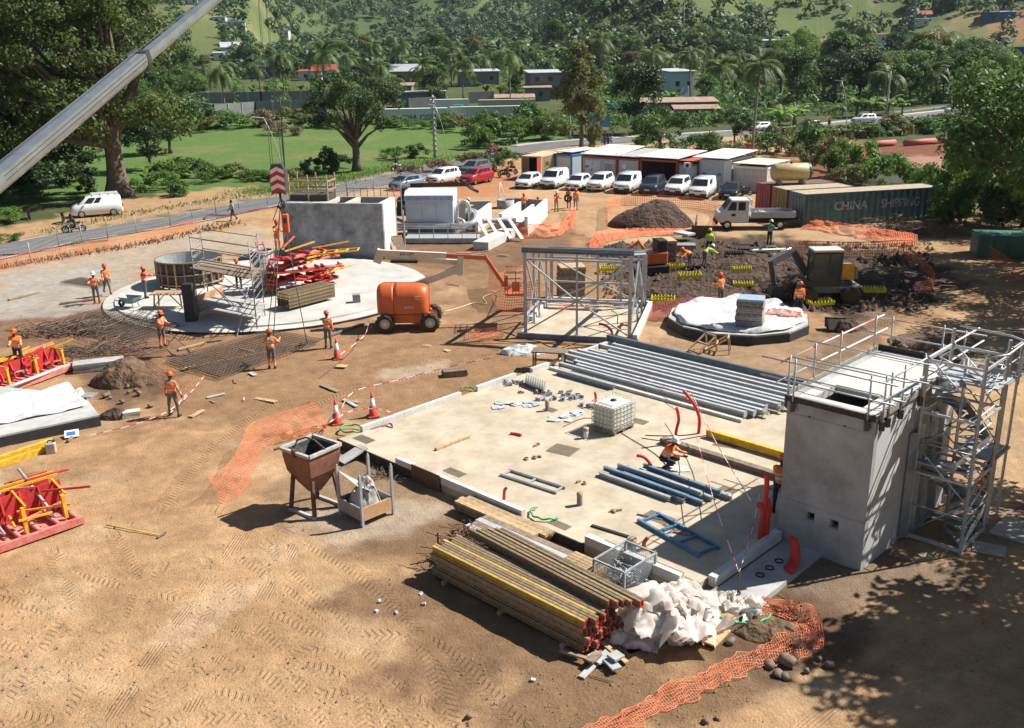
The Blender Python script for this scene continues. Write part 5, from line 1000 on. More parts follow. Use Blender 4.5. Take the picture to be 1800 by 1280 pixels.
hose([P(x,y,ZS+.02)for x,y in((637,758),(660,752),(675,748),(690,752),(686,744),(672,750))],.02,mat('purple_strap',(.25,.1,.2),.8),'purple strap lying along the left kerb','strap','strap');hose([P(x,y,ZS+.02)for x,y in((990,750),(1040,735),(1115,775),(1160,805),(1190,845))],.012,DARK,'thin black cable across the slab by the liquid tank','cable','cable');hose([P(x,y,ZS+.02)for x,y in((1128,770),(1180,775),(1260,765),(1330,790))],.014,DARK,'thin black cable behind the crouching worker','cable','cable')
def plank(p,q,w,h,m,label,z,name='plank',cat='plank'):mb=MB();a,b=P(*p,z),P(*q,z);mb.bar(a+Vector((0,0,h/2)),b+Vector((0,0,h/2)),w,h);return mb.thing(name,m,label,cat)
plank((766,792),(824,770),.13,.09,WOOD,'lone brown timber lying in the middle of the slab',ZS);plank((1040,925),(1105,945),.1,.05,DARK,'dark steel bar near the blue pipe stub',ZS);plank((1185,935),(1215,942),.14,.05,WOODO,'dark plank on the shaded slab by the blue ladder',ZS);plank((1120,905),(1165,915),.05,.04,STEELB,'thin steel bar before the blue bundle',ZS)
for i,(x,y)in enumerate(((945,783),(925,808),(943,805),(1022,850),(1082,900),(918,690))):
 mb=MB();c=P(x,y,ZS)
 for k in range(4):mb.box((c.x+random.uniform(-.12,.12),c.y+random.uniform(-.1,.1),ZS+.04),(random.uniform(.06,.16),.07,.07),random.uniform(0,3))
 mb.thing('offcut',WOOD,'%s little pile of offcuts, counted from the left, on the open slab'%ordn([2,0,1,4,5,3][i]),'offcuts','offcut piles on the slab')
mb=MB();c=P(1192,823,ZS+.01);mb.box((c.x,c.y,ZS+.012),(.55,.5,.008),YAW+.5);mb.box((c.x+.12,c.y-.1,ZS+.022),(.42,.4,.006),YAW+.9);mb.thing('drawing_sheet',SHEET,'white drawing sheets spread before the crouching worker','paper')
person(P(1166,822,ZS),60,'squat','worker in orange jacket and white helmet crouching on the slab',HIV,(.03,.03,.035),'white')
person(P(1366,905,ZS)+Vector((.05,.1,0)),150,'work','worker in orange half hidden behind the concrete tower',HIV,(.03,.03,.035),'orange')
person(SP(19.05,9.5,0),-110,'reachl','worker in orange with red helmet behind the stair tower posts',HIV,HIV,'red',1,HIV)
# --- hanging marker tape
TAPE=mat('red_white_tape',(.65,.06,.05),.6,col2=(.8,.78,.76),scale=5,detail=0)
def tape(pts,label,w=.028):
 q=smooth_line([tuple(p)for p in pts],6);mb=MB()
 for i in range(len(q)-1):mb.bar(q[i],q[i+1],.012,w,m=i%2)
 a=mb.thing('barrier_tape',[mat('tape_red',(.62,.05,.05),.6),mat('tape_white',(.8,.78,.76),.6)],label,'barrier tape')
pk=P(1297,1040,.2);tape([P(1225,770,1.0),P(1255,880,1.2),pk+Vector((0,0,.55))],'left strand of red and white tape running to the tape stake');tape([P(1215,690,1.4),P(1260,780,1.2),P(1320,880,1.7)],'red and white tape slung from the tall red conduit');tape([P(1337,860,1.9),P(1320,940,1.2),pk+Vector((0,0,.55))],'right strand of red and white tape running to the tape stake')
mb=MB();mb.tube([pk+Vector((0,0,-.3)),pk+Vector((0,0,.62))],.015,6);mb.thing('tape_stake',RUST,'thin stake holding the two strands of tape','stake')
tape([P(1080,652,.9),P(1150,672,.7),P(1215,705,.75)],'red and white tape drooping over the beam row')
# --- timber pile in the foreground
TG='yellow edged formwork beams in the foreground pile';H20=mat('formwork_beam_wood',(.23,.165,.095),.85,var=.35,scale=9,rnd=.3);H20Y=mat('formwork_beam_yellow',(.52,.35,.08),.75,var=.3,scale=6,rnd=.2);ENDR=mat('beam_end_red',(.55,.06,.05),.7,var=.3,scale=20)
rg=random.Random(4);cnt=0
def h20(a,b,z,L,sk,label,grp,m):
 mb=MB();p,q=SP(a,b,z),SP(a+L,b+sk,z);mb.bar(p+Vector((0,0,.08)),q+Vector((0,0,.08)),.08,.04,0);mb.bar(p-Vector((0,0,.08)),q-Vector((0,0,.08)),.08,.04,0);mb.bar(p,q,.03,.12,0);d=(q-p).normalized()*.012;mb.bar(q+d*.1+Vector((0,0,.08)),q+d+Vector((0,0,.08)),.078,.038,1);mb.bar(q+d*.1-Vector((0,0,.08)),q+d-Vector((0,0,.08)),.078,.038,1);mb.bar(q+d*.1,q+d,.028,.118,1)
 mb.thing('formwork_beam',[m,ENDR],label,'beam',grp)
lay=['bottom','second','third','fourth','top']
for k in range(4):
 for j in range(12 if k<3 else 9):h20(9.45+rg.uniform(-.12,.1),-3.72+.105*j+.05*(k%2),.22+.205*k,5.3,rg.uniform(-.01,.01),'%s beam from the near side in the %s layer of the foreground pile'%(ordn(j),lay[k]),TG,H20Y if(k==3 and j in(0,4))else H20)
for j in range(6):h20(9.7+.12*j,-2.62+.125*j+.03*rg.random(),.22+.205*4,5.0+.3*rg.random(),-.3+.05*rg.random(),'%s slanting beam from the near side on top of the foreground pile'%ordn(j),TG,H20)
for a in(9.9,12,14.1):mb=MB();mb.bar(SP(a,-3.85,.06),SP(a,-2.2,.06),.1,.12);mb.thing('timber_bearer',WOOD,{9.9:'left bearer under the foreground beam pile',12:'middle bearer under the foreground beam pile',14.1:'right bearer under the foreground beam pile'}[a],'timber')
for k in range(3):
 for j in range(4):mb=MB();mb.bar(SP(8.4+.1*rg.random(),-1.55+.24*j,.2+.09*k),SP(12.3+.2*rg.random(),-1.5+.24*j,.2+.09*k),.22,.07);mb.thing('plank',WOODO if(k<2 or j%2)else CONC,'%s plank from the near side in %s layer of the stack behind the beam pile'%(ordn(j),ORD[k]),'plank','planks stacked behind the beam pile')
for k in range(3):
 for j in range(3):mb=MB();mb.bar(SP(6.9+.2*rg.random(),-.62+.2*j,.16+.10*k),SP(10.3+.3*rg.random(),-.6+.2*j,.16+.10*k),.19,.08);mb.thing('plank',WOODO if k<2 else WOOD,'%s plank from the near side in %s layer of the stack against the front kerb'%(ordn(j),ORD[k]),'plank','planks stacked against the front kerb')
for j in range(5):mb=MB();mb.bar(SP(11.9,-1.3+.13*j,.42),SP(13.0,-1.3+.13*j,.42),.11,.16);mb.thing('timber_block',WOOD,'%s short beam from the near side in the stub stack left of the wire basket'%ordn(j),'timber','short beams by the wire basket')
mb=MB();mb.bar(SP(12.0,-1.1,.15),SP(13.0,-1.1,.15),.7,.3);mb.thing('timber_block',WOODO,'dark timber base under the short beams','timber')
# --- bundle of rusty props and clamps
def tangle(c,n,rx,ry,h,L,r,m,name,label,cat,seed,z0=0.):
 rg=random.Random(seed);mb=MB()
 for i in range(n):
  p=Vector((c[0]+rg.gauss(0,rx),c[1]+rg.gauss(0,ry),z0+c[2]*0+rg.uniform(.03,h)*max(.2,1-.4*rg.random())));a=rg.uniform(0,PI);d=Vector((math.cos(a),math.sin(a),rg.uniform(-.25,.25)))*L*rg.uniform(.4,1);q=p+d;q.z=max(.02+z0,q.z);mb.tube([p,p.lerp(q,.5)+Vector((0,0,rg.uniform(-.02,.05))),q],r,4)
  if i%4==0:mb.box(p,(.05,.05,.07),rg.uniform(0,3))
 return mb.thing(name,m,label,cat,kind='stuff')
c=SP(9.25,-2.55);tangle(c,240,.28,.28,.95,.55,.014,RUST,'prop_bundle','tangled pile of rusty clamps and ties at the head of the beam pile','clamp pile',3)
mb=MB()
for a in(8.8,9.8):
 for b in(-3.0,-2.0):mb.bar(SP(a,b,0),SP(a,b,.85),.05,.05)
 mb.bar(SP(a,-3.,.3),SP(a,-2.,.3),.04,.05)
for b in(-3.0,-2.0):mb.bar(SP(8.8,b,.3),SP(9.8,b,.3),.04,.05)
mb.thing('clamp_rack',RUST,'rusty steel rack holding the tangled clamps','rack')
# --- wire basket
bk=E('wire_basket',SP(13.45,-.55),'galvanised wire basket full of clamps beside the plastic heap','basket',YAW);bw,bd,bh=1.0,1.35,.85
for x in(-1,1):
 for y in(-1,1):mb=MB();mb.box((x*bw/2,y*bd/2,bh/2),(.06,.06,bh+.04));mb.build('post',GALVM,bk)
for z in(.12,bh):
 mb=MB()
 for y in(-1,1):mb.box((0,y*bd/2,z),(bw,.045,.05));mb.box((y*bw/2,0,z),(.045,bd,.05))
 mb.build('rim',GALVM,bk)
for s,ax in((-1,0),(1,0),(-1,1),(1,1)):
 mb=MB();w=bw if ax==0 else bd
 for i in range(int(w/.06)+1):
  t=-w/2+i*.06;p=(t,s*bd/2)if ax==0 else(s*bw/2,t);mb.tube([(*p,.12),(*p,bh)],.005,4)
 for j in range(13):z=.12+j*.06;p,q=(((-w/2,s*bd/2),(w/2,s*bd/2))if ax==0 else((s*bw/2,-w/2),(s*bw/2,w/2)));mb.tube([(*p,z),(*q,z)],.005,4)
 mb.build('mesh_side',GALVM,bk)
mb=MB();mb.box((0,0,.12),(bw-.05,bd-.05,.03));mb.build('floor',RUST,bk)
tangle(SP(13.45,-.55),120,.2,.28,.42,.3,.016,GALVM,'clamp_heap','grey clamps heaped inside the wire basket','clamp pile',9,.14)
# --- crumpled plastic
def crumple(name,c,rx,ry,h,seed,m,label,cat='plastic sheet',n=46,z0=0.,ridg=1.):
 u=np.linspace(-1,1,n);X,Y=np.meshgrid(u,u);r=np.sqrt(X**2+Y**2);a=np.arctan2(Y,X);edge=.78+.35*(fbm(np.cos(a)*1.5+seed,np.sin(a)*1.5,seed,3)-.4);rr=np.clip(r/edge,0,None)
 k=np.where(rr>1,1/np.maximum(rr,1e-6),1);X,Y=X*k,Y*k;rr=np.minimum(rr,1)
 fold=1-2*np.abs(fbm(X*2.3+seed,Y*2.3,seed+1,2)-.5)*2;f2=1-np.abs(fbm(X*6,Y*6+seed,seed+2,2)-.5)*4;f3=1-np.abs(fbm(X*13,Y*13+seed,seed+5,2)-.5)*4
 Z=h*((1-rr**2)**.7*.55+(.34*fold+.16*f2+.07*f3)*(1-rr**3)*ridg*.8);Z=np.maximum(Z,.01)
 Xn=X*rx+(fbm(X*4,Y*4,seed+3,2)-.5)*rx*.22;Yn=Y*ry+(fbm(X*4,Y*4,seed+4,2)-.5)*ry*.22
 V=np.stack([Xn,Yn,Z],-1).reshape(-1,3);I=np.arange(n*n).reshape(n,n);F=np.stack([I[:-1,:-1],I[:-1,1:],I[1:,1:],I[1:,:-1]],-1).reshape(-1,4)
 o=link(name,npmesh(name,V,F,False),m,None,Vector((c[0],c[1],z0)));return tag(o,label,cat)
FILM=leafmat('plastic_film',(.58,.49,.41),(.86,.84,.81),.38,0)
def film_heap(c,rx,ry,h,k,seed,label):
 """folded lengths of film thrown on top of each other"""
 rg=np.random.default_rng(seed);VV=[];FF=[];n=22
 for i in range(k):
  u=np.linspace(-1,1,n);X,Y=np.meshgrid(u,u);a=rg.uniform(0,2*PI);r=rg.random()**.5*.75;ox,oy=r*math.cos(a)*rx*.8,r*math.sin(a)*ry*.8;s=rg.uniform(.28,.5)*min(rx,ry)
  f=np.abs(fbm(X*1.6+i*7,Y*.6,seed+i,2)-.5)*4;g=np.abs(fbm(X*4+i,Y*2.2,seed+i+50,2)-.5)*4
  q=np.stack([X*s*rg.uniform(.8,1.5)+.12*s*(g-1),Y*s*rg.uniform(.8,1.5),s*(.75*(1-f)+.3*(1-g))-s*.35*(X**2+Y**2)],-1).reshape(-1,3)
  rot=np.array(Euler((rg.uniform(-.6,.6)+oy*-.5,rg.uniform(-.6,.6)+ox*.5,rg.uniform(0,6.3))).to_matrix());q=q@rot.T;q+=np.array((ox,oy,h*max(.12,1-r*r*1.35)*rg.uniform(.3,.85)));q[:,2]=np.maximum(q[:,2],.015+.01*rg.random())
  I=np.arange(n*n).reshape(n,n)+len(VV)*n*n;VV.append(q);FF.append(np.stack([I[:-1,:-1],I[:-1,1:],I[1:,1:],I[1:,:-1]],-1).reshape(-1,4))
 o=link('plastic_heap',npmesh('plastic_heap',np.concatenate(VV),np.concatenate(FF),True),FILM,None,Vector((c[0],c[1],0)));return tag(o,label,'plastic sheet')
PLA=mat('dusty_clear_plastic',(.50,.41,.33),.3,col2=(.74,.70,.66),scale=2.2,bump=.7,bscale=16)
film_heap(P(1172,1105),1.35,1.15,1.05,30,3,'large heap of crumpled white plastic sheeting at the pile end');film_heap(P(1195,1062),.7,.5,.7,12,8,'crumpled plastic spilling behind the large plastic heap');film_heap(P(1300,1072),1.05,.55,.4,16,5,'smaller crumpled white plastic by the tape stake');crumple('plastic_heap',P(1085,1120),.45,.4,.35,12,PLA,'plastic scrap tucked against the red beam ends')
crumple('plastic_heap',P(920,620),1.4,.7,.45,15,mat('grey_plastic_waste',(.45,.46,.46),.5,col2=(.7,.7,.69),scale=3),'grey plastic waste heaped before the steel frame',n=52);crumple('plastic_heap',P(1022,622),.5,.3,.2,17,SHEET,'white plastic scrap right of the work table')
# --- debris boards near the pile end
for i,(p,q,w,m)in enumerate([((1022,1192),(1072,1142),.16,CONC),((1058,1130),(1102,1166),.12,WOOD),((1040,1150),(1062,1165),.3,CONC),((1068,1160),(1085,1178),.25,GALVM),((985,1145),(1040,1162),.1,WOODO),((1035,1165),(1052,1150),.2,WOODO),((1075,1150),(1090,1160),.3,CONC)]):plank(p,q,w,.035+.004*i,m,'%s board scrap, counted from the left, at the red end of the beam pile'%ordn([1,5,2,4,0,3,6][i]),.02+.03*i,'board_scrap','board')
for i,(x,y,w,d)in enumerate(((1250,1095,.9,.7),(1238,1118,1.0,.8))):mb=MB();c=P(x,y);mb.box((c.x,c.y,.12+.06*(1-i)),(w,d,.05),YAW+.1);mb.box((c.x,c.y,.05),(w*.9,.08,.1),YAW+.1);mb.thing('pallet_board',WOOD,['upper board beside the large plastic heap','lower board beside the large plastic heap'][i],'board')
plank((1020,1183),(1078,1200),.02,.015,RUST,'bent rusty rod on the soil before the beam pile',.02,'rusty_rod','rod');
for i,(x,y)in enumerate(((937,1197),(662,1076),(697,1078),(745,1063),(740,1045),(668,1058))):mb=MB();c=P(x,y);mb.box((c.x,c.y,.03),(.1,.07,.05),i*.8,rot=(.2,.3,i));mb.thing('paper_scrap',SHEET,'%s white litter scrap, counted from the left, on the soil left of the beam pile'%ordn([5,0,2,4,3,1][i]),'litter','litter scraps')
# --- rocks
def rock(c,s,seed,label,grp='rocks by the orange netting',m=STONE):
 rgn=np.random.default_rng(seed);V=[];F=[];nu,nv=8,6
 for j in range(nv+1):
  for i in range(nu):t=PI*j/nv;a=2*PI*i/nu;V.append((math.sin(t)*math.cos(a),math.sin(t)*math.sin(a),math.cos(t)))
 V=np.array(V);k=.45+1.0*vn(V[:,0]*1.3+seed,V[:,1]*1.3+V[:,2]*1.7,seed);V=V*k[:,None]*np.array((s,s*.8,s*.65));V[:,2]+=s*.4
 for j in range(nv):
  for i in range(nu):F.append((j*nu+i,(j+1)*nu+i,(j+1)*nu+(i+1)%nu,j*nu+(i+1)%nu))
 o=link('rock',npmesh('rock',V,F),m,None,c,rgn.uniform(0,6));return tag(o,label,'rock',grp)
for i,(x,y,s)in enumerate(((1352,1172,.14),(1368,1186,.17),(1386,1168,.22),(1382,1192,.12),(1418,1182,.1),(1440,1160,.1),(1458,1172,.13),(1285,1130,.14),(1420,1140,.1),(1330,1150,.09),(1240,1270,.1),(1262,1265,.08),(825,1262,.1))):rock(P(x,y),s,20+i,'%s brown rock, counted from the left, around the orange netting in front'%ordn(sorted(range(13),key=lambda k:(1352,1368,1386,1382,1418,1440,1458,1285,1420,1330,1240,1262,825)[k]).index(i)))
# --- concrete skip and stillage
bkp=P(556,893);cb=E('concrete_bucket',bkp,'rusty concrete skip on legs with open square top','concrete skip',YAW+.12)
mb=MB();V=[];
for z,w in((2.1,.62),(1.85,.62),(1.35,.55),(.95,.34),(.62,.15)):V+=[(-w,-w,z),(w,-w,z),(w,w,z),(-w,w,z)]
F_=[(4*i+j,4*i+(j+1)%4,4*i+4+(j+1)%4,4*i+4+j)for i in range(4)for j in range(4)];mb.add(V,[f[::-1]for f in F_]);mb.build('hopper',mat('rusty_skip',(.15,.058,.034),.8,col2=(.26,.12,.075),scale=3,bump=.2),cb)
mb=MB();V2=[(x*.97,y*.97,z+.012)for x,y,z in V];mb.add(V2,F_);mb.build('liner',mat('skip_inside',(.075,.075,.07),.9,var=.6,scale=5),cb)
mb=MB()
for p,q in(((-.64,-.64),(.64,-.64)),((.64,-.64),(.64,.64)),((.64,.64),(-.64,.64)),((-.64,.64),(-.64,-.64))):mb.bar((*p,2.1),(*q,2.1),.1,.09)
mb.build('rim',mat('cement_crust',(.42,.41,.38),.9,var=.3,scale=6),cb)
for x in(-1,1):
 for y in(-1,1):mb=MB();mb.bar((x*.55,y*.55,0),(x*.42,y*.42,1.3),.1,.1);mb.build('leg',RUST,cb)
for y in(-1,1):mb=MB();mb.bar((-.6,y*.56,.04),(.6,y*.56,.04),.1,.09);mb.build('foot_rail',CONC,cb)
mb=MB();mb.tube([(-.64,0,2.15),(-.2,0,2.35),(.2,0,2.35),(.64,0,2.15)],.03,6);mb.bar((-.9,-.7,2.0),(-.62,.64,2.1),.06,.06);mb.lathe([(.13,.35),(.13,.62)],10,(0,0,0));mb.build('bail',RUST,cb);mb=MB();mb.bar((0,-.66,1.98),(0,-.66,2.22),.14,.12);mb.build('lug',RUST,cb)
stl=E('stillage',P(645,905),'grey steel stillage frame with corner posts carrying a torn bulk bag','stillage',YAW-.02);sw=.58
for x in(-1,1):
 for y in(-1,1):mb=MB();mb.box((x*sw,y*sw,.82),(.08,.08,1.64));mb.lathe([(.03,1.63),(.03,1.7),(.001,1.72)],8,(x*sw,y*sw,0));mb.build('post',GALVM,stl)
for s in(-1,1):
 mb=MB();mb.box((0,s*sw,.4),(2*sw-.08,.05,.42));mb.build('side_panel',mat('dusty_grey_steel',(.26,.24,.22),.8,var=.25),stl);mb=MB();mb.box((s*sw,0,.4),(.05,2*sw-.08,.42));mb.build('side_panel',mat('dusty_grey_steel',(.26,.24,.22))if s<0 else PLY,stl)
mb=MB();mb.box((0,0,.22),(2*sw,2*sw,.05));mb.build('floor',GALVM,stl)
crumple('bulk_bag',P(645,905),.66,.66,1.05,31,mat('dirty_bag',(.30,.27,.25),.8,col2=(.48,.45,.42),scale=3),'torn dirty bulk bag slumped in the stillage','bulk bag',z0=.34)
mb=MB();c=P(645,905);a_=[Vector((-sw,-sw,1.55)),Vector((-.1,-.2,1.0)),Vector((sw*.9,-sw*.2,1.0)),Vector((-sw*.7,.3,.8))];Mz=Matrix.Rotation(YAW,3,'Z');mb.add([Mz@v+c for v in a_],[(0,1,3),(1,2,3)]);mb.thing('bag_flap',mat('dirty_bag',(.3,.27,.25)),'grey flap of bag hanging from the stillage post','bag')
c=P(700,838);tangle(c,60,.5,.25,.12,.6,.012,REBAR,'wire_offcuts','loose wire offcuts behind the stillage','wire',12)
mb=MB();mb.bar(P(598,812,.08),P(640,785,.35),.5,.05);mb.thing('board_scrap',CONC,'grey board leaning behind the concrete skip','board')
mb=MB();a,b=P(186,923,.05),P(283,941,.05);mb.tube([a,b],.018,6,0);mb.bar(b+Vector((-.06,-.12,.0)),b+Vector((.1,.14,.02)),.06,.04,1);mb.thing('long_handled_tool',[YELB,WOODO],'long yellow handled broom lying on the dirt','broom')
# ==== middle of the site
def net(name,A,B,label,cat='safety netting',cell=.11,w=.016,jit=.05,seed=1,m=NET,group='orange safety netting'):
 """netting between two polylines given as points"""
 rgn=np.random.default_rng(seed);A=np.array([tuple(p)for p in smooth_line([tuple(q)for q in A],4)]);B=np.array([tuple(p)for p in smooth_line([tuple(q)for q in B],4)])
 def resample(L,n):
  s=np.concatenate([[0],np.cumsum(np.linalg.norm(np.diff(L,axis=0),axis=1))]);t=np.linspace(0,s[-1],n);return np.stack([np.interp(t,s,L[:,i])for i in range(3)],1),s[-1]
 nu=max(3,int(resample(A,3)[1]/cell));nu=min(nu,160);A=resample(A,nu+1)[0];B=resample(B,nu+1)[0];nv=max(3,min(14,int(np.linalg.norm(A-B,axis=1).mean()/cell)))
 t=np.linspace(0,1,nv+1)[None,:,None];Pp=A[:,None]*(1-t)+B[:,None]*t;u=np.arange(nu+1)[:,None];k=fbm(u*.21+seed,np.arange(nv+1)[None]*.3,seed,3)-.5;k2=fbm(u*.17+seed+9,np.arange(nv+1)[None]*.25,seed+4,3)-.5
 d=np.gradient(A,axis=0);nrm=np.stack([-d[:,1],d[:,0],0*d[:,0]],1);nrm/=np.linalg.norm(nrm,axis=1)[:,None]+1e-9;Pp=Pp+nrm[:,None]*(k*jit*5)[...,None];Pp[...,2]+=np.abs(k2)*jit*2.2;Pp[...,2]=np.maximum(Pp[...,2],.02)
 V=[];F=[]
 def ribbon(Q,sdv):
  b=len(V);n=len(Q)
  for q,s in zip(Q,sdv):V.append(q-s*w/2);V.append(q+s*w/2)
  for i in range(n-1):F.append((b+2*i,b+2*i+1,b+2*i+3,b+2*i+2))
 def unit(v):return v/(np.linalg.norm(v,axis=1)[:,None]+1e-9)
 gv=np.gradient(Pp,axis=1);gu=np.gradient(Pp,axis=0)
 for j in range(nv+1):ribbon(Pp[:,j],unit(gv[:,j])*(1.6 if j in(0,nv)else 1))
 for i in range(nu+1):ribbon(Pp[i],unit(gu[i]))
 V=np.array(V);c=np.array((V[:,0].mean(),V[:,1].mean(),V[:,2].min()));o=link(name,npmesh(name,V-c,F),m,None,Vector(c));return tag(o,label,cat,group)
def pz(l):return[P(x,y,z)for x,y,z in l]
def up(l,h,lean=(0,0)):return[p+Vector((lean[0],lean[1],h))for p in pz(l)]
net('safety_net',pz([(1452,1142,.03),(1330,1180,.03),(1180,1250,.03),(1040,1310,.03)]),pz([(1442,1085,.25),(1305,1150,.12),(1155,1218,.12),(1010,1295,.1)]),'orange netting strip lying across the foreground soil',w=.010,jit=.09,cell=.062,seed=2)
net('safety_net',pz([(1320,1065,.1),(1380,1090,.1),(1450,1142,.05)]),pz([(1345,1050,.3),(1400,1060,.4),(1445,1075,.5)]),'crumpled orange netting beside the small plastic heap',cell=.07,jit=.09,seed=3)
net('safety_net',pz([(388,884,.02),(425,862,.02),(448,822,.02),(468,785,.02),(575,748,.02)]),up([(388,884,0),(425,862,0),(448,822,0),(468,785,0),(575,748,0)],.95,(-.35,0)),'orange netting standing left of the two near cones',cell=.07,w=.009,seed=4)
net('safety_net',pz([(495,772,.05),(530,765,.05),(572,752,.05)]),pz([(490,765,.35),(530,757,.3),(572,745,.2)]),'bunched orange netting on the ground left of the cones',cell=.05,jit=.12,seed=5)
net('safety_net',pz([(-20,478,.02),(110,455,.02),(240,432,.02),(355,402,.02)]),up([(-20,478,0),(110,455,0),(240,432,0),(355,402,0)],.85),'long orange netting along the fence by the left road',cell=.2,w=.018,seed=6)
net('safety_net',pz([(1068,405,.02),(1075,365,.02),(1160,362,.02),(1262,375,.02),(1248,410,.02)]),up([(1068,405,0),(1075,365,0),(1160,362,0),(1262,375,0),(1248,410,0)],.95),'orange netting round the big dark soil heap',cell=.16,w=.03,seed=7)
net('safety_net',pz([(1030,455,.05),(1070,425,.05),(1140,415,.05),(1212,412,.05)]),pz([(1035,425,.2),(1060,405,.3),(1130,402,.2),(1205,402,.3)]),'slumped orange netting in front of the big dark soil heap',cell=.1,w=.035,jit=.12,seed=8)
net('safety_net',pz([(857,505,.02),(880,545,.02),(940,540,.02)]),up([(857,505,0),(880,545,0),(940,540,0)],1.5,(.2,0)),'orange netting behind the boom lift basket',cell=.14,w=.03,seed=9)
net('safety_net',pz([(905,415,.1),(950,417,.1),(985,412,.1),(1008,385,.1)]),up([(905,415,0),(950,417,0),(985,412,0),(1008,385,0)],.9,(.1,.4)),'bright orange netting round the concrete channels',cell=.11,w=.035,jit=.12,seed=10)
net('safety_net',pz([(1000,372,.1),(1005,392,.1),(1012,410,.1)]),up([(1000,372,0),(1005,392,0),(1012,410,0)],.9),'orange netting upright beside the two workers at the channels',cell=.12,seed=11)
net('safety_net',pz([(1385,452,.02),(1420,450,.02),(1500,452,.02),(1600,448,.02)]),up([(1385,452,0),(1420,450,0),(1500,452,0),(1600,448,0)],1.0),'orange netting standing behind the excavator',cell=.17,w=.032,seed=12)
net('safety_net',pz([(1410,402,.05),(1480,412,.05),(1560,428,.05),(1612,432,.05)]),pz([(1420,385,.5),(1500,395,.7),(1560,405,.6),(1612,412,.5)]),'red orange netting heaped before the long teal container',cell=.12,w=.04,jit=.14,seed=13)
net('safety_net',pz([(1590,452,.02),(1625,480,.02),(1640,512,.02),(1610,520,.02)]),up([(1590,452,0),(1625,480,0),(1640,512,0),(1610,520,0)],.8),'orange netting round the shaded pit',cell=.14,w=.03,seed=14)
net('safety_net',pz([(1135,560,.05),(1190,565,.05),(1270,560,.05),(1310,558,.05)]),pz([(1140,535,.2),(1200,525,.5),(1262,522,.6),(1300,545,.2)]),'dark red netting lying between frame and round base',cell=.09,w=.03,jit=.1,seed=15,m=mat('dark_red_netting',(.30,.05,.04),.8))
net('safety_net',pz([(1345,556,.55),(1380,560,.55),(1412,562,.5)]),pz([(1350,546,.75),(1380,545,.9),(1408,552,.8)]),'bunch of orange netting on the rim of the round base',cell=.06,w=.03,jit=.16,seed=16)
net('safety_net',pz([(818,598,.03),(850,600,.03),(882,594,.03)]),pz([(822,575,.1),(850,580,.3),(888,570,.7)]),'orange netting piece in the shadow left of the steel frame',cell=.1,seed=17)
net('safety_net',pz([(210,630,.03),(262,660,.03),(300,690,.03)]),up([(210,630,0),(262,660,0),(300,690,0)],.75),'orange netting behind the rubble mound on the left',cell=.13,seed=18)
net('safety_net',pz([(1738,455,.02),(1775,480,.02),(1810,510,.02)]),up([(1738,455,0),(1775,480,0),(1810,510,0)],.8),'orange netting by the green skip at the right edge',cell=.14,seed=19)
net('safety_net',pz([(980,560,.05),(1020,545,.05),(1090,545,.05)]),up([(980,560,0),(1020,545,0),(1090,545,0)],.6),'red netting behind the steel frame',cell=.13,seed=20)
net('safety_net',pz([(685,352,.02),(725,346,.02),(750,350,.02)]),up([(685,352,0),(725,346,0),(750,350,0)],.9),'orange netting behind the concrete tank',cell=.16,seed=21)
tape([P(592,742,1.0),P(620,690,.5),P(700,668,.3),P(790,645,.4),P(870,628,.6)],'long red and white tape from the cones to the plastic waste');tape([P(575,745,1.05),P(620,722,1.0),P(672,720,.9),P(705,735,.2)],'short red and white tape around the near cones');tape([P(592,628,.9),P(640,590,.7),P(648,562,.5)],'red and white tape from the far cone to the boom lift');tape([P(330,690,.3),P(300,720,.3),P(240,745,.15),P(160,765,.1)],'red and white tape trailing past the lone worker');tape([P(360,660,.5),P(335,690,.5),P(300,725,.3)],'red and white tape hanging from the rebar mats')
mb=MB();mb.tube([P(572,748,0),P(572,748,1.25)],.02,6);mb.thing('tape_stake',WOODO,'tape wrapped stake at the left cone','stake')
# --- cones
CONEG='red and white traffic cones'
def cone(px,py,label):
 rt=E('traffic_cone',P(px,py),label,'traffic cone',.4,CONEG);mb=MB();mb.box((0,0,.03),(.44,.44,.05));mb.build('base',mat('cone_base',(.35,.09,.05),.8),rt)
 for r0,z0,r1,z1,m,n in((.17,.055,.115,.46,mat('cone_red',(.62,.05,.04),.6),'cone'),(.115,.46,.07,.78,mat('cone_white',(.75,.75,.75),.5),'reflective_band'),(.07,.78,.035,1.0,mat('cone_red',(.62,.05,.04)),'cone_tip')):mb=MB();mb.lathe([(r0,z0),(r1,z1),(.001,z1)],14);mb.build(n,m,rt)
cone(592,745,'traffic cone nearest the orange netting');cone(656,732,'traffic cone standing before the left slab kerb');cone(593,631,'traffic cone beside the worker near the boom lift')
# --- round slab
RC=Vector((-14.55,56.7,0));RS=E('round_slab',RC,'big round pale concrete slab with low rim on the left','slab')
mb=MB();mb.lathe([(9.5,-.1),(9.5,.12),(8.85,.16),(8.85,.24),(.001,.24)],72,RC,0,False);wpart(mb,'slab',mat('fresh_concrete',(.40,.38,.335),.9,col2=(.55,.535,.50),scale=.6,bump=.05,bscale=20),RS)
mb=MB();mb.ring(RC,9.54,9.51,-.1,.10,72);wpart(mb,'edge_form',DARK,RS);ZR=.24
fw=E('circular_formwork',P(325,505,ZR)+Vector((0,1.2,0)),'round plywood formwork with timber ribs on the round slab','formwork');FR=1.85;fh=1.6
mb=MB();mb.ring((0,0,0),FR,FR-.03,.05,fh,40,0,PI*.1,PI*2.02);mb.build('plywood_skin',mat('formply_face',(.34,.36,.37),.5,var=.15),fw);mb=MB();mb.ring((0,0,0),FR+.02,FR+.002,.05,fh-.02,40,0,PI*.1,PI*2.02);mb.build('outer_skin',mat('formply_back',(.07,.05,.038),.8,var=.35,scale=5),fw)
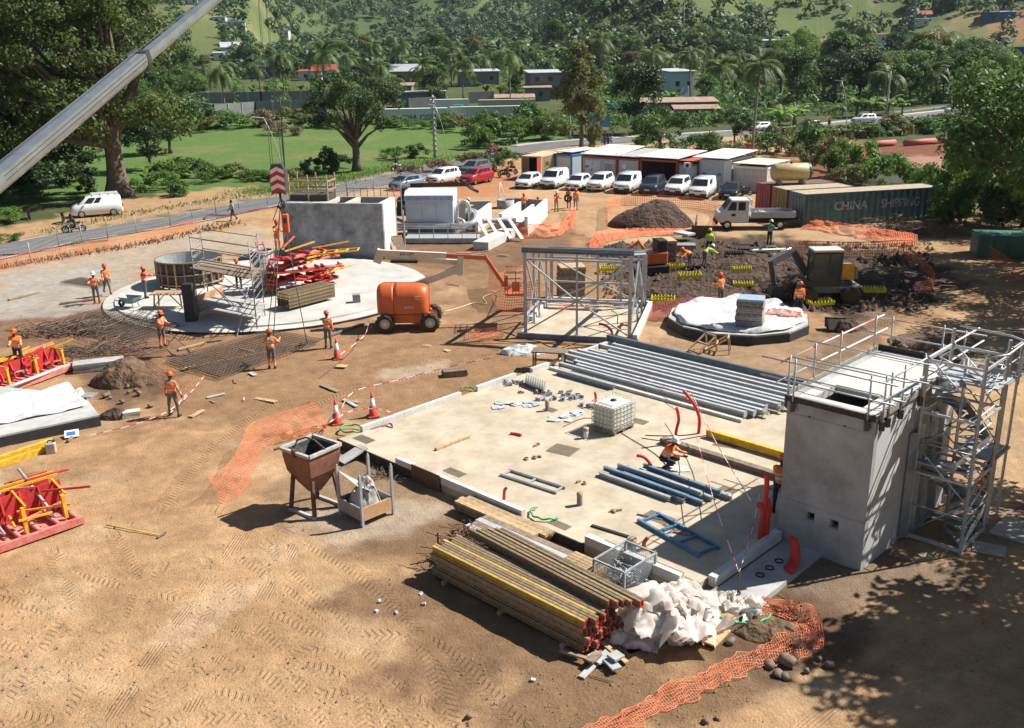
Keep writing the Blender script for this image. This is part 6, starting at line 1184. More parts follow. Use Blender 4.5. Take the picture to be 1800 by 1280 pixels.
for z in(.25,.85,fh):mb=MB();mb.ring((0,0,z),FR+.16,FR+.005,-.03,.03,40,0,PI*.1,PI*2.02);mb.build('ring_rib',WOOD if z<fh else WOODO,fw)
for k in range(22):a=PI*.12+k*PI*1.88/21;mb=MB();mb.box(((FR+.08)*math.cos(a),(FR+.08)*math.sin(a),fh/2),(.13,.07,fh-.05),a);mb.build('upright_rib',WOODO if k%3 else WOOD,fw)
cc=P(468,512,ZR);cl=E('column_form',cc,'round column form wrapped in rebar standing on the round slab','column form')
mb=MB();mb.lathe([(.62,0),(.62,2.5),(.56,2.5),(.56,1.9)],22,(0,0,0),0,True);mb.build('shell',mat('grey_form_shell',(.30,.30,.30),.7,var=.3,scale=4),cl)
for k in range(14):a=k*2*PI/14;mb=MB();mb.tube([(.68*math.cos(a),.68*math.sin(a),0),(.68*math.cos(a),.68*math.sin(a),2.5)],.02,5);mb.build('rebar',REBAR if k%3 else RED,cl)
for z in(.4,1.1,1.8,2.4):mb=MB();mb.ring((0,0,z),.71,.68,0,.03,22);mb.build('hoop',REBAR,cl)
c=P(335,566,ZR);mb=MB();mb.box((c.x,c.y+.25,ZR+1.0),(.55,.5,2.0));mb.box((c.x,c.y+.25,ZR+2.01),(.5,.45,.02));mb.thing('column_form',mat('black_form_panel',(.03,.033,.04),.6,var=.3),'tall black box column form at the front of the round slab','column form')
wb=E('workbench',P(300,540,ZR),'timber workbench before the circular formwork','workbench',-.05)
for k in range(4):mb=MB();mb.box((.0,-.35+.24*k,.82),(1.9,.22,.05));mb.build('board',WOOD,wb)
for x in(-.8,.8):
 for y in(-.35,.35):mb=MB();mb.bar((x,y,0),(x*.9,y*.8,.8),.07,.07);mb.build('leg',WOOD,wb)
for x in(-.8,.8):mb=MB();mb.bar((x,-.33,.1),(x*.2,-.3,.78),.05,.05);mb.build('brace',WOOD,wb)
mb=MB();mb.bar(P(345,535,.9),P(392,518,.9),.04,.9);mb.thing('plywood_sheet',PLY,'salmon plywood panel standing behind the black column form','plywood');
def barrow(px,py,rz,m,label):
 rt=E('wheelbarrow',P(px,py,ZR),label,'wheelbarrow',rz);mb=MB();mb.add([(-.25,-.4,.3),(.25,-.4,.3),(.22,.3,.3),(-.22,.3,.3),(-.4,-.55,.62),(.4,-.55,.62),(.34,.55,.62),(-.34,.55,.62)],[(0,3,2,1),(0,1,5,4),(1,2,6,5),(2,3,7,6),(3,0,4,7)]);mb.build('tray',m,rt);mb=MB();mb.lathe([(.1,-.05),(.2,-.05),(.2,.05),(.1,.05)],14,(0,.62,.2),axis='x');mb.build('wheel',RUBBER,rt);mb=MB()
 for s in(-1,1):mb.tube([(s*.1,.62,.2),(s*.25,-.3,.3),(s*.3,-1.0,.6)],.02,5);mb.tube([(s*.22,-.3,.3),(s*.25,-.4,.0)],.02,5)
 mb.build('frame',DARK,rt)
barrow(230,540,R(70),mat('grey_green_tray',(.22,.29,.28),.5),'grey wheelbarrow at the left edge of the round slab')
c=P(627,531,ZR);mb=MB();mb.box((c.x,c.y,ZR+.22),(.42,.42,.44),.2);mb.box((c.x,c.y,ZR+.445),(.36,.36,.02),.2);mb.thing('concrete_block',CONCD,'small grey concrete cube alone on the round slab','block')
sc=E('mobile_scaffold',P(390,560,ZR),'tube scaffold with plank decks standing on the round slab','scaffold');sp_=[P(352,555,ZR),P(447,572,ZR),P(372,520,ZR),P(455,530,ZR)];sp_=[P(350,556,ZR),P(452,578,ZR),P(368,535,ZR)];d1=sp_[1]-sp_[0];d2=sp_[2]-sp_[0];cs=[sp_[0],sp_[1],sp_[1]+d2,sp_[0]+d2];ht=4.5
SCF=mat('worn_scaffold_tube',(.27,.26,.25),.6,.4,var=.3)
for q in cs:pipe(sc,[q,q+Vector((0,0,ht))],.03,SCF,'standard')
for z in(.7,2.0,3.2,3.7,4.3):
 for i in range(4):pipe(sc,[cs[i]+Vector((0,0,z)),cs[(i+1)%4]+Vector((0,0,z))],.026,SCF,'ledger')
for i in(1,3):
 for z in np.arange(.3,4.4,.4):pipe(sc,[cs[i]+Vector((0,0,z)),cs[(i+1)%4]+Vector((0,0,z))],.022,SCF,'rung')
for i in(0,2):pipe(sc,[cs[i]+Vector((0,0,.2)),cs[(i+1)%4]+Vector((0,0,2.6))],.022,SCF,'brace');pipe(sc,[cs[(i+1)%4]+Vector((0,0,.2)),cs[i]+Vector((0,0,2.6))],.022,SCF,'brace')
for z in(.72,2.62):
 for k in range(3):t=.16+.3*k;a,b=cs[0].lerp(cs[3],t)+Vector((0,0,z)),cs[1].lerp(cs[2],t)+Vector((0,0,z));mb=MB();mb.bar(a,b,d2.length*.28,.06);wpart(mb,'deck_plank',WOODO if z>1 else CONC,sc)
pipe(sc,[P(416,592,.0),P(437,505,ZR+1.5)],.03,GALVM,'raking_tube')
# --- stack of red formwork and timber on the round slab
def redstack():
 c=P(545,535,ZR);rg=random.Random(6);dr=(P(600,520,ZR)-P(505,545,ZR)).normalized();sd=Vector((-dr.y,dr.x,0));rz=math.atan2(dr.y,dr.x)
 for i in range(4):
  for j in range(5):mb=MB();o=c+sd*(-.3+.24*j)+Vector((0,0,.25+.2*i));mb.ibeam(o-dr*1.7,o+dr*1.6,.09,.19,.03);mb.thing('timber_beam',H20,'%s beam from the front in layer %s of the beam stack on the round slab'%(ordn(j),ORD[i]),'beam','beam stack on the round slab')
 rt=E('red_formwork_stack',P(540,512,ZR),'pile of red steel formwork panels with orange walkway brackets','formwork',0);rt.scale=(1.3,1.3,1.0);b=Vector((0,0,0))
 for k in range(16):
  o=Vector((rg.uniform(-1.2,.9),rg.uniform(-.4,1.5),.25+.13*k));a=rz+rg.uniform(-.5,.5);mb=MB();mb.box(o,(rg.uniform(1.6,2.6),rg.uniform(.25,.6),.1),0,rot=(rg.uniform(-.12,.12),rg.uniform(-.1,.1),a));mb.build('panel',RED if k%3 else REDF,rt)
  for s in(-.5,0,.5):mb=MB();mb.box(o+Vector((math.cos(a)*s*1.6,math.sin(a)*s*1.6,.12)),(.08,.5,.14),a);mb.build('panel_rib',RED,rt)
 for k in range(13):o=Vector((rg.uniform(-1.3,1.1),rg.uniform(-.6,1.6),.9+.13*k));a=rz+rg.uniform(-.7,.7);mb=MB();mb.bar(o,o+Vector((math.cos(a)*1.7,math.sin(a)*1.7,rg.uniform(-.15,.3))),.07,.08);mb.build('walkway_bar',YEL if k%4 else ORANGE,rt)
 for s in(0,.7):mb=MB();o=Vector((.3,.3+s,2.1));mb.bar(o,o+Vector((2.0,.35,.1)),.07,.07);mb.build('walkway_bar',YEL,rt)
 for s in np.linspace(0,2,5):mb=MB();o=Vector((.3+s,.3+.17*s,2.12+.05*s));mb.bar(o,o+Vector((0,.7,0)),.06,.06);mb.build('walkway_bar',YEL,rt)
 mb=MB()
 for s in(-.2,.2):mb.bar((-1.25+s,-.6,0.1),(-2.0+s*.8,.1,3.0),.05,.06)
 for i in range(9):t=i/9+.05;mb.bar((-1.25-.75*t-.2,-.6+.7*t,.1+2.9*t),(-1.25-.75*t+.2,-.6+.7*t,.1+2.9*t),.04,.04)
 mb.build('ladder',mat('red_ladder',(.6,.07,.04),.5),rt);return rt
redstack()
person(P(540,500,ZR)+Vector((-1.75,.75,2.0)),30,'work','worker in orange standing high on the red formwork pile',HIV,HIV,'red',1)
# --- concrete tank (box) with timber platform
bx0=P(501,453);bx1=P(677,456);dd=(bx1-bx0);bw_=dd.length;dx=dd.normalized();dy=Vector((-dx.y,dx.x,0));bdp=3.4;bh_=3.85;brz=math.atan2(dx.y,dx.x)
bt=E('concrete_tank',bx0+dx*bw_/2+dy*bdp/2,'big grey concrete tank with open chambers on top','tank',brz)
def bxw(x0,x1,y0,y1,z0,z1,nm,m=CONCD):mb=MB();mb.box(((x0+x1)/2-bw_/2,(y0+y1)/2-bdp/2,(z0+z1)/2),(x1-x0,y1-y0,z1-z0));return mb.build(nm,m,bt)
STAIN=mat('stained_concrete',(.12,.125,.13),.85,col2=(.40,.405,.41),scale=.9,bump=.15,bscale=9,detail=8)
bxw(0,bw_*.37,0,.3,-.1,bh_,'front_wall',STAIN);bxw(bw_*.41,bw_,0,.3,-.1,bh_,'front_wall',STAIN);bxw(bw_*.37,bw_*.41,0,.3,-.1,.55,'front_wall',STAIN);bxw(bw_*.37,bw_*.41,0,.3,1.0,bh_,'front_wall',STAIN);bxw(0,bw_,bdp-.3,bdp,-.1,bh_,'back_wall');bxw(0,.3,.3,bdp-.3,-.1,bh_,'side_wall');bxw(bw_-.35,bw_,.3,bdp-.3,-.1,bh_,'side_wall',mat('sunlit_end_concrete',(.62,.62,.60),.9,var=.08,scale=1));bxw(bw_*.62,bw_*.62+.3,.3,bdp-.3,-.1,bh_,'partition_wall',CONCL);bxw(.3,bw_*.45,.3,bdp-.3,bh_-.3,bh_-.01,'top_slab',CONCL);bxw(bw_*.45,bw_*.62,.3,bdp-.3,1.5,1.6,'chamber_floor');bxw(bw_*.62+.3,bw_-.35,.3,bdp-.3,1.5,1.6,'chamber_floor')  # right end wall painted near white for the sun falling on it
for x_ in(.8,2.2,3.6,5.0,6.4):
 for z_ in(1.3,2.9):mb=MB();mb.lathe([(.035,-.005),(.035,0),(.001,0)],8,(x_-bw_/2,-bdp/2-.002,z_),axis='y');mb.build('tie_hole',BLACK,bt)
pf=E('timber_platform',bt.matrix_basis@Vector((-bw_/2+1.7,.2,bh_)),'timber work platform with post rails on top of the concrete tank','platform',brz)
mb=MB();mb.box((0,0,.22),(2.9,1.6,.42));mb.build('deck_box',mat('dark_form_box',(.07,.06,.045),.8,var=.3),pf)
for x in(-1.4,0,1.4):
 for y in(-.82,.82):mb=MB();mb.box((x,y,.9),(.09,.09,1.8));mb.build('post',WOOD,pf)
for z in(.75,1.35):
 for y in(-.82,.82):mb=MB();mb.box((0,y+.06,z),(2.9,.035,.13));mb.build('rail',WOOD,pf)
 mb=MB();mb.box((1.45,0,z),(.035,1.6,.13));mb.build('rail',WOOD,pf)
rl=E('barrier_fence',bt.matrix_basis@Vector((1.9,bdp/2+.6,0)),'grey metal railing behind the concrete tank','railing',brz)
for i in range(9):mb=MB();mb.box((-2+.5*i,0,bh_-.2),(.06,.06,2.6 if i%4==0 else 1.6));mb.build('post',GALVM,rl)
for z in(bh_-.4,bh_+.5):mb=MB();mb.box((0,0,z),(4.1,.05,.06));mb.build('rail',GALVM,rl)
for i in range(3):mb=MB();mb.box((-2+2*i,.3,(bh_-1.2)/2),(.1,.1,bh_-1.0));mb.build('leg',GALVM,rl)
c=P(706,448);mb=MB();mb.bar(c,c+Vector((-.35,.5,1.3)),.8,.05);mb.thing('leaning_board',WOODO,'grey board leaning on the right end of the concrete tank','board');mb=MB();mb.bar(c+Vector((-.35,-.3,0)),c+Vector((-.7,.2,1.0)),.3,.12);mb.thing('leaning_board',PLY,'orange brown block leaning beside the tank end board','board')
# --- white filter machine on its deck
mz=.55;mc=P(762,425);mrz=R(-5)
dk=E('steel_deck',P(775,428),'low grey steel deck with guard railing before the white machine','platform',mrz)
mb=MB();mb.box((0,.9,.2),(5.6,1.7,.36));mb.build('deck',GALVM,dk)
for i in range(6):mb=MB();mb.box((-2.7+1.08*i,.08,.9),(.05,.05,1.1));mb.build('post',GALV,dk)
for z in(.75,1.1,1.45):mb=MB();mb.box((0,.08,z),(5.5,.04,.05));mb.build('rail',GALV,dk)
mu=E('filter_machine',mc+Vector((0,3.2,0)),'large white box shaped machine with sloped roof and grey lower front','machine',mrz)
mb=MB();mb.box((-.3,0,.5),(3.6,2.2,1.0));mb.build('base',STEELB,mu);mb=MB();mb.box((-.3,0,1.9),(3.7,2.3,1.8));mb.build('cabinet',PALE,mu)
for x in(-1.4,-.3,.8):mb=MB();mb.box((x,-1.165,1.85),(1.02,.03,1.5));mb.build('panel_door',PALE,mu)
mb=MB();mb.prismx([(-1.2,2.8),(1.2,2.8),(1.0,3.5),(-.7,3.5),(-1.2,3.2)],-2.2,1.6);mb.build('hood',WHITE,mu)
mb=MB();mb.box((-.3,-1.215,2.98),(3.6,.03,.3));mb.build('blue_band',mat('pale_blue_panel',(.30,.42,.55),.5),mu)
PIPEW=mat('stainless_pipe',(.62,.64,.66),.35,.5,var=.1)
for i,(pts,r)in enumerate([([(1.7,-.3,.4),(1.8,-.3,2.2),(2.3,-.3,2.6),(2.7,-.3,2.2),(2.7,-.3,.4)],.14),([(1.4,-1.5,.9),(2.4,-1.7,.9),(3.2,-1.2,1.2),(3.2,-.2,1.7),(2.4,.2,1.8)],.24),([(-4,-1.4,.9),(0,-1.5,.9),(1.4,-1.5,.9)],.2),([(2.4,-1.4,.4),(2.4,-1.4,1.2),(1.9,-1.0,1.4)],.12),([(3.6,.6,.9),(4.6,1.0,.9),(6.2,1.6,.9)],.2)]):hose([mu.matrix_basis@Vector(p)for p in pts],r,PIPEW,['arched stainless pipe at the right of the white machine','thick curved stainless pipe before the white machine','straight stainless pipe along the deck of the white machine','thin stainless riser right of the white machine','stainless pipe between machine and concrete channels'][i],'steel_pipe','pipe')
bb=E('plastic_crate_stack',P(725,400)+Vector((.2,-.6,.55)),'light blue plastic box on the deck railing','box',mrz);mb=MB();mb.box((0,0,.95),(.75,.6,1.0));mb.build('box',mat('light_blue_plastic',(.22,.48,.66),.5),bb,bevel=.04);mb=MB();mb.box((0,0,1.47),(.8,.65,.06));mb.build('lid',mat('light_blue_plastic',(.22,.48,.66)),bb);mb=MB();mb.box((0,0,.22),(.7,.55,.44));mb.build('stand',GALV,bb)
def wallpx(p,q,h,t,label,m=CONCL,z=0,name='concrete_wall',cat='wall'):mb=MB();a,b=P(*p),P(*q);mb.bar(a+Vector((0,0,z+h/2)),b+Vector((0,0,z+h/2)),t,h);return mb.thing(name,m,label,cat)
wallpx((800,388),(862,386),1.6,.2,'far grey wall of the open concrete basin');wallpx((862,388),(838,408),1.5,.25,'white end wall of the open concrete basin',WHITE);wallpx((960,380),(925,415),1.5,.25,'right white wall of the concrete channels',WHITE);wallpx((937,384),(905,410),1.2,.25,'middle white wall of the concrete channels',WHITE);wallpx((915,378),(880,402),1.2,.25,'left white wall of the concrete channels',WHITE);wallpx((880,405),(925,413),.9,.25,'front grey wall of the concrete channels',CONCD);wallpx((905,374),(958,378),1.3,.2,'back grey wall of the concrete channels',CONCD);wallpx((845,440),(895,415),.6,1.2,'low white concrete plinth right of the steel deck',CONCL,name='concrete_plinth',cat='plinth')
for i in range(4):a=P(838+19*i,405+1*i,.4);b=P(858+20*i,418+1*i,.2);mb=MB();mb.bar(a+Vector((0,0,1.0)),b,.25,.12);mb.thing('white_girder',WHITE,'%s slanting white girder from the left by the channels'%ordn(i),'girder','white girders by the channels')
c=P(890,365);mb=MB();mb.lathe([(.85,0),(.85,.75),(.75,.75),(.75,.3)],24,c);mb.thing('concrete_ring',CONC,'grey concrete manhole ring behind the channels','concrete ring')
tp=E('lifting_tripod',P(880,356),'pale lifting tripod beside the manhole ring','tripod')
for a in(0,2.1,4.2):mb=MB();mb.tube([(.55*math.cos(a),.55*math.sin(a),0),(0,0,1.9)],.04,6);mb.build('leg',WHITE,tp)
TO=Vector((1.2,4.5,.3));lb=E('telehandler_arm',P(745,352),'black telescopic loader arm reaching over the white machine','loader arm')
mb=MB();mb.bar((P(690,345,2.2)+TO),(P(790,345,3.3)+TO),.3,.34);wpart(mb,'boom',DARK,lb);mb=MB();mb.bar((P(788,345,3.3)+TO),(P(802,352,2.0)+TO),.22,.26);wpart(mb,'jib',DARK,lb);mb=MB();mb.bar((P(800,352,2.0)+TO),(P(812,357,1.7)+TO),.3,.2);wpart(mb,'head',DARK,lb)
q0=P(690,345,0);q0=(P(690,345,2.2)+TO);mb=MB();mb.box((q0.x,q0.y,1.0),(2.6,1.8,.8));mb.box((q0.x-.4,q0.y,1.8),(1.0,.9,1.0));wpart(mb,'chassis',DARK,lb)
for x in(-.9,.9):
 for y in(-.9,.9):mb=MB();mb.lathe([(.001,-.15),(.5,-.15),(.5,.15),(.001,.15)],16,(q0.x+x,q0.y+y,.5),axis='y');wpart(mb,'wheel',RUBBER,lb)
 # --- boom lift
BLc=P(728,583)+Vector((-.3,.9,0));bl=E('boom_lift',BLc,'orange articulated boom lift with cream arms and red basket','boom lift',0)
ch=MB();ch.box((0,0,.62),(2.3,1.3,.5));ch.box((0,0,.5),(2.6,.5,.25));ch.build('chassis',ORANGE,bl,bevel=.06)
for x,y in((-1.15,-.95),(1.15,-.85),(-1.15,.95),(1.15,.95)):
 mb=MB();r=.47;w_=.36;mb.lathe([(r*.55,-w_/2),(r*.9,-w_/2),(r,-w_*.3),(r,w_*.3),(r*.9,w_/2),(r*.55,w_/2)],20,axis='y')
 for k in range(20):a=k*2*PI/20;mb.box((math.cos(a)*r*.99,(-1)**k*w_*.2,math.sin(a)*r*.99),(.05,w_*.5,.09),rot=(0,-a,.3*(-1)**k))
 t=mb.build('wheel',mat('dusty_tyre',(.07,.055,.04),.95,var=.4),bl,loc=(x,y,r));mb=MB();mb.lathe([(r*.58,-w_*.35),(r*.35,-w_*.2),(r*.3,-w_*.45),(.001,-w_*.45)],14,axis='y');mb.lathe([(r*.58,w_*.35),(.001,w_*.2)],14,axis='y');mb.build('rim',CREAM,t)
def hood(x0,x1,y0,y1,z0,z1,nm,m,side):
 V=[];F=[];prof=[];n=9
 for i in range(n):t=i/(n-1);x=x0+(x1-x0)*t;e=max(0,(1-2*t if side<0 else 2*t-1))**4;k=1-.22*e;V+=[(x,y0*k,z0),(x,y0*1.03*k,z0+(z1-z0)*.55),(x,y0*.8*k,z0+(z1-z0)*.92*(1-.12*e)),(x,0,z1*(1-.07*e)),(x,y1*.8*k,z0+(z1-z0)*.92*(1-.12*e)),(x,y1*1.03*k,z0+(z1-z0)*.55),(x,y1*k,z0)]
 for i in range(n-1):
  for j in range(6):F.append((i*7+j,i*7+j+1,i*7+j+8,i*7+j+7))
 F+=[tuple(range(6,-1,-1)),tuple(range((n-1)*7,n*7))];mb=MB();mb.add(V,[f[::-1]for f in F[:-2]]+[F[-2][::-1],F[-1][::-1]],0,True);return mb.build(nm,m,bl)
hood(-1.55,-.70,-.85,.85,.92,2.38,'counterweight',ORANGE,-1);hood(-.685,1.05,-.84,.84,.92,2.36,'engine_cover',ORANGE,1)
mb=MB();mb.box((.6,-.87,1.75),(.38,.04,.18));mb.build('vent',mat('pale_orange',(.70,.30,.14),.5),bl);text('600AJ',.2,WHITE,bl,(.1,-.90,1.28),(PI/2,0,0))
AR={'a0':(-.3,.35,1.9),'a1':(2.7,.6,2.95),'b1':(-1.5,.7,3.75),'c1':(3.9,.55,3.55),'d1':(5.0,.35,2.2)}
mb=MB();mb.bar(AR['a0'],AR['a1'],.26,.34);mb.build('lower_arm',CREAM,bl);mb=MB();mb.bar((2.65,.6,2.6),(2.75,.6,3.6),.34,.3);mb.build('knuckle',CREAM,bl);mb=MB();mb.bar((2.7,.8,3.2),(-1.2,.85,3.55),.2,.26);mb.build('upper_link',CREAM,bl)
mb=MB();mb.bar((-1.6,.7,3.3),(-1.35,.7,3.95),.36,.4);mb.build('rear_knuckle',CREAM,bl);mb=MB();mb.bar((-1.5,.55,3.85),(2.0,.55,3.62),.24,.3);b_=mb.build('main_boom',CREAM,bl);mb=MB();mb.bar((2.0,.55,3.62),(4.0,.55,3.48),.17,.22);mb.build('extending_boom',ORANGE,bl);mb=MB();mb.bar((3.95,.55,3.6),(5.0,.4,2.0),.14,.18);mb.build('jib',ORANGE,bl);mb=MB();mb.tube([(-.9,.6,3.35),(.5,.6,3.3)],.07,8);mb.tube([(1.0,.5,2.4),(2.2,.6,2.65)],.06,8);mb.build('cylinder',DARK,bl);text('JLG LIFT',.2,DARK,bl,(0,.405,3.76),(PI/2,.065,0))
bkx,bky,bkz=5.55,.2,1.75;mb=MB();mb.box((bkx,bky,bkz),(1.1,1.6,.12));mb.build('basket_floor',ORANGE,bl);mb=MB()
for z in(.5,.85,1.15):
 for p,q in(((-.55,-.8),(.55,-.8)),((.55,-.8),(.55,.8)),((.55,.8),(-.55,.8)),((-.55,.8),(-.55,-.8))):mb.tube([(bkx+p[0],bky+p[1],bkz+z),(bkx+q[0],bky+q[1],bkz+z)],.022,5)
for x in(-.55,0,.55):
 for y in(-.8,0,.8):
  if x or y:mb.tube([(bkx+x,bky+y,bkz),(bkx+x,bky+y,bkz+1.15)],.022,5)
mb.build('basket_rail',mat('red_orange_paint',(.55,.08,.03),.5),bl);mb=MB();mb.box((bkx-.5,bky-.4,bkz+.7),(.2,.5,.6));mb.box((bkx,bky-.84,bkz+.45),(.4,.05,.5));mb.build('control_box',ORANGE,bl)
hose([P(780,548,.03),P(810,540,.03),P(835,532,.03),P(855,534,.03),P(850,522,.03),P(880,512,.3),BLc+Vector((5.3,.2,1.7))],.025,mat('yellow_hose',(.65,.58,.3),.6),'yellow hose trailing from the boom lift basket','hose','hose')
# --- steel frame on its slab
f0=P(924,592);f1=P(1106,602);dx=(f1-f0).normalized();fwid=(f1-f0).length;dy=Vector((-dx.y,dx.x,0));fdep=6.3;fh_=4.3
def FP(x,y,z=0.):return f0+dx*x+dy*y+Vector((0,0,z))
fr=E('steel_framed_building',FP(fwid/2,fdep/2,.2),'open galvanised steel building frame with cross bracing','steel frame')
fs=E('frame_slab',FP(fwid/2,fdep/2),'tan concrete slab with kerbs under the steel frame','slab');mb=MB();mb.prism([FP(-.3,-.2)[:2],FP(fwid+.4,-.2)[:2],FP(fwid+.4,fdep+.3)[:2],FP(-.3,fdep+.3)[:2]],-.1,.2);wpart(mb,'slab',SCREED,fs)
for p,q in(((fwid+.3,-.2),(fwid+.3,fdep+.2)),((-.25,fdep*.35),(-.25,fdep+.2)),((-.2,fdep+.2),(fwid+.2,fdep+.2))):mb=MB();mb.bar(FP(*p,.32),FP(*q,.32),.22,.26);wpart(mb,'kerb',KERB,fs)
mb=MB();mb.bar(FP(-.35,-.27,.12),FP(fwid+.45,-.27,.12),.12,.3);wpart(mb,'edge_beam',STEELB,fs)
FH=lambda y:fh_-1.2*y/fdep
def fbar(p,q,w=.1,h=.1,nm='rail',m=GALVM):mb=MB();mb.bar(FP(*p),FP(*q),w,h);return wpart(mb,nm,m,fr)
for x,y in((0,0),(fwid*.5,0),(fwid,0),(0,fdep),(fwid*.5,fdep),(fwid,fdep),(0,fdep*.5),(fwid,fdep*.5),(0,fdep*.3),(fwid,fdep*.78),(fwid*.75,fdep),(0,fdep*.78)):
 k=.16 if(x in(0,fwid)and y in(0,fdep))else .1;mb=MB();mb.ibeam(FP(x,y,.2),FP(x,y,FH(y)),k,k*1.1,.025);wpart(mb,'column',GALVM,fr);mb=MB();mb.box(FP(x,y,.22),(.28,.28,.03),math.atan2(dx.y,dx.x));wpart(mb,'base_plate',GALVM,fr)
for y in(0,fdep):mb=MB();mb.ibeam(FP(-.15,y,FH(y)+.1),FP(fwid+.15,y,FH(y)+.1),.16,.26,.03);wpart(mb,'roof_beam',STEELB,fr)
for x in(0,fwid):mb=MB();mb.ibeam(FP(x,.1,FH(.1)+.1),FP(x,fdep-.1,FH(fdep)+.1),.14,.2,.03);wpart(mb,'roof_beam',STEELB if x==0 else GALVM,fr)
for y in(0,fdep):
 fbar((0,y,FH(y)*.45),(fwid,y,FH(y)*.45));fbar((0,y,FH(y)-.35),(fwid,y,FH(y)-.35),.08,.1)
 fbar((.1,y,FH(y)-.4),(fwid*.5,y,FH(y)*.45),.07,.07,'brace',GALV);fbar((fwid*.5,y,FH(y)*.45),(fwid-.1,y,.35),.07,.07,'brace',GALV);fbar((fwid-.1,y,FH(y)-.4),(fwid*.5,y,FH(y)*.45),.07,.07,'brace');fbar((fwid*.5,y,FH(y)*.45),(.1,y,.35),.07,.07,'brace')
for x in(0,fwid):fbar((x,.1,.35),(x,fdep*.5,FH(fdep*.5)-.3),.07,.07,'brace',GALV);fbar((x,fdep*.5,FH(fdep*.5)-.3),(x,fdep-.1,.35),.07,.07,'brace',GALV);fbar((x,.1,fh_-.3),(x,fdep*.5,.4),.07,.07,'brace');fbar((x,0,1.1),(x,fdep*.5,1.1),.07,.1)
bent(1075,595,[(0,0,0),(0,0,.35),(-.25,.1,.6),(-.6,.2,.7)],.06,REDP,'bent red conduit on the slab inside the steel frame');bent(1085,575,[(0,0,0),(.3,.0,.1),(.6,-.1,.05)],.05,REDP,'red pipe lying inside the steel frame');bent(1085,570,[(0,0,0),(0,0,.5),(-.3,.1,.7)],.03,GREENP,'green conduit standing inside the steel frame')
def plankstack(p,w,d,h,n,rz,label,name='plank_stack',m=WOODO,z=0.,top=None):
 rt=E(name,Vector((p.x,p.y,z)),label,'plank stack',rz);rg=random.Random(int(p.x*10)+n)
 for k in range(n):mb=MB();t=h/n;mb.box((rg.uniform(-.03,.03),rg.uniform(-.03,.03),t*(k+.5)),(w*rg.uniform(.94,1.02),d*rg.uniform(.94,1.02),t*.9),rg.uniform(-.02,.02));mb.build('panel',(top if(top and k==n-1)else m),rt)
 return rt
plankstack(P(1005,528)+Vector((0,.7,0)),1.5,1.3,1.9,14,.1,'tall stack of dark boards behind the steel frame',top=WOOD);plankstack(P(1170,463)+Vector((0,.8,0)),1.25,1.6,1.5,9,.15,'brown board stack left of the worker in yellow',top=WOOD)
# --- round foundation with white sheet
RB=Vector((11.6,47.2,0));rb=E('round_foundation',RB,'round twelve sided concrete foundation right of the frame','foundation')
mb=MB();mb.lathe([(3.55,-.1),(3.55,.5),(3.15,.52),(.001,.52)],12,(0,0,0),0,False);mb.build('base',CONC,rb);mb=MB();mb.ring((0,0,0),3.6,3.56,-.05,.42,12);mb.build('bitumen_band',BITU,rb)
def sheet(name,c,R0,z,seed,label,m=SHEET,sx=1,sy=1,amp=.13,rz=0,sq=0):
 n=40;V=[(0,0,z+.05)];F=[]
 for j in range(1,n):
  for i in range(72):a=2*PI*i/72;r=R0*j/(n-1)/max(abs(math.cos(a)),abs(math.sin(a)))**sq*(1+.025*math.sin(a*5+seed)+.02*math.sin(a*11));x,y=r*math.cos(a),r*math.sin(a);f=float(1-abs(fbm(np.array(x*.9+seed),np.array(y*.9),seed,3)-.5)*4);g=float(fbm(np.array(x*3),np.array(y*3+seed),seed+1,2));V.append((x*sx,y*sy,z+.03+amp*max(0,f)*.5+amp*.5*g+(amp*1.3*(j/(n-1))**6*(.5+.5*math.sin(a*9+seed))if j<n-1 else-.06)))
 for i in range(72):F.append((0,1+i,1+(i+1)%72,1+(i+1)%72))
 F2=[(1+j*72+i,1+j*72+72+i,1+j*72+72+(i+1)%72,1+j*72+(i+1)%72)for j in range(n-2)for i in range(72)];me=bpy.data.meshes.new(name);me.from_pydata(V,[],[f[:3]for f in F]+F2);me.polygons.foreach_set('use_smooth',np.ones(len(me.polygons),bool));me.update()
 return tag(link(name,me,m,None,c,rz),label,'tarpaulin')
sheet('white_sheet',RB,3.25,.52,2,'white wrinkled sheet covering the round foundation',amp=.2)
pb=P(1322,576,.6)+Vector((0,.5,0));plankstack(pb,1.3,1.1,1.45,12,R(-20),'block of stacked grey formwork panels on the white sheet',m=mat('weathered_panel',(.27,.26,.25),.9,var=.35,scale=7,rnd=.3),z=.56,top=mat('pale_blue_panel',(.3,.42,.55)))
for i,(x,y,rz)in enumerate(((1235,612,.5),(1262,612,-.3))):
 rt=E('timber_crate',P(x,y+6),['open timber frame lying before the round foundation','tilted timber frame right of the other before the round foundation'][i],'timber frame',rz);
 for s in(-1,1):
  mb=MB();mb.bar((-.55,s*.35,.1),(.45,s*.35,.75),.06,.08);mb.build('side_rail',WOOD,rt)
 for t in(0,.5,1):mb=MB();mb.bar((-.55+t,-.35,.1+.65*t),(-.55+t,.35,.1+.65*t),.06,.08);mb.build('cross_rail',WOOD,rt)
 mb=MB();mb.bar((.45,-.35,.75),(.55,-.35,0),.05,.06);mb.bar((.45,.35,.75),(.55,.35,0),.05,.06);mb.build('leg',WOOD,rt)
tb=E('work_table',P(965,648),'rough timber work table at the far slab corner','table',R(-12));mb=MB();mb.box((0,0,.85),(1.5,.75,.06));mb.build('top',WOODO,tb)
for x in(-.65,.65):
 for y in(-.3,.3):mb=MB();mb.box((x,y,.41),(.08,.08,.82));mb.build('leg',WOOD,tb)
mb=MB();mb.box((0,-.32,.5),(1.3,.04,.1));mb.build('brace',WOOD,tb)
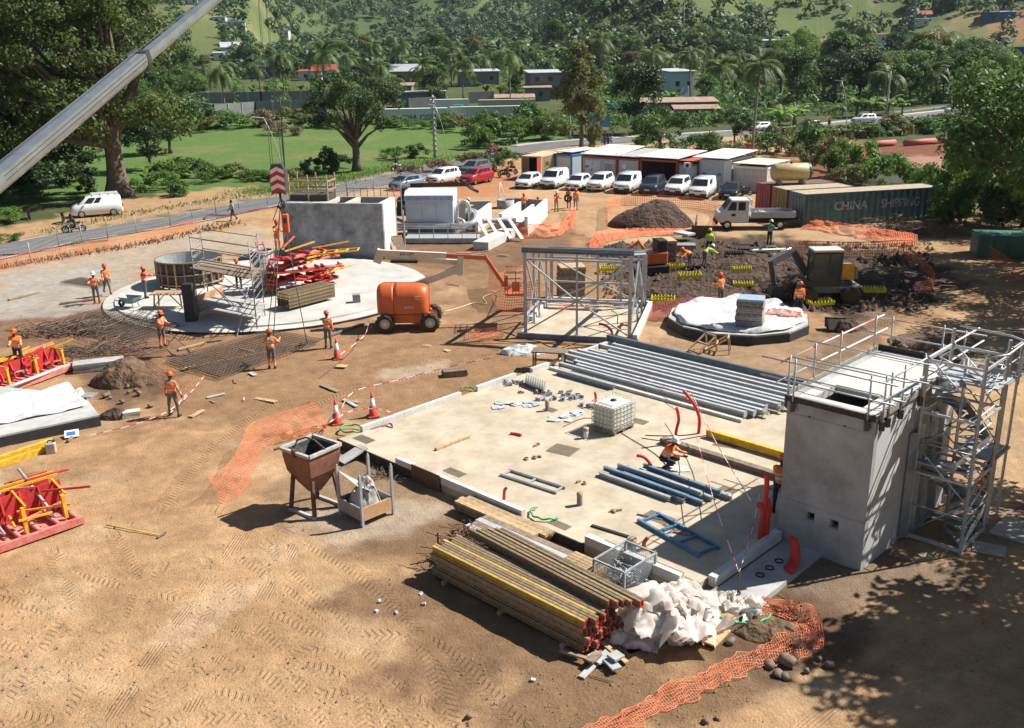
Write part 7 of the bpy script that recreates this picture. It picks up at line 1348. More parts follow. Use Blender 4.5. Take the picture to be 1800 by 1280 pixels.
plankstack(P(800,660),1.1,.45,.28,4,R(15),'low pile of boards beside the tape before the slab',m=WOODO);plankstack(P(600,645),.5,.35,.06,2,R(-10),'small board pair on the ground below the far cone',m=WOOD);plankstack(P(750,609),.4,.35,.06,2,R(-10),'small board lying in front of the boom lift shadow',m=WOOD)
# ==== excavation, machines, left side, background, people
def pile(name,c,rx,ry,h,seed,m,label,cat='soil heap',n=72,rz=0,rough=1.):
 u=np.linspace(-1,1,n);X,Y=np.meshgrid(u,u);r=np.hypot(X,Y);a=np.arctan2(Y,X);e=.8+.5*(fbm(np.cos(a)*1.4+seed,np.sin(a)*1.4,seed,3)-.45);q=np.clip(1-(r/e)**2,0,1)
 Z=h*q**.8*(.55+.9*fbm(X*2+seed,Y*2,seed+1,3))+q**.5*.32*rough*(fbm(X*rx*2.2,Y*ry*2.2+seed,seed+2,4)-.4);Z=np.where(q<=0,-.15,Z)
 V=np.stack([X*rx,Y*ry,Z],-1).reshape(-1,3);I=np.arange(n*n).reshape(n,n);F=np.stack([I[:-1,:-1],I[:-1,1:],I[1:,1:],I[1:,:-1]],-1).reshape(-1,4)
 return tag(link(name,npmesh(name,V,F,False),m,None,Vector((c[0],c[1],0)),rz),label,cat)
pile('soil_heap',P(1150,396),4.6,3.0,1.9,3,SOIL,'big dark heap of dug soil in the middle of the yard',n=64)
pile('soil_heap',P(1400,505),2.8,2.0,.7,5,SOIL,'dark dug soil left of the excavator tracks');pile('soil_heap',P(1210,515),4.5,1.8,.55,6,SOIL,'low dark soil ridge behind the round base');pile('soil_heap',P(1330,495),4.0,1.5,.55,7,SOIL,'low dark soil ridge in the middle of the dig');pile('soil_heap',P(1090,445),2.4,1.4,.6,8,SOIL,'dark soil behind the steel frame');pile('soil_heap',P(1560,488),3.4,2.2,.5,9,SOIL,'dark soil round the shaded pit');pile('soil_heap',P(1300,465),4.5,1.4,.4,21,SOIL,'low soil bank before the worker in yellow')
pile('rubble_mound',P(1640,605),2.6,1.5,.55,10,mat('stony_soil',(.15,.085,.055),.95,var=.5,scale=4,bump=1.,bscale=7),'brown stony mound behind the concrete tower','rubble');pile('rubble_mound',P(225,668),2.0,1.6,.95,11,SOILB,'brown soil mound behind the lone worker on the left','rubble');pile('soil_heap',P(1490,580),1.2,.7,.5,12,SOIL,'small dark clod heap right of the round base');pile('soil_heap',P(1350,1110),1.0,.7,.22,13,SOILB,'low soil patch under the near orange netting');pile('scrap_heap',P(1570,412),2.6,1.0,.7,14,RUST,'rusty scrap heap before the long teal container','scrap');
c=P(1650,415);tangle(c,260,1.9,.7,.9,1.4,.02,REBAR,'rebar_scrap','tangled rusty rebar scrap heap left of the green skip','scrap',31);c=P(1575,398);tangle(c,120,1.3,.5,.9,1.2,.02,REBAR,'rebar_scrap','smaller tangle of rebar against the teal container','scrap',32);c=P(1385,1082);tangle(c,60,.22,.18,.25,.2,.02,RUST,'rebar_scrap','small rusty chain heap by the near netting','scrap',33)
for i in range(26):
 x,y=random.Random(i).uniform(1560,1720),random.Random(i+50).uniform(590,625);rock(P(x,y)+Vector((0,0,.12)),random.Random(i+9).uniform(.08,.2),60+i,'%s stone in a count over the brown mound behind the tower'%ordn(i),'stones on the brown mound')
for i in range(12):
 x,y=random.Random(i+200).uniform(185,290),random.Random(i+250).uniform(670,730);rock(P(x,y)+Vector((0,0,.05)),random.Random(i+9).uniform(.07,.16),90+i,'%s stone in a count round the soil mound on the left'%ordn(i),'stones round the left mound')
def cage(px,py,w,d,label,h=.42,caps=True,m=YCAP):
 c=P(px,py);rt=E('rebar_cage',c,label,'rebar cage',random.uniform(-.2,.2),'footing cages with yellow caps')
 mb=MB()
 for x in np.linspace(-w/2,w/2,6):
  for y in(-d/2,d/2):mb.tube([(x,y,-.1),(x,y,h)],.015,4)
 for y in np.linspace(-d/2,d/2,4):
  for x in(-w/2,w/2):mb.tube([(x,y,-.1),(x,y,h)],.015,4)
 mb.build('bars',REBAR,rt);k=0
 for x in np.linspace(-w/2,w/2,8):
  for y in(-d/2,d/2):mb=MB();mb.lathe([(.032,h-.14),(.036,h+.02),(.001,h+.04)],6,(x,y,0));mb.build('cap',m,rt)
 for y in np.linspace(-d/2,d/2,5)[1:-1]:
  for x in(-w/2,w/2):mb=MB();mb.lathe([(.032,h-.14),(.036,h+.02),(.001,h+.04)],6,(x,y,0));mb.build('cap',m,rt)
 mb=MB()
 for y in(-d/2,d/2):mb.box((0,y,h-.14),(w,.03,.16))
 for x in(-w/2,w/2):mb.box((x,0,h-.14),(.03,d,.16))
 mb.build('cap_strip',m,rt);return rt
for i,(x,y,w,d,lab)in enumerate([(1068,480,1.0,.6,'yellow capped cage seen through the frame'),(1165,535,1.25,.8,'yellow capped cage right of the frame foot'),(1185,475,1.1,.5,'yellow capped cage left of the pit with two workers'),(1212,492,1.3,.6,'low yellow capped cage below the pit with two workers'),(1303,481,1.1,.4,'yellow capped cage in the middle of the dig'),(1305,508,1.1,.4,'pale yellow capped cage behind the stacked panel block'),(1440,540,1.3,.8,'yellow capped cage before the excavator wheels'),(1535,518,1.2,.7,'yellow capped cage right of the excavator'),(1290,537,.6,.3,'yellow capped cage just left of the stacked panel block'),(1390,500,.9,.4,'yellow capped cage behind the excavator arm'),(1290,452,1.2,.5,'rusty open cage in the second pit')]):cage(x,y,w,d,lab,.42 if w>.8 else .5,m=YCAP if i!=10 else RUST)
for i,(x,y,w,d)in enumerate(((1222,467,1.5,.9),(1305,452,1.5,.8),(1310,436,1.6,.7),(1375,462,1.0,.6))):
 c=P(x,y);mb=MB();mb.ring(c,w*.75,w*.62,.0,.12,18);mb.lathe([(w*.63,.07),(.001,.05)],18,c);mb.v=[Vector((c.x+(v[0]-c.x),c.y+(v[1]-c.y)*.75,v[2]))for v in map(Vector,mb.v)];mb.thing('footing_pit',mat('pit_earth',(.03,.022,.017),.95,var=.4),['dug footing pit with two workers bending in it','dug footing pit with rusty cage','farthest dug footing pit','dug footing pit behind the excavator arm'][i],'pit')
wallpx((1215,417),(1250,418),.9,.12,'dark steel shutter panel standing left of the yellow worker',RUST,name='shutter_panel',cat='panel');wallpx((1222,416),(1224,402),1.1,.12,'dark upright shutter end by the soil heap',RUST,name='shutter_panel',cat='panel');wallpx((1188,440),(1222,440),.45,1.0,'grey concrete block beside the brown board stack',CONCD,name='concrete_block',cat='block');wallpx((1320,442),(1385,440),.12,.5,'white board lying by the pits',SHEET,name='board_sheet',cat='board');wallpx((1190,420),(1215,425),.15,.8,'pale board on top of the concrete block',SHEET,z=.45,name='board_sheet',cat='board')
mb=MB();c=P(1478,580);mb.add([c+Vector(v)for v in((-.7,-.3,.1),(.7,-.3,.0),(.7,.4,.0),(-.7,.4,.1),(-.7,.0,.6),(.7,0,.5),(.7,.5,.45),(-.7,.5,.55))],[(0,1,5,4),(0,3,2,1),(2,3,7,6),(0,4,7,3),(1,2,6,5)]);mb.thing('digger_bucket',mat('dark_bucket_steel',(.06,.05,.045),.8,.3),'dark spare digger bucket lying right of the round base','bucket')
# --- mini digger behind frame
dg=E('compact_digger',P(1150,478),'orange compact digger half hidden behind the steel frame','digger',.2);mb=MB();mb.box((0,0,.3),(1.6,1.5,.5));mb.build('tracks',RUBBER,dg,bevel=.1);mb=MB();mb.box((0,0,1.0),(1.4,1.3,.8));mb.build('body',ORANGE,dg,bevel=.12);mb=MB();mb.box((.3,-.1,1.7),(.7,1.0,.9));mb.build('engine_block',DARK,dg,bevel=.1);mb=MB();mb.tube([(-.5,0,1.2),(-1.0,.3,2.0),(-1.8,.6,1.3),(-1.9,.6,.5)],.12,6);mb.build('arm',ORANGE,dg)
# --- wheeled excavator
ex=E('wheeled_excavator',P(1452,533)+Vector((0,.6,0)),'dark wheeled excavator with folded arm and open cab','excavator',0)
EXD=mat('excavator_dark',(.04,.042,.04),.5,var=.3);EXG=mat('excavator_grey',(.26,.25,.23),.6,var=.25)
mb=MB();mb.box((.1,0,.75),(3.0,1.0,.45));mb.box((1.0,0,.95),(1.6,1.9,.12));mb.build('undercarriage',EXG,ex,bevel=.05)
for x in(-1.15,1.2):
 for y in(-.95,.95):
  for k in(-.16,.16):mb=MB();mb.lathe([(.25,-.13),(.46,-.13),(.5,-.08),(.5,.08),(.46,.13),(.25,.13)],20,axis='y');t=mb.build('wheel',mat('dusty_tyre',(.07,.055,.04)),ex,loc=(x,y+k,.5));mb=MB();mb.lathe([(.26,-.1),(.001,-.06)],12,axis='y');mb.lathe([(.26,.1),(.001,.06)],12,axis='y');mb.build('rim',RUST,t)
mb=MB();mb.box((.1,0,1.15),(2.3,1.8,.25));mb.build('turntable',EXD,ex);mb=MB();mb.box((.95,.3,1.75),(1.05,1.5,1.0));mb.build('engine_cover',EXD,ex,bevel=.08);mb=MB();mb.box((1.1,-.5,1.75),(.75,.12,.95));mb.build('side_cover',YEL,ex,bevel=.04);mb=MB();mb.box((1.52,0,1.7),(.1,1.5,.7));mb.build('counterweight',EXG,ex,bevel=.04)
cx0,cx1,cy0,cy1,cz0,cz1=-.95,.55,-.95,.05,1.28,2.95
for x in(cx0,-.1,cx1):
 for y in(cy0,cy1):mb=MB();mb.box((x,y,(cz0+cz1)/2),(.1,.1,cz1-cz0));mb.build('cab_pillar',EXD,ex)
mb=MB();mb.box(((cx0+cx1)/2,(cy0+cy1)/2,cz1+.05),(1.65,1.15,.14));mb.build('cab_roof',mat('cab_roof_pale',(.5,.47,.42),.7,var=.15),ex,bevel=.05);mb=MB();mb.box(((cx0+cx1)/2,(cy0+cy1)/2,cz0+.25),(1.5,1.0,.5));mb.build('cab_base',EXD,ex)
for p,s in(((cx0,-.45,2.2),(.02,.85,1.3)),((-.52,cy0,2.25),(.75,.02,1.2)),((.23,cy0,2.25),(.55,.02,1.2)),((cx1,-.45,2.3),(.02,.85,1.1)),((-.2,cy1,2.25),(1.4,.02,1.2))):mb=MB();mb.box(p,s);mb.build('cab_window',mat('cab_glass',(.05,.07,.065),.1,spec=.6,var=.2),ex)
mb=MB();mb.box((-.1,-.45,1.9),(.4,.5,.7));mb.build('seat',DARK,ex)
for i,(a,b,w)in enumerate([((-.9,.35,1.45),(-1.75,.35,2.75),.26),((-1.75,.35,2.75),(-3.0,.3,2.1),.24),((-3.0,.3,2.2),(-2.75,.2,.9),.2)]):mb=MB();mb.bar(a,b,w,w*1.35);mb.build(['boom','boom','dipper_arm'][i],EXG if i==1 else EXD,ex)
mb=MB();mb.tube([(-.9,.35,1.2),(-1.9,.35,2.3)],.07,7);mb.tube([(-1.9,.3,2.95),(-2.9,.3,2.5)],.06,7);mb.tube([(-2.85,.2,1.9),(-2.5,.2,1.0)],.05,6);mb.build('cylinder',CHROME,ex);mb=MB();mb.prismy([(-2.9,.9),(-2.4,.95),(-2.25,.35),(-2.6,.05),(-3.0,.3)],-.25,.65);mb.build('bucket',EXD,ex)
# --- crew cab truck
tk=E('flatbed_truck',P(1320,402)+Vector((.3,.5,0)),'white crew cab truck with dropside bed','truck',R(-97)+PI/2+R(3))
def tbx(n,c,s,m,bv=.05):mb=MB();mb.box(c,s);return mb.build(n,m,tk,bevel=bv)
TW=mat('truck_white',(.62,.62,.61),.4,var=.1);mb=MB();mb.prismy([(-3.0,.55),(-.55,.55),(-.55,2.3),(-1.9,2.32),(-2.45,1.55),(-2.95,1.3)],-.95,.95);mb.build('cab',TW,tk,bevel=.08)
mb=MB();mb.add([(-2.44,-.8,1.6),(-2.44,.8,1.6),(-1.98,.75,2.22),(-1.98,-.75,2.22)],[(0,1,2,3)]);mb.v=[(x-.03,y,z+.02)for x,y,z in mb.v];mb.build('windscreen',GLASS,tk)
for s in(-1,1):
 for x0,x1 in((-2.25,-1.55),(-1.4,-.85)):mb=MB();k=.3 if x0<-2 else 0;mb.add([(x0,s*.965,1.5),(x1,s*.965,1.5),(x1,s*.965,2.15),(x0+k,s*.965,2.15)],[(0,1,2,3)if s<0 else(3,2,1,0)]);mb.build('side_window',GLASS,tk)
tbx('chassis',(.8,0,.55),(5.5,.8,.25),DARK);tbx('bed_floor',(1.3,0,.95),(3.4,2.0,.1),GALVM)
for s in(-1,1):tbx('dropside',(1.3,s*1.0,1.18),(3.4,.05,.4),GALVM,.01)
tbx('tailboard',(3.0,0,1.18),(.05,2.0,.4),GALVM,.01)
mb=MB()
for y in np.linspace(-.9,.9,7):mb.box((-.36,y,1.65),(.04,.04,1.3))
for z in(1.2,1.7,2.3):mb.box((-.36,0,z),(.05,1.9,.06))
mb.build('headboard',WHITE,tk);tbx('bumper',(-3.0,0,.55),(.15,1.9,.3),DARK)
for x in(-2.2,1.9):
 for y in(-.85,.85):mb=MB();mb.lathe([(.2,-.12),(.34,-.12),(.36,0),(.34,.12),(.2,.12)],18,axis='y');t=mb.build('wheel',RUBBER,tk,loc=(x,y,.36));mb=MB();mb.lathe([(.21,-.08),(.001,-.06)],10,axis='y');mb.lathe([(.21,.08),(.001,.06)],10,axis='y');mb.build('rim',CHROME,tk if 0 else t)
mb=MB();mb.box((-1.75,-.965,1.15),(.32,.012,.2));mb.build('door_logo',DARK,tk)
crumple('rubble_load',tk.matrix_basis@Vector((.5,0,0)),.8,.7,.4,41,mat('grey_rubble',(.4,.4,.39),.9,var=.4,scale=9),'grey rubble load on the truck bed','rubble',z0=1.0)
# --- containers and cabins
def container(p,rz,L,W_,Hh,m,label,name='shipping_container',roof=None,step=.28,doors=True,door_m=None,amp=.035):
 """origin at the near left corner of the long side; long side along local +x, depth +y"""
 rt=E(name,p,label,'container',rz)
 def corr(x0,x1,y,sgn,ax):
  mb=MB();n=int((x1-x0)/step)*4;V=[];t=np.linspace(x0,x1,n+1)
  for i,q in enumerate(t):o=amp*(1 if i%4 in(0,1)else-1)*sgn;V+=[((q,y+o,.12)if ax==0 else(y+o,q,.12)),((q,y+o,Hh-.1)if ax==0 else(y+o,q,Hh-.1))]
  mb.add(V,[(2*i,2*i+2,2*i+3,2*i+1)for i in range(n)]);return mb
 corr(.05,L-.05,.06,1,0).build('long_side',m,rt);corr(.05,L-.05,W_-.06,1,0).build('long_side',m,rt);corr(.05,W_-.05,L-.06,1,1).build('end_wall',m,rt)
 mb=MB();mb.box((L/2,W_/2,Hh-.05),(L,W_,.06));mb.build('roof',roof or m,rt);mb=MB();mb.box((L/2,W_/2,.1),(L,W_,.1));mb.build('floor',m,rt)
 mb=MB()
 for x in(.05,L-.05):
  for y in(.05,W_-.05):mb.box((x,y,Hh/2),(.12,.12,Hh))
 for z in(.08,Hh-.08):
  for y in(.04,W_-.04):mb.box((L/2,y,z),(L,.1,.14))
  for x in(.04,L-.04):mb.box((x,W_/2,z),(.1,W_,.14))
 mb.build('frame',m,rt)
 if doors:
  for k in(0,1):mb=MB();mb.box((.03,W_*(.26+.48*k),Hh/2),(.05,W_*.45,Hh-.3));d=mb.build('door',door_m or m,rt);mb=MB();mb.tube([(-.02,W_*(.2+.5*k),.2),(-.02,W_*(.2+.5*k),Hh-.2)],.02,5);mb.tube([(-.02,W_*(.34+.4*k),.2),(-.02,W_*(.34+.4*k),Hh-.2)],.02,5);mb.build('lock_bar',GALVM,d)
 return rt
TEAL=mat('teal_container',(.075,.155,.175),.5,var=.3,scale=1.5);q0,q1=P(1411,400),P(1627,386);rz=math.atan2((q1-q0).y,(q1-q0).x);ROOFD=mat('dusty_roof',(.40,.32,.22),.9,var=.2)
ct=container(q0,rz,12.19,2.44,2.6,TEAL,'long teal shipping container with white lettering',roof=ROOFD,step=.55,door_m=mat('grey_green_doors',(.13,.16,.16),.6),amp=.075)
WORN=mat('worn_lettering',(.10,.16,.17),.7,col2=(.62,.63,.62),scale=2.5)
text('CHINA',.95,WORN,ct,(4.1,-.03,1.5),(PI/2,0,0),'lettering',.01,1.0,.02);text('SHIPPING',.95,WORN,ct,(8.6,-.03,1.5),(PI/2,0,0),'lettering',.01,.9,.02)
YV_=Vector((-math.sin(rz),math.cos(rz),0));container(q0+YV_*2.75,rz,6.06,2.44,2.6,mat('ochre_container',(.30,.20,.08),.7,var=.3),'rusty ochre container behind the long teal one',roof=ROOFD);container(q0+YV_*5.5,rz,6.06,2.44,2.6,mat('red_container',(.32,.05,.06),.6,var=.2),'dark red container with open door left of the teal one',roof=mat('brown_flat_roof',(.13,.10,.075),.9))
BEI=mat('beige_container',(.55,.45,.28),.6,var=.12);ms=container(P(948,317)+Vector((.2,0,0)),R(62),6.06,2.44,2.6,BEI,'beige container with open red door and black letters',roof=BEI,doors=False);text('m',1.0,DARK,ms,(1.5,-.04,1.75),(PI/2,0,0),'lettering',.01);text('sc',.8,DARK,ms,(1.5,-.04,1.1),(PI/2,0,0),'lettering',.01)
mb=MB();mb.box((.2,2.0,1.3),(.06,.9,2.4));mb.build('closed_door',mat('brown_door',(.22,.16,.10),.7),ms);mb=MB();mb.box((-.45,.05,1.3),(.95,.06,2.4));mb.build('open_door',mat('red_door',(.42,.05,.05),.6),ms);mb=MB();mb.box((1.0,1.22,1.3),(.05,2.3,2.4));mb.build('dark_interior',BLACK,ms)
def cabin(p,rz,L,D,Hh,body,trim,label,roof=None,slope=.0,ov=.35,doors=(),wins=(),open_=False,z=.1):
 rt=E('site_cabin',p,label,'site cabin',rz)
 if open_:
  for q,s in(((L/2,D-.04,Hh/2),(L,.06,Hh)),((.03,D/2,Hh/2),(.06,D,Hh)),((L-.03,D/2,Hh/2),(.06,D,Hh))):mb=MB();mb.box(q,s);mb.build('wall',body,rt)
  mb=MB();mb.box((L/2,D/2,.08),(L,D,.1));mb.build('floor',DARK,rt)
 else:mb=MB();mb.box((L/2,D/2,Hh/2+z),(L-.06,D-.06,Hh-.1));mb.build('wall',body,rt)
 mb=MB()
 for x in(.06,L-.06):
  for y in(.06,D-.06):mb.box((x,y,Hh/2+z),(.16,.16,Hh+.04))
 for zz in(z+.06,Hh+z-.1):
  for y in(.02,D-.02):mb.box((L/2,y,zz),(L,.1,.2))
  for x in(.02,L-.02):mb.box((x,D/2,zz),(.1,D,.2))
 mb.build('frame',trim,rt)
 for x,w,h in doors:mb=MB();mb.box((x,.015,h/2+z+.1),(w,.05,h));d=mb.build('door',PALE,rt);mb=MB();mb.box((x+w*.38,-.025,1.15),(.08,.03,.2));mb.build('handle',DARK,d)
 for x,w,h,zz in wins:
  mb=MB();mb.box((x,.01,zz),(w,.06,h));d=mb.build('window',GLASS,rt);mb=MB()
  for k in range(8):mb.box((x-w/2+w*k/7,-.04,zz),(.035,.03,h))
  mb.box((x,-.03,zz+h/2+.04),(w+.15,.05,.08));mb.box((x,-.03,zz-h/2-.04),(w+.15,.05,.08));mb.build('window_bars',WHITE,d)
 mb=MB();mb.add([(-ov,-ov*1.6,Hh+z+.22),(L+ov,-ov*1.6,Hh+z+.22),(L+ov,D+ov,Hh+z+.22+slope),(-ov,D+ov,Hh+z+.22+slope),(-ov,-ov*1.6,Hh+z+.28),(L+ov,-ov*1.6,Hh+z+.28),(L+ov,D+ov,Hh+z+.28+slope),(-ov,D+ov,Hh+z+.28+slope)],[(0,3,2,1),(4,5,6,7),(0,1,5,4),(1,2,6,5),(2,3,7,6),(3,0,4,7)]);mb.build('roof',roof or WHITE,rt)
 mb=MB()
 for x in(.2,L-.2):
  for y in(.2,D-.2):mb.box((x,y,Hh+z+.1+slope*.4),(.08,.08,.3))
 mb.build('roof_prop',trim,rt);return rt
REDT=mat('brick_red_trim',(.33,.06,.04),.6,var=.12);BLUT=mat('blue_trim',(.04,.16,.36),.6);CABG=mat('cabin_grey',(.36,.43,.47),.6,var=.06);CRZ=math.atan2((P(1262,340)-P(1022,320)).y,(P(1262,340)-P(1022,320)).x)
k1=P(968,314);cabin(k1+Vector((.6,1.6,0)),CRZ,2.3,5.5,2.5,CABG,BLUT,'grey cabin with blue frame next to the beige container',roof=PALE,ov=.05,doors=((1.15,1.9,2.0),));cB=P(1022,316);dC=Vector((math.cos(CRZ),math.sin(CRZ),0))
cc1=cabin(cB,CRZ,4.6,5.5,2.5,CABG,REDT,'white roofed cabin with red frame and one closed door',slope=.55,ov=.1,doors=((1.0,.95,2.0),(2.0,.95,2.0)),wins=((3.6,1.0,1.0,1.5),));cc2=cabin(cB+dC*4.75,CRZ,2.7,5.5,2.5,CABG,REDT,'red framed cabin with notices under a grey awning',roof=mat('grey_awning',(.42,.41,.40),.7),slope=.3,ov=.15)
for k,(x,z)in enumerate(((.8,1.75),(1.6,1.2),(2.1,1.25))):mb=MB();mb.box((x,.0,z),(.55 if k==0 else .3,.04,.45));mb.build('notice',WHITE if k!=2 else BLUT,cc2)
for k in range(2):mb=MB();mb.box((.75+k*.95,-.03,1.5),(.4,.03,.18));mb.build('notice',WHITE if k else BLUT,cc1)
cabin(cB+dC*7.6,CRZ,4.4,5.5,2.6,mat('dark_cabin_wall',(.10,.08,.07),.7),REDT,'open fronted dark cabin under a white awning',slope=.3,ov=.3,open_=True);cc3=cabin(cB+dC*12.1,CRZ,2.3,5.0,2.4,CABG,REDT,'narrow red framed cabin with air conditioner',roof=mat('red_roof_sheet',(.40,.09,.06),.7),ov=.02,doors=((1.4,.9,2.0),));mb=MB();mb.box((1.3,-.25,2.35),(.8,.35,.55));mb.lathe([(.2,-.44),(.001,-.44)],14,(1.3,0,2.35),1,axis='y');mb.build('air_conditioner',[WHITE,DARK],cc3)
c4=cabin(cB+dC*14.6+Vector((0,.2,0)),CRZ,3.0,5.5,2.9,mat('cabin_light_grey',(.40,.46,.50),.6),GALVM,'tall pale grey cabin behind the black car',slope=.3,ov=.45);
for k in(0,1):mb=MB();mb.box((.55+k*1.7,.0,1.6),(.4,.04,.2));mb.build('notice',BLUT,c4)
cabin(cB+dC*18.2+Vector((.3,.8,0)),CRZ,3.6,5,2.4,mat('cream_cabin',(.55,.52,.46),.6),WHITE,'cream cabin behind the yellow tank',ov=.1,roof=CREAM)
mb=MB();a=cB+dC*17.75;mb.box((a.x,a.y+.2,1.5),(.7,.3,3.0));mb.box((a.x,a.y+.0,.1),(.9,.5,.2));mb.thing('white_post',WHITE,'white upright panel between the pale cabins','panel')
yt=E('fuel_tank',q0+YV_*6.6+Vector((2.2,0,2.63)),'cream cylindrical tank with dark green end on the red container roof','tank',rz-.15);mb=MB();mb.lathe([(.001,-1.6),(.6,-1.6),(.72,-1.45),(.72,1.4),(.65,1.5)],24,(0,0,.95),axis='x');mb.build('shell',mat('cream_tank',(.50,.38,.16),.5,var=.12),yt);mb=MB();mb.lathe([(.74,1.38),(.74,1.55),(.5,1.7),(.001,1.75)],24,(0,0,.95),axis='x');mb.build('end_cap',mat('dark_green_cap',(.02,.07,.06),.5),yt)
for x in(-1,1):mb=MB();mb.box((x,0,.2),(.2,1.1,.45));mb.build('saddle',GALVM,yt)
mb=MB();mb.lathe([(.12,1.6),(.12,1.8),(.001,1.8)],10);mb.build('filler_cap',DARK,yt)
SKG=mat('green_skip_paint',(.035,.13,.10),.6,var=.25);g0=P(1716,452);sk=E('waste_skip',g0,'dark green steel waste skip under the trees at right','skip',R(-14));L_=6;mb=MB();mb.prismx([(0,0),(2.2,0),(2.3,1.45),(-.1,1.45),],0,L_);mb.build('body',SKG,sk)
for i in range(7):mb=MB();mb.bar((.1+i*.96,-.06,0.02),(.1+i*.96,-.16,1.45),.12,.1);mb.build('rib',SKG,sk)
mb=MB();mb.bar((-.05,-.14,1.45),(L_,-.14,1.45),.12,.12);mb.build('rim',SKG,sk)
# --- left side: red formwork tables, covered base, yellow beams
def redtable(c,rz,L,D,label,nrib=7,props=3,tall=.75):
 rt=E('red_formwork',c,label,'formwork',rz);mb=MB();mb.box((0,0,.1),(L,D,.05));mb.build('face_plate',REDF,rt)
 for s in(-1,1):mb=MB();mb.box((0,s*D/2,.16),(L,.12,.22));mb.build('edge_channel',REDF,rt)
 for i in range(nrib):x=-L/2+.15+(L-.3)*i/(nrib-1);mb=MB();mb.tube([(x,-D/2+.05,.24),(x,D/2-.05,.24)],.07,8);mb.build('stiffener',REDF,rt)
 for k in(0,1):y=D*(.06+.4*k);mb=MB();mb.box((0,y,.15+tall/2),(L*.98,.06,tall));mb.build('back_panel',RED,rt)
 for i in range(nrib):x=-L/2+.15+(L-.3)*i/(nrib-1);mb=MB();mb.bar((x,D*.06-.28,.2),(x,D*.06,.15+tall),.05,.12);mb.build('gusset',RED,rt)
 for i in range(props):x=-L*.35+L*.7*i/max(1,props-1);mb=MB();mb.tube([(x,-D*.3,.3),(x-.25,D*.42,.3+tall*1.25)],.045,8);mb.build('push_pull_prop',GALVM,rt)
 for i in range(max(props,3)+1):x=-L*.42+L*.84*i/max(props,3);mb=MB();mb.bar((x,-D*.32,.2),(x,-D*.3,.95),.1,.12);mb.bar((x+.1,D*.1,.2+tall),(x+.1,-D*.3,.95),.05,.06);mb.build('walkway_bracket',YEL,rt)
 rq=random.Random(int(L*10))
 for k in range(16):x,y=rq.uniform(-L*.45,L*.35),rq.uniform(-D*.4,D*.45);an=rq.choice((0,0,1.5,.4,-.5))+rq.uniform(-.1,.1);z=rq.uniform(.35,.5+tall);ln=rq.uniform(.5,1.5);mb=MB();mb.bar((x,y,z),(x+math.cos(an)*ln,y+math.sin(an)*ln,z+rq.uniform(-.2,.25)),.05,.06);mb.build('loose_bar',(YEL,RED,GALVM,REDF)[k%4],rt)
 for k in range(2):mb=MB();mb.bar((-L/2,D*(.15+.12*k),.25+tall),(L/2,D*(.15+.12*k),.25+tall),.06,.07);mb.build('walkway_rail',YEL,rt)
 return rt
a,b=P(0,975),P(150,922);rzl=math.atan2((b-a).y,(b-a).x);dl=(b-a).normalized();nl=Vector((-dl.y,dl.x,0));redtable(b-dl*2.1+nl*1.25,rzl,4.2,2.4,'red steel formwork unit with yellow brackets nearest the left edge',8,3,.95)
a,b=P(0,700),P(140,648);rz2=math.atan2((b-a).y,(b-a).x);dl2=(b-a).normalized();redtable(b-dl2*2.6+Vector((-dl2.y,dl2.x,0))*1.1,rz2,5.2,2.0,'red steel formwork unit under the standing worker',9,0,.8)
for k in range(2):mb=MB();o=Vector((-.2*k,-.28*k-.3,0));mb.tube([a+o+Vector((0,0,.35)),b+o+Vector((-.3,0,.3))],.07,8);mb.thing('steel_prop',GALV,['upper steel prop lying along the red formwork','lower steel prop lying along the red formwork'][k],'prop')
cb_=[P(-60,800),P(177,748),P(150,712),P(-60,690)];cs_=E('covered_base',sum(cb_,Vector())/4,'black edged concrete base covered by white sheet at left','foundation');mb=MB();mb.prism([p[:2]for p in cb_],-.1,.45);wpart(mb,'base',CONC,cs_);mb=MB();mb.bar(cb_[0]+Vector((0,0,.15)),cb_[1]+Vector((0,0,.15)),.05,.46);mb.bar(cb_[1]+Vector((0,0,.15)),cb_[2]+Vector((0,0,.15)),.05,.46);wpart(mb,'edge_coating',BITU,cs_)
cm=sum(cb_,Vector())/4;sheet('white_sheet',Vector((cm.x-.6,cm.y-.42,0)),2.3,.46,7,'white wrinkled sheet over the black edged base at left',sx=1.22,sy=.66,amp=.17,sq=.8,rz=math.atan2((cb_[1]-cb_[0]).y,(cb_[1]-cb_[0]).x))
for k in range(3):mb=MB();a,b=P(-30,818+4*k,.1),P(92,775+6*k,.1);mb.bar(a+Vector((0,0,.1*(k%2))),b+Vector((0,0,.1*(k%2))),.12,.22);mb.thing('yellow_beam',YELB,['rear yellow beam along the covered base','middle yellow beam along the covered base','front yellow beam along the covered base'][k],'beam')
jc=E('jerrycan',P(91,796),'dirty white plastic jerrycan at the yellow beams','jerrycan',.3);mb=MB();mb.box((0,0,.2),(.34,.26,.4));mb.build('body',mat('dirty_plastic',(.5,.42,.36),.6),jc,bevel=.04);mb=MB();mb.tube([(-.1,0,.4),(-.05,0,.48),(.08,0,.48),(.12,0,.4)],.025,6);mb.lathe([(.04,.4),(.04,.47),(.001,.47)],8,(.13,.06,0));mb.build('handle',DARK,jc)
sg=E('ground_sign',P(127,768),'small white sign with blue marks fallen on the ground','sign',.4);mb=MB();mb.box((0,0,.13),(.5,.42,.03),rot=(.35,0,0));mb.build('board',WHITE,sg);mb=MB();mb.box((-.02,-.02,.15),(.3,.2,.012),rot=(.35,0,0));mb.build('mark',BLUT,sg);mb=MB();mb.tube([(0,-.2,.06),(-.15,-.6,.06)],.06,8);mb.build('post',WOODO,sg)
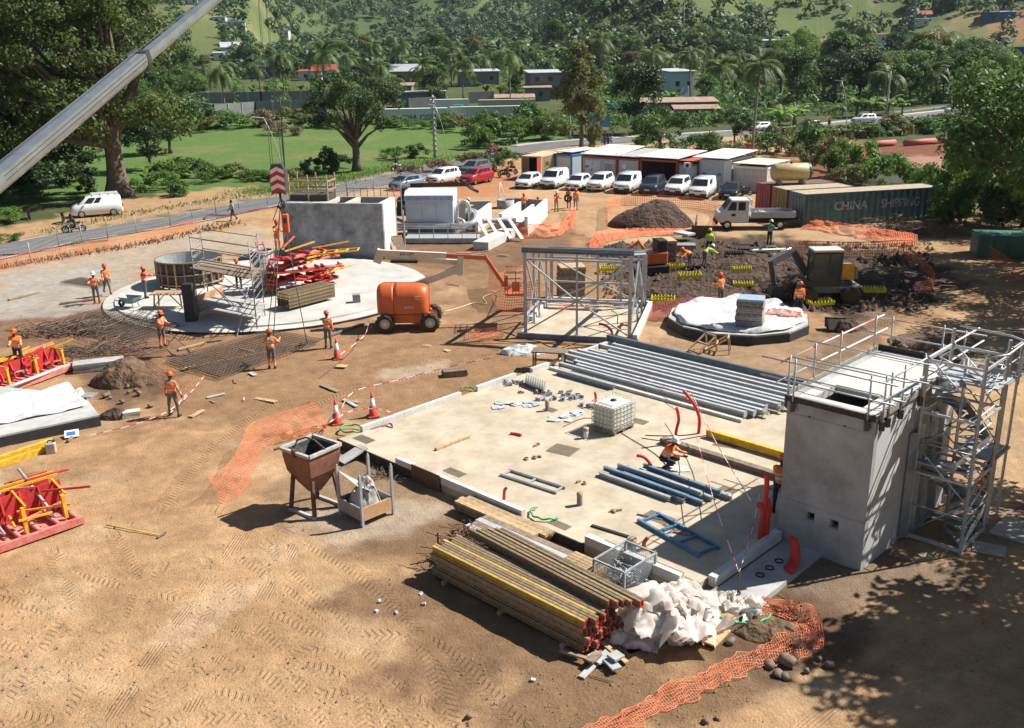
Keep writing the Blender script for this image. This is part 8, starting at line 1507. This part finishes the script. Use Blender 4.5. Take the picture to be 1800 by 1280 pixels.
plank((150,700),(163,692),.5,.06,CONCD,'grey panel leaning at the end of the covered base',.5,'grey_panel','panel');plankstack(P(175,648),2.2,.8,.4,3,R(20),'pale concrete block strip behind the red formwork',m=CONC);plankstack(P(232,732),.7,.4,.25,2,.4,'small concrete blocks by the open trench',m=CONCL);c=P(205,733);pile('trench_edge',c,.9,.5,.3,17,SOIL,'dark lip of the small trench beside the covered base','soil heap',30)
c=P(175,622);tangle(c,160,1.0,.7,.35,1.6,.016,REBAR,'rebar_scrap','tangle of rusty bars behind the red formwork','scrap',41);c=P(110,590);tangle(c,120,1.4,.5,.6,1.8,.02,REBAR,'rebar_scrap','pile of rusty cages behind the standing worker','scrap',42)
def rebarmat(pts,n,step,label,z0=.1,sag=.0):
 A,B,C_,D_=[P(*q)for q in pts];
 for k in range(n):
  mb=MB();z=z0+.07*k;nu=int((B-A).length/step);nv=int((D_-A).length/step);o=Vector((.05*k,.03*k,z))
  for i in range(nu+1):t=i/nu;mb.bar(A.lerp(B,t)+o,D_.lerp(C_,t)+o,.018,.018)
  for j in range(nv+1):t=j/nv;mb.bar(A.lerp(D_,t)+o+Vector((0,0,.018)),B.lerp(C_,t)+o+Vector((0,0,.018)),.018,.018)
  mb.thing('rebar_mat',REBAR,'%s sheet of %s'%(ordn(k),label),'rebar mesh',label)
rebarmat([(80,577),(232,608),(312,580),(170,552)],4,.2,'the rebar mat stack left of the round slab');rebarmat([(290,640),(385,670),(560,605),(470,588)],3,.2,'the rebar mat stack before the round slab');rebarmat([(105,500),(170,508),(195,500),(140,492)],2,.2,'the small rebar stack beyond the workers at left')
for i,(p,q)in enumerate((((15,528),(70,515)),((313,616),(360,604)),((366,602),(390,599)),((105,535),(165,527)),((320,650),(470,620)),((520,612),(640,570)))):plank(p,q,.18,.08,WOOD if i in(0,1,4)else WOODO,['plank lying on the gravel at far left','long timber by the worker with the hose','short timber by the worker with the hose','dark bar left of the round slab','timber under the rebar mats','timber at the rim of the round slab'][i],.02,'plank','plank')
hose([P(x,y,z)for x,y,z in((300,585,.9),(315,600,.3),(330,612,.05),(334,622,.05),(310,625,.05),(296,615,.05),(298,600,.4))],.025,mat('brown_hose',(.2,.14,.09),.7),'brown hose held by the worker on the left','hose','hose')
# --- workers
G_='site workers'
for x,y,z,f,ps,lab,kw in[(307,732,0,165,'wide','lone worker in orange standing with back turned near the trench',dict(bands=2)),(479,648,0,175,'arms','worker in orange with orange gaiters on the rebar mats',dict(bands=2,gait=HIV)),(578,612,0,170,'reachl','worker in orange holding the crane sling by the cone',dict(bands=2)),(287,610,0,60,'work','worker in orange working a hose at the rebar mat',dict(gait=HIV)),(171,533,0,20,'arms','worker in orange with white helmet at the left rim of the slab',dict(helmet='white')),(190,517,.1,40,'walk','worker in orange with red helmet stepping onto the round slab',dict(helmet='red')),(257,524,ZR,120,'reach','worker in red vest touching the circular formwork',dict(jacket=REDJ)),(36,648,.45,20,'work','worker in orange and navy trousers standing in the red formwork',dict(trousers=NAVY)),(421,508,ZR,0,'work','worker with dark trousers half hidden behind the scaffold deck',dict(jacket=REDJ,trousers=(.02,.02,.02))),(1246,449,0,170,'wide','worker in yellow vest and hood standing over the pit',dict(jacket=HIVY,helmet='yellow',trousers=(.03,.025,.02))),(1238,470,0,120,'bend','worker in yellow vest bending in the pit',dict(jacket=HIVY,helmet='white')),(1212,472,0,-60,'bend','worker in orange bending in the pit',{}),(1266,538,0,-150,'work','worker in orange among the dark soil behind the round base',{}),(1403,556,0,170,'stand','worker in orange standing beside the excavator bucket',dict(trousers=(.03,.03,.03))),(1352,432,0,130,'work','worker in yellow vest with white helmet behind the truck',dict(jacket=(.10,.35,.16),helmet='white',trousers=(.02,.02,.02))),(822,388,.5,100,'work','worker in yellow vest beside the stainless pipes',dict(jacket=HIVY,helmet='white',trousers=(.02,.02,.02))),(978,372,0,20,'work','worker in red jacket and white helmet by the channels',dict(jacket=REDJ,helmet='white',trousers=TAN)),(1000,366,0,-20,'work','worker in orange carrying a black tyre',{}),(1012,369,0,160,'stand','worker in orange behind the one with the tyre',dict(trousers=(.25,.24,.22))),(933,375,0,80,'bend','worker in orange bending inside the channel',{}),(921,378,0,170,'work','worker in orange in the left channel',{})]:
 person(P(x,y,z),f,ps,lab,group=G_,**kw)
c=P(1000,366)+Vector((-.1,-.35,.95));mb=MB();mb.lathe([(.2,-.08),(.36,-.08),(.38,0),(.36,.08),(.2,.08),(.2,-.08)],18,c,axis='y');mb.thing('spare_tyre',RUBBER,'black tyre held by the worker in orange','tyre')
person(G(410,388),-60,'walk','pedestrian in grey shirt walking along the left road',(.35,.35,.38),NAVY,None,0)
for i,(x,y,jk,tr)in enumerate(((1063,259,(.05,.06,.1),NAVY),(1069,260,(.05,.07,.2),NAVY),(1075,258,(.6,.65,.7),(.3,.4,.5)),(1457,226,(.3,.05,.08),(.05,.03,.03)))):person(G(x,y),160,'walk',['left pedestrian of three on the far road','middle pedestrian of three on the far road','right pedestrian of three in pale clothes on the far road','lone pedestrian in red beside the far black car'][i],jk,tr,None,0)
# --- crane
CRB=mat('crane_grey',(.36,.39,.40),.28,.55,var=.15,scale=2,coat=.4);CRD=mat('crane_dark',(.06,.06,.06),.5)
tip=at_d(455,-66,46.5);b0=at_d(0,318,32.0);dr=(tip-b0).normalized();base=b0-dr*9.5;cr=E('mobile_crane',Vector((base.x,base.y,0)),'grey telescopic crane boom reaching in from the left','crane')
sd=dr.cross(Vector((0,0,1))).normalized();upv=sd.cross(dr)
def boomsec(a,b,w,h,nm,m=CRB):
 prof=[(-w/2,h*.5),(w/2,h*.5),(w/2,h*.05),(w*.40,-h*.25),(w*.2,-h*.45),(-w*.2,-h*.45),(-w*.40,-h*.25),(-w/2,h*.05)];V=[a+sd*x+upv*y for x,y in prof]+[b+sd*x+upv*y for x,y in prof];n=8;mb=MB();mb.add(V,[(i,(i+1)%n,n+(i+1)%n,n+i)for i in range(n)]+[tuple(range(n-1,-1,-1)),tuple(range(n,2*n))]);return wpart(mb,nm,m,cr)
cl_=at_d(250,112,38.4);t1=(cl_-b0).dot(dr);e1=b0+dr*t1
boomsec(base,b0+dr*(-1.1),.66,.74,'boom_base_section');boomsec(b0-dr*1.2,e1,.50,.56,'boom_section');boomsec(e1-dr*.2,tip,.36,.42,'boom_section')
boomsec(b0-dr*1.3,b0-dr*1.05,.70,.80,'collar',CRD);boomsec(e1-dr*.10,e1+dr*.12,.54,.62,'collar',CRD);mb=MB();mb.bar(e1+upv*.36-sd*.2-dr*.6,e1+upv*.36-sd*.2+dr*.1,.1,.08);wpart(mb,'bracket',CRD,cr)
for k in(.18,-.05):mb=MB();mb.bar(b0+sd*.252+upv*(k*.6+.07),e1-dr*.2+sd*.252+upv*(k*.6+.07),.012,.03);mb.bar(b0-sd*.252+upv*(k*.6+.07),e1-dr*.2-sd*.252+upv*(k*.6+.07),.012,.03);wpart(mb,'side_groove',CRD,cr)
pipe(cr,[base+upv*.6,b0+upv*.46,e1+upv*.40,tip+upv*.3],.014,CRD,'hoist_rope');mb=MB();mb.box(tip+Vector((0,0,-.1)),(.5,.7,.8));wpart(mb,'boom_head',CRD,cr)
mb=MB();mb.box((base.x-.5,base.y-1.0,1.3),(3.0,9.0,.7),-.45);wpart(mb,'carrier',YEL,cr);mb=MB();mb.box((base.x,base.y,2.3),(2.6,3.4,1.4),-.45);wpart(mb,'superstructure',CRB,cr);mb=MB();mb.box((base.x+1.5,base.y+.8,2.6),(.9,1.7,1.6),-.45);wpart(mb,'crane_cab',GLASS,cr)
for s in(-1.3,1.3):
 for t in(-4.5,-2.8,1,2.7):mb=MB();c=Vector((base.x-.5,base.y-1,.65))+Matrix.Rotation(-.45,3,'Z')@Vector((s,t,0));mb.lathe([(.001,-.2),(.6,-.2),(.65,0),(.6,.2),(.001,.2)],16,(0,0,0),axis='x');o=mb.build('wheel',RUBBER,cr,(0,0,0),c-cr.location,(0,0,-.45))
hd_=Vector((tip.x,tip.y,0));hz=ztop(hd_,478,288);hb=E('hook_block',Vector((tip.x,tip.y,hz-2.2)),'crane hook block with red and white chevrons hanging on ropes','hook block')
for dx_ in(-.32,-.22,.22,.32):pipe(hb,[Vector((tip.x+dx_*.5,tip.y,tip.z-.3)),Vector((tip.x+dx_,tip.y,hz-.3))],.012,CRD,'rope')
mb=MB();mb.prismy([(-.34,-1.35),(.34,-1.35),(.36,-.3),(.22,0),(-.22,0),(-.36,-.3)],-.25,.25);mb.build('cheek_plate',CRD,hb,(0,0,0),(0,0,2.2));CW=mat('chevron_white',(.75,.75,.75),.5);CRR=mat('chevron_red',(.5,.02,.04),.5)
for k in range(6):
 z=2.2-1.32+.19*k;mb=MB();y=-.262;h_=.19;mb.add([(-.33,y,z-.10),(0,y,z+.06),(.33,y,z-.10),(.33,y,z-.10+h_),(0,y,z+.06+h_),(-.33,y,z-.10+h_)],[(0,1,4,5),(1,2,3,4)]);mb.build('chevron',CRR if k%2==0 else CW,hb)
mb=MB();mb.tube([(0,0,.85),(0,0,.55),(.16,0,.4),(.14,0,.18),(-.05,0,.1),(-.18,0,.25)],.06,8);mb.build('hook',CRD,hb)
hk=Vector((tip.x,tip.y,hz-2.05));ends=[P(540,605,.35),P(478,640,.35),P(462,520,.5),P(468,610,.35)]
cb2=E('chain_hoist',hk+Vector((.15,0,-1.5)),'orange chain hoist hanging below the crane hook','hoist');mb=MB();mb.box((0,0,.75),(.28,.26,.9));mb.build('body',mat('hoist_orange',(.75,.13,.04),.5),cb2,bevel=.05);mb=MB();mb.tube([(-.15,0,1.9),(0,0,1.2)],.03,5);mb.tube([(-.15,0,1.9),(-.6,0,.9)],.02,5);mb.box((.0,-.14,.9),(.16,.02,.25));mb.build('hook',CRD,cb2)
for i,e in enumerate(ends):mb=MB();s=hk+Vector((.15,0,-1.3))if i%2==0 else hk+Vector((-.05,0,0));mb.tube([s,s.lerp(e,.5)+Vector((0,0,-.15)),e],.022,5);mb.thing('lifting_sling',mat('dark_sling',(.10,.075,.05),.8),['long sling held by the worker near the cone','sling running down to the worker with gaiters','sling running down beside the round column form','second sling beside the round column form'][i],'sling','crane slings')
# --- fence along the left road
FP_=[(-10,476),(55,463),(105,440),(145,428),(190,420),(240,410),(300,398),(338,385),(380,378),(420,368),(470,360),(560,352),(610,345),(655,335),(690,328),(740,318)]
for i,q in enumerate(FP_):mb=MB();c=P(*q);mb.tube([c,c+Vector((0,0,1.5))],.035,6);mb.thing('fence_post',GALVM if i%2 else WOODO,'%s fence post from the left along the road'%ordn(i),'fence post','fence posts along the road')
wf=E('wire_fence',P(200,420),'thin wire mesh fence between posts along the left road','fence')
for a,b in zip(FP_[:-1],FP_[1:]):
 p,q=P(*a),P(*b);mb=MB()
 for z in(.1,.4,.7,1.0,1.3):mb.bar(p+Vector((0,0,z)),q+Vector((0,0,z)),.01,.012)
 n=int((q-p).length/.3)
 for k in range(n):t=p.lerp(q,k/n);mb.bar(t,t+Vector((0,0,1.35)),.012,.012)
 wpart(mb,'mesh_panel',GALVM,wf)
hose([P(x,y,.15)for x,y in((360,385),(366,378),(400,378),(440,370),(500,362))],.05,mat('dark_red_hose',(.22,.03,.05),.7),'dark red hoses lying along the fence','hose','hose')
hose([P(x,y,.1)for x,y in((0,448),(40,446),(110,432),(190,422))],.05,DARK,'black pipe along the left road fence','pipe','pipe')
# --- background: poles, lamps, billboards, walls, houses
def pole(px,py,tx,ty,r,m,label,name='pole',lamp=0,cat='pole',lattice=False):
 b=G(px,py);z=ztop(b,tx,ty);tp_=Vector((at_d(tx,ty,math.hypot(b.x,b.y)).x,b.y,z));rt=E(name,b,label,cat);n=6;pts=[b.lerp(tp_,i/n)for i in range(n+1)]
 if lamp:
  for i in range(1,n+1):pts[i]=b+Vector(((tp_.x-b.x)*(i/n)**2.2,0,(z-b.z)*i/n))
 mb=MB();mb.tube(pts,[r*(1-.4*i/n)for i in range(n+1)],7);wpart(mb,'shaft',m,rt)
 if lamp:mb=MB();e=pts[-1];mb.bar(e,e+Vector((lamp,0,.12)),.22,.1);wpart(mb,'lamp_head',WHITE,rt)
 if lattice:
  for k in range(12):mb=MB();q=b.lerp(tp_,(k+.5)/12);mb.box(q,(r*3.2,r*2,.12));wpart(mb,'cross_piece',m,rt)
 return rt
pole(503,332,492,172,.09,DARK,'dark slim pole rising behind the concrete tank');pole(500,328,462,208,.07,GALV,'curved street lamp leaning left behind the tank','street_lamp',-1.3,'street lamp');pole(765,278,760,167,.22,CONC,'concrete lattice power pole beside the meadow','power_pole',0,'power pole',True);pole(786,281,764,185,.06,GALV,'street lamp beside the lattice power pole','street_lamp',-.9,'street lamp');pole(1487,228,1478,142,.09,GALV,'street lamp between black and white cars on the far road','street_lamp',-1.2,'street lamp');pole(1671,213,1662,120,.09,GALV,'street lamp at the white off-roader on the far road','street_lamp',-1.2,'street lamp');pole(1002,246,1002,180,.16,CONC,'grey post left of the large leaved tree');pole(1557,205,1566,125,.22,CONC,'pale pole among the dark trees behind the road');pole(1213,195,1209,150,.1,CONC,'slim post by the white shed');pole(1606,60,1612,-30,.35,mat('mast_green',(.12,.22,.24),.5),'tall blue green mast rising out of the frame','mast',0,'mast');pole(1201,75,1204,-40,.25,GALVM,'tall thin mast before the grassy hill','mast',0,'mast');pole(1504,60,1508,4,.12,DARK,'thin pole on the right hillside');pole(1398,220,1396,180,.3,WOODO,'pale stump like trunk post by the far road')
def billboard(px,py,w,h,z,rz,label,face,frame,extra=None,legs=2):
 b=G(px,py);rt=E('billboard',b,label,'billboard',rz);mb=MB();mb.box((0,0,z+h/2),(w,.2,h));mb.build('frame',frame,rt);mb=MB();mb.box((0,-.11,z+h/2),(w*.93,.04,h*.9));f=mb.build('poster',face,rt)
 for i in range(legs):x=-w*.3+w*.6*i/max(1,legs-1);mb=MB();mb.box((x,.02,z/2),(.2,.2,z));mb.build('leg',frame,rt)
 if extra:extra(rt,z,h,w)
 return rt
def ex1(rt,z,h,w):mb=MB();mb.box((0,-.135,z+h*.15),(w*.93,.02,h*.2));mb.build('white_strip',WHITE,rt)
billboard(1050,255,3.8,2.5,2.0,.05,'blue framed billboard behind the large leaved tree',mat('poster_blue',(.03,.12,.25),.5,col2=(.10,.35,.5),scale=1.2),BLUT,ex1)
def ex2(rt,z,h,w):
 mb=MB();mb.box((-.8,-.135,z+h*.58),(1.1,.02,1.0));mb.build('picture',mat('poster_red',(.35,.05,.04),.5,col2=(.05,.03,.05),scale=3),rt);mb=MB();mb.box((.75,-.135,z+h*.68),(.9,.02,.18));mb.box((.75,-.135,z+h*.56),(.9,.02,.14));mb.build('text_block',mat('poster_pink',(.7,.3,.3),.5),rt);mb=MB();mb.box((1.2,-.135,z+h*.16),(.5,.02,.16));mb.build('logo',DARK,rt)
billboard(1733,186,4.2,3.0,3.0,.1,'white billboard with red edge at the far road bend',WHITE,mat('red_edge',(.45,.08,.07),.6),ex2,3);mb=MB();b=G(1748,184);mb.box((b.x,b.y+2,b.z+4.4),(4.0,.3,3.0),.6);mb.box((b.x,b.y+2,b.z+1.4),(.3,.3,2.9));mb.thing('billboard',mat('billboard_back',(.12,.11,.10),.8),'dark back of the second billboard at the road bend','billboard')
gd=E('guard_rail',G(1650,200),'pale crash barrier along the far road','guard rail');gp=[G(x,y)+Vector((0,5.0,0))for x,y in((1540,213),(1580,208),(1620,204),(1660,199),(1700,194),(1740,189),(1775,184))]
for a,b in zip(gp[:-1],gp[1:]):mb=MB();mb.bar(a+Vector((0,0,.75)),b+Vector((0,0,.75)),.08,.32);wpart(mb,'rail',mat('barrier_pale',(.55,.53,.5),.6),gd);mb=MB();mb.bar(a,a+Vector((0,0,.8)),.12,.12);wpart(mb,'post',GALVM,gd)
PIPER=mat('dull_red_pipe',(.42,.12,.10),.7,var=.2)
for i,(a,b)in enumerate((((1424,265),(1466,262)),((1464,260),(1494,258)),((1524,260),(1572,256)),((1590,257),(1646,253)),((1645,253),(1702,248)),((1290,262),(1350,262)))):p,q=G(*a),G(*b);mb=MB();mb.tube([p+Vector((0,0,.45)),q+Vector((0,0,.45))],.42,10);mb.thing('drain_pipe',PIPER,'%s red drain pipe from the left laid below the far road'%ordn([1,2,3,4,5,0][i]),'pipe','red drain pipes below the road')
BLK=mat('block_wall',(.22,.225,.23),.9,var=.15,scale=.6,bump=.2,bscale=4)
def blockwall(pts,h,label):
 rt=E('block_wall',G(*pts[0]),label,'wall')
 for a,b in zip(pts[:-1],pts[1:]):
  p,q=G(*a),G(*b);n=max(1,int((q-p).length/3.2));mb=MB();mb.bar(p+Vector((0,0,h/2-.3)),q+Vector((0,0,h/2-.3)),.2,h+.6);wpart(mb,'wall_run',BLK,rt)
  for k in range(n+1):c=p.lerp(q,k/n);mb=MB();mb.box((c.x,c.y,c.z+h/2),(.32,.32,h+.15));wpart(mb,'pillar',CONC,rt)
blockwall([(305,195),(378,213),(450,206),(575,204)],3.2,'grey concrete block wall with pillars along the meadow');blockwall([(345,182),(460,180),(575,177)],2.6,'second grey block wall behind the first one');blockwall([(720,200),(765,197)],3.2,'grey block wall behind the white shipping container');blockwall([(825,182),(868,180)],2.6,'grey block wall behind the green truck')
cg=container(G(693,221)+Vector((-2,2,.1)),R(3),12.19,2.44,2.9,mat('white_container',(.66,.66,.64),.6,var=.08),'white shipping container with dark lettering behind the acacia');text('CMA CGM',1.5,BLUT,cg,(6.6,-.02,1.1),(PI/2,0,0),'lettering',.01,1,.03)
for i,(x,y,L,h,m,lab)in enumerate(((765,205,8,3.2,WHITE,'white truck box behind the white container'),(800,214,14,2.6,mat('pale_trailer',(.5,.55,.5),.6),'long pale trailer right of the white container'),(850,202,12,2.8,mat('tan_trailer',(.5,.42,.35),.7),'tan container behind the long pale trailer'))):container(G(x,y)+Vector((-1,0,.2)),R(2),L,2.4,h,m,lab,name='trailer_box',doors=False)
tg=E('green_truck',G(795,212),'green truck cab facing left behind the bushes','truck',0);mb=MB();mb.prismx([(0,.6),(2.3,.6),(2.3,3.0),(.5,3.0),(0,1.8)],0,2.2);mb.build('cab',mat('truck_green',(.02,.25,.17),.5),tg,bevel=.1);mb=MB();mb.box((1.1,.16,2.4),(1.8,.05,.8),rot=(-.4,0,0));mb.build('windscreen',GLASS,tg);mb=MB();mb.lathe([(.001,-1.2),(.5,-1.2),(.5,1.2),(.001,1.2)],14,(1.1,.8,.5),axis='x');mb.build('wheel',RUBBER,tg)
def house(px,py,w,d,h,wall,roof,label,rz=0.,rt_='shed',wins=2,floors=1,fall=.6,door=True):
 b=G(px,py);r=E('house',b,label,'house',rz);mb=MB();mb.box((0,d/2,h/2-.8),(w,d,h+1.6));mb.build('wall',wall,r);ov=.5
 if rt_=='shed':mb=MB();mb.add([(-w/2-ov,-ov,h+.05),(w/2+ov,-ov,h+.05),(w/2+ov,d+ov,h+fall),(-w/2-ov,d+ov,h+fall),(-w/2-ov,-ov,h+.2),(w/2+ov,-ov,h+.2),(w/2+ov,d+ov,h+fall+.15),(-w/2-ov,d+ov,h+fall+.15)],[(0,3,2,1),(4,5,6,7),(0,1,5,4),(1,2,6,5),(2,3,7,6),(3,0,4,7)]);mb.build('roof',roof,r)
 elif rt_=='gable':mb=MB();mb.prismx([(-ov,h),(d/2,h+d*.28),(d+ov,h),(d+ov,h+.15),(d/2,h+d*.28+.18),(-ov,h+.15)],-w/2-ov,w/2+ov);mb.build('roof',roof,r);mb=MB();mb.prismx([(0,h),(d,h),(d/2,h+d*.28)],-w/2,w/2);mb.build('gable_wall',wall,r)
 else:mb=MB();mb.box((0,d/2,h+.1),(w+.6,d+.6,.22));mb.build('roof',roof,r)
 for f in range(floors):
  z=(h/floors)*(f+.55)
  for i in range(wins):x=-w/2+w*(i+.5+(.0 if f else .12))/wins;mb=MB();mb.box((x,.0,z),(1.1,.12,1.1));q=mb.build('window',GLASS,r);mb=MB();mb.box((x,-.08,z-.6),(1.3,.12,.08));mb.build('sill',CONC,q)
 if door:mb=MB();mb.box((-w*.12,0,1.0),(.95,.12,2.0));mb.build('door',WOODO,r)
 return r
ZINC=mat('zinc_roof',(.55,.57,.60),.45,.2,var=.12,scale=1);RUSTR=mat('rusty_roof',(.32,.22,.16),.8,var=.35,scale=.8);HG=mat('house_grey',(.20,.20,.21),.9,var=.12);HW=mat('house_white',(.58,.58,.56),.9,var=.1);HB=mat('house_pale_blue',(.42,.55,.62),.9,var=.08);HT=mat('house_tan',(.30,.21,.15),.9,var=.15);REDR=mat('red_roof',(.33,.07,.05),.7,var=.2);BLUW=mat('blue_wall',(.05,.15,.40),.8,var=.15)
for a in[(843,152,12,9,4.2,HG,ZINC,'grey house with white metal roof in the grove',.12,'shed',2),(712,145,10,8,3.4,HT,ZINC,'tan house with pale roof behind the acacia',-.1,'gable',2),(968,175,10,8,6.2,HG,ZINC,'two storey grey house with ragged white roof',.15,'shed',3,2),(945,178,6,6,3,HG,RUSTR,'low grey shed left of the two storey house',0,'shed',1),(1198,172,6.5,8,6,HB,ZINC,'pale blue tall shed with two narrow windows',.35,'shed',2,1),(1192,207,15,8,2.8,HG,RUSTR,'long low house with pale rusty roof by the road',-.05,'shed',4),(1225,212,8,4,2.0,HT,RUSTR,'low lean-to with pale corrugated roof by the road',-.05,'shed',2),(470,138,9,8,4,BLUW,ZINC,'blue house with white roof left in the grove',.2,'shed',2),(572,140,9,7,3,HW,REDR,'white house with small red roof in the grove',.1,'gable',2),(545,142,8,6,3,HW,REDR,'low house with pink roof beside the red roofed one',0,'shed',2),(700,173,7,6,3,HG,RUSTR,'small dark shed behind the acacia crown',0,'shed',1),(745,190,10,6,3.4,HG,CONC,'grey unfinished house behind the white container',.1,'flat',3),(905,195,8,5,2.6,HT,RUSTR,'low rusty roofed shed right of the green truck',0,'shed',2),(1330,90,18,8,4,HW,mat('cream_roof',(.55,.52,.45),.6),'cream roofed building behind the coconut palm',-.1,'shed',3),(415,100,12,8,4,HB,ZINC,'light blue gabled house on the left slope',.3,'gable',2),(395,107,9,7,3.2,HW,ZINC,'white low house on the left slope',.2,'shed',2),(415,56,10,7,5,HW,BLUW,'white house with blue roof high on the left slope',.2,'shed',3,2),(385,40,7,5,3,HW,ZINC,'small white house half hidden on the left slope',0,'shed',2),(332,8,11,6,3,HW,ZINC,'white house at the top of the left slope',-.3,'shed',2),(493,66,10,7,4,HW,ZINC,'pale house among trees above the grove',0,'flat',3),(666,48,7,6,3,HW,ZINC,'tiny white house far up the valley',0,'shed',1),(1608,48,12,8,3.5,HW,ZINC,'white house on the right hillside by the tall mast',-.2,'shed',3),(1620,40,8,6,3.5,BLUW,REDR,'blue house with red roof by the tall mast',-.2,'gable',2),(1758,36,13,8,3.5,BLUW,ZINC,'blue house with pale roof at the top right',-.2,'shed',3),(1540,78,9,7,4,HW,REDR,'white house with red trim behind the palms at right',-.1,'shed',2),(1785,160,16,8,6,HG,mat('dark_flat_roof',(.10,.11,.12),.8),'dark grey long building at the right edge',-.3,'flat',4,2),(1780,108,22,8,5,BLUW,HG,'blue walled long building at the right edge',-.3,'flat',5),(1675,100,14,7,4,BLUW,HG,'blue shed half hidden in the right trees',-.3,'flat',3)]:
 house(*a)
rg=random.Random(77);dp=sorted((rg.uniform(330,900),rg.uniform(560,735))for k in range(16))+sorted((rg.uniform(1150,1560),rg.uniform(430,520))for k in range(18))+sorted((rg.uniform(700,900),rg.uniform(440,520))for k in range(10))
for i,(x,y)in enumerate(dp):
 if 585<x and y>640 and x>640:continue
 c=P(x,y,.03);mb=MB();a=rg.uniform(0,3);mb.box((c.x,c.y,.05),(rg.uniform(.3,1.3),rg.uniform(.06,.25),.04),rot=(rg.uniform(-.04,.04),rg.uniform(-.05,.05),a));mb.thing('board_scrap',(WOOD,WOODO,CONC)[i%3],'%s %s'%(ordn(i if i<16 else i-16 if i<34 else i-34),'wood scrap from the left on the trampled dirt before the round slab' if i<16 else 'board scrap from the left among the dug soil' if i<34 else 'board scrap from the left on the dirt behind the boom lift'),'board','board scraps on the dirt')
def clods():
 rg=np.random.default_rng(5);n=2600;px=rg.uniform(1060,1640,n);py=rg.uniform(425,545,n);c=np.array([tuple(P(x,y,.05))for x,y in zip(px,py)]);k=np.hypot(c[:,0]-RB.x,c[:,1]-RB.y)>3.9;c=c[k];m=len(c);T=np.array([(1,0,-.3),(-.5,.87,-.3),(-.5,-.87,-.3),(0,0,.9),(.5,.6,.4)]);s=rg.gamma(2,.045,m)+.03;V=T[None]*s[:,None,None]*rg.uniform(.5,1.4,(m,5,3))+c[:,None];F=np.array([(0,1,4),(4,1,3),(1,2,3),(2,0,3),(0,4,3)]);F=(F[None]+5*np.arange(m)[:,None,None]).reshape(-1,3)
 tag(link('soil_clods',npmesh('soil_clods',V.reshape(-1,3),F),SOIL),'clods of dark soil strewn over the dig','soil',kind='stuff')
clods()
def pebbles():
 rg=np.random.default_rng(3);n=6000;px=rg.uniform(-30,1830,n);py=480+800*rg.random(n)**.8;c=np.array([tuple(P(x,y))for x,y in zip(px,py)]);w=SP(0,0);da,db=np.array(DA),np.array(DB);q=c-np.array(w);a_,b_=q@da,q@db;k=~((a_>-.3)&(a_<18.2)&(b_>-.4)&(b_<16.2))&(np.hypot(c[:,0]-RC.x,c[:,1]-RC.y)>10.8)&(np.hypot(c[:,0]-RB.x,c[:,1]-RB.y)>3.8)&(fbm(c[:,0]*.4,c[:,1]*.4,9,3)>.42);c=c[k];m=len(c);s=rg.gamma(1.5,.008,m)+.008
 T=np.array([(1,0,-.2),(-.5,.87,-.2),(-.5,-.87,-.2),(0,0,.9)]);a=rg.uniform(0,6.3,m);R_=np.stack([np.stack([np.cos(a),-np.sin(a),0*a],1),np.stack([np.sin(a),np.cos(a),0*a],1),np.stack([0*a,0*a,1+0*a],1)],1);V=np.einsum('mij,kj->mki',R_,T)*s[:,None,None]*rg.uniform(.6,1.4,(m,4,1))+c[:,None];V[...,2]+=.012
 F=np.array([(0,1,3),(1,2,3),(2,0,3)]);F=(F[None]+4*np.arange(m)[:,None,None]).reshape(-1,3);tag(link('loose_stones',npmesh('loose_stones',V.reshape(-1,3),F),STONE),'small loose stones and clods strewn over the dirt','stones',kind='stuff')
pebbles()
# ==== air
hz_=MB();hz_.box((0,1700,122),(4200,3900,256));o=hz_.build('haze',None);o['kind']='stuff';tag(o,'thin bluish haze over the far hills','haze')
m=bpy.data.materials.new('haze');m.use_nodes=True;t=m.node_tree;t.nodes.clear();ou=t.nodes.new('ShaderNodeOutputMaterial');pv_=t.nodes.new('ShaderNodeVolumePrincipled');pv_.inputs['Color'].default_value=(.72,.84,1,1);pv_.inputs['Density'].default_value=.00006;pv_.inputs['Anisotropy'].default_value=.2;t.links.new(pv_.outputs[0],ou.inputs['Volume']);o.data.materials.append(m)
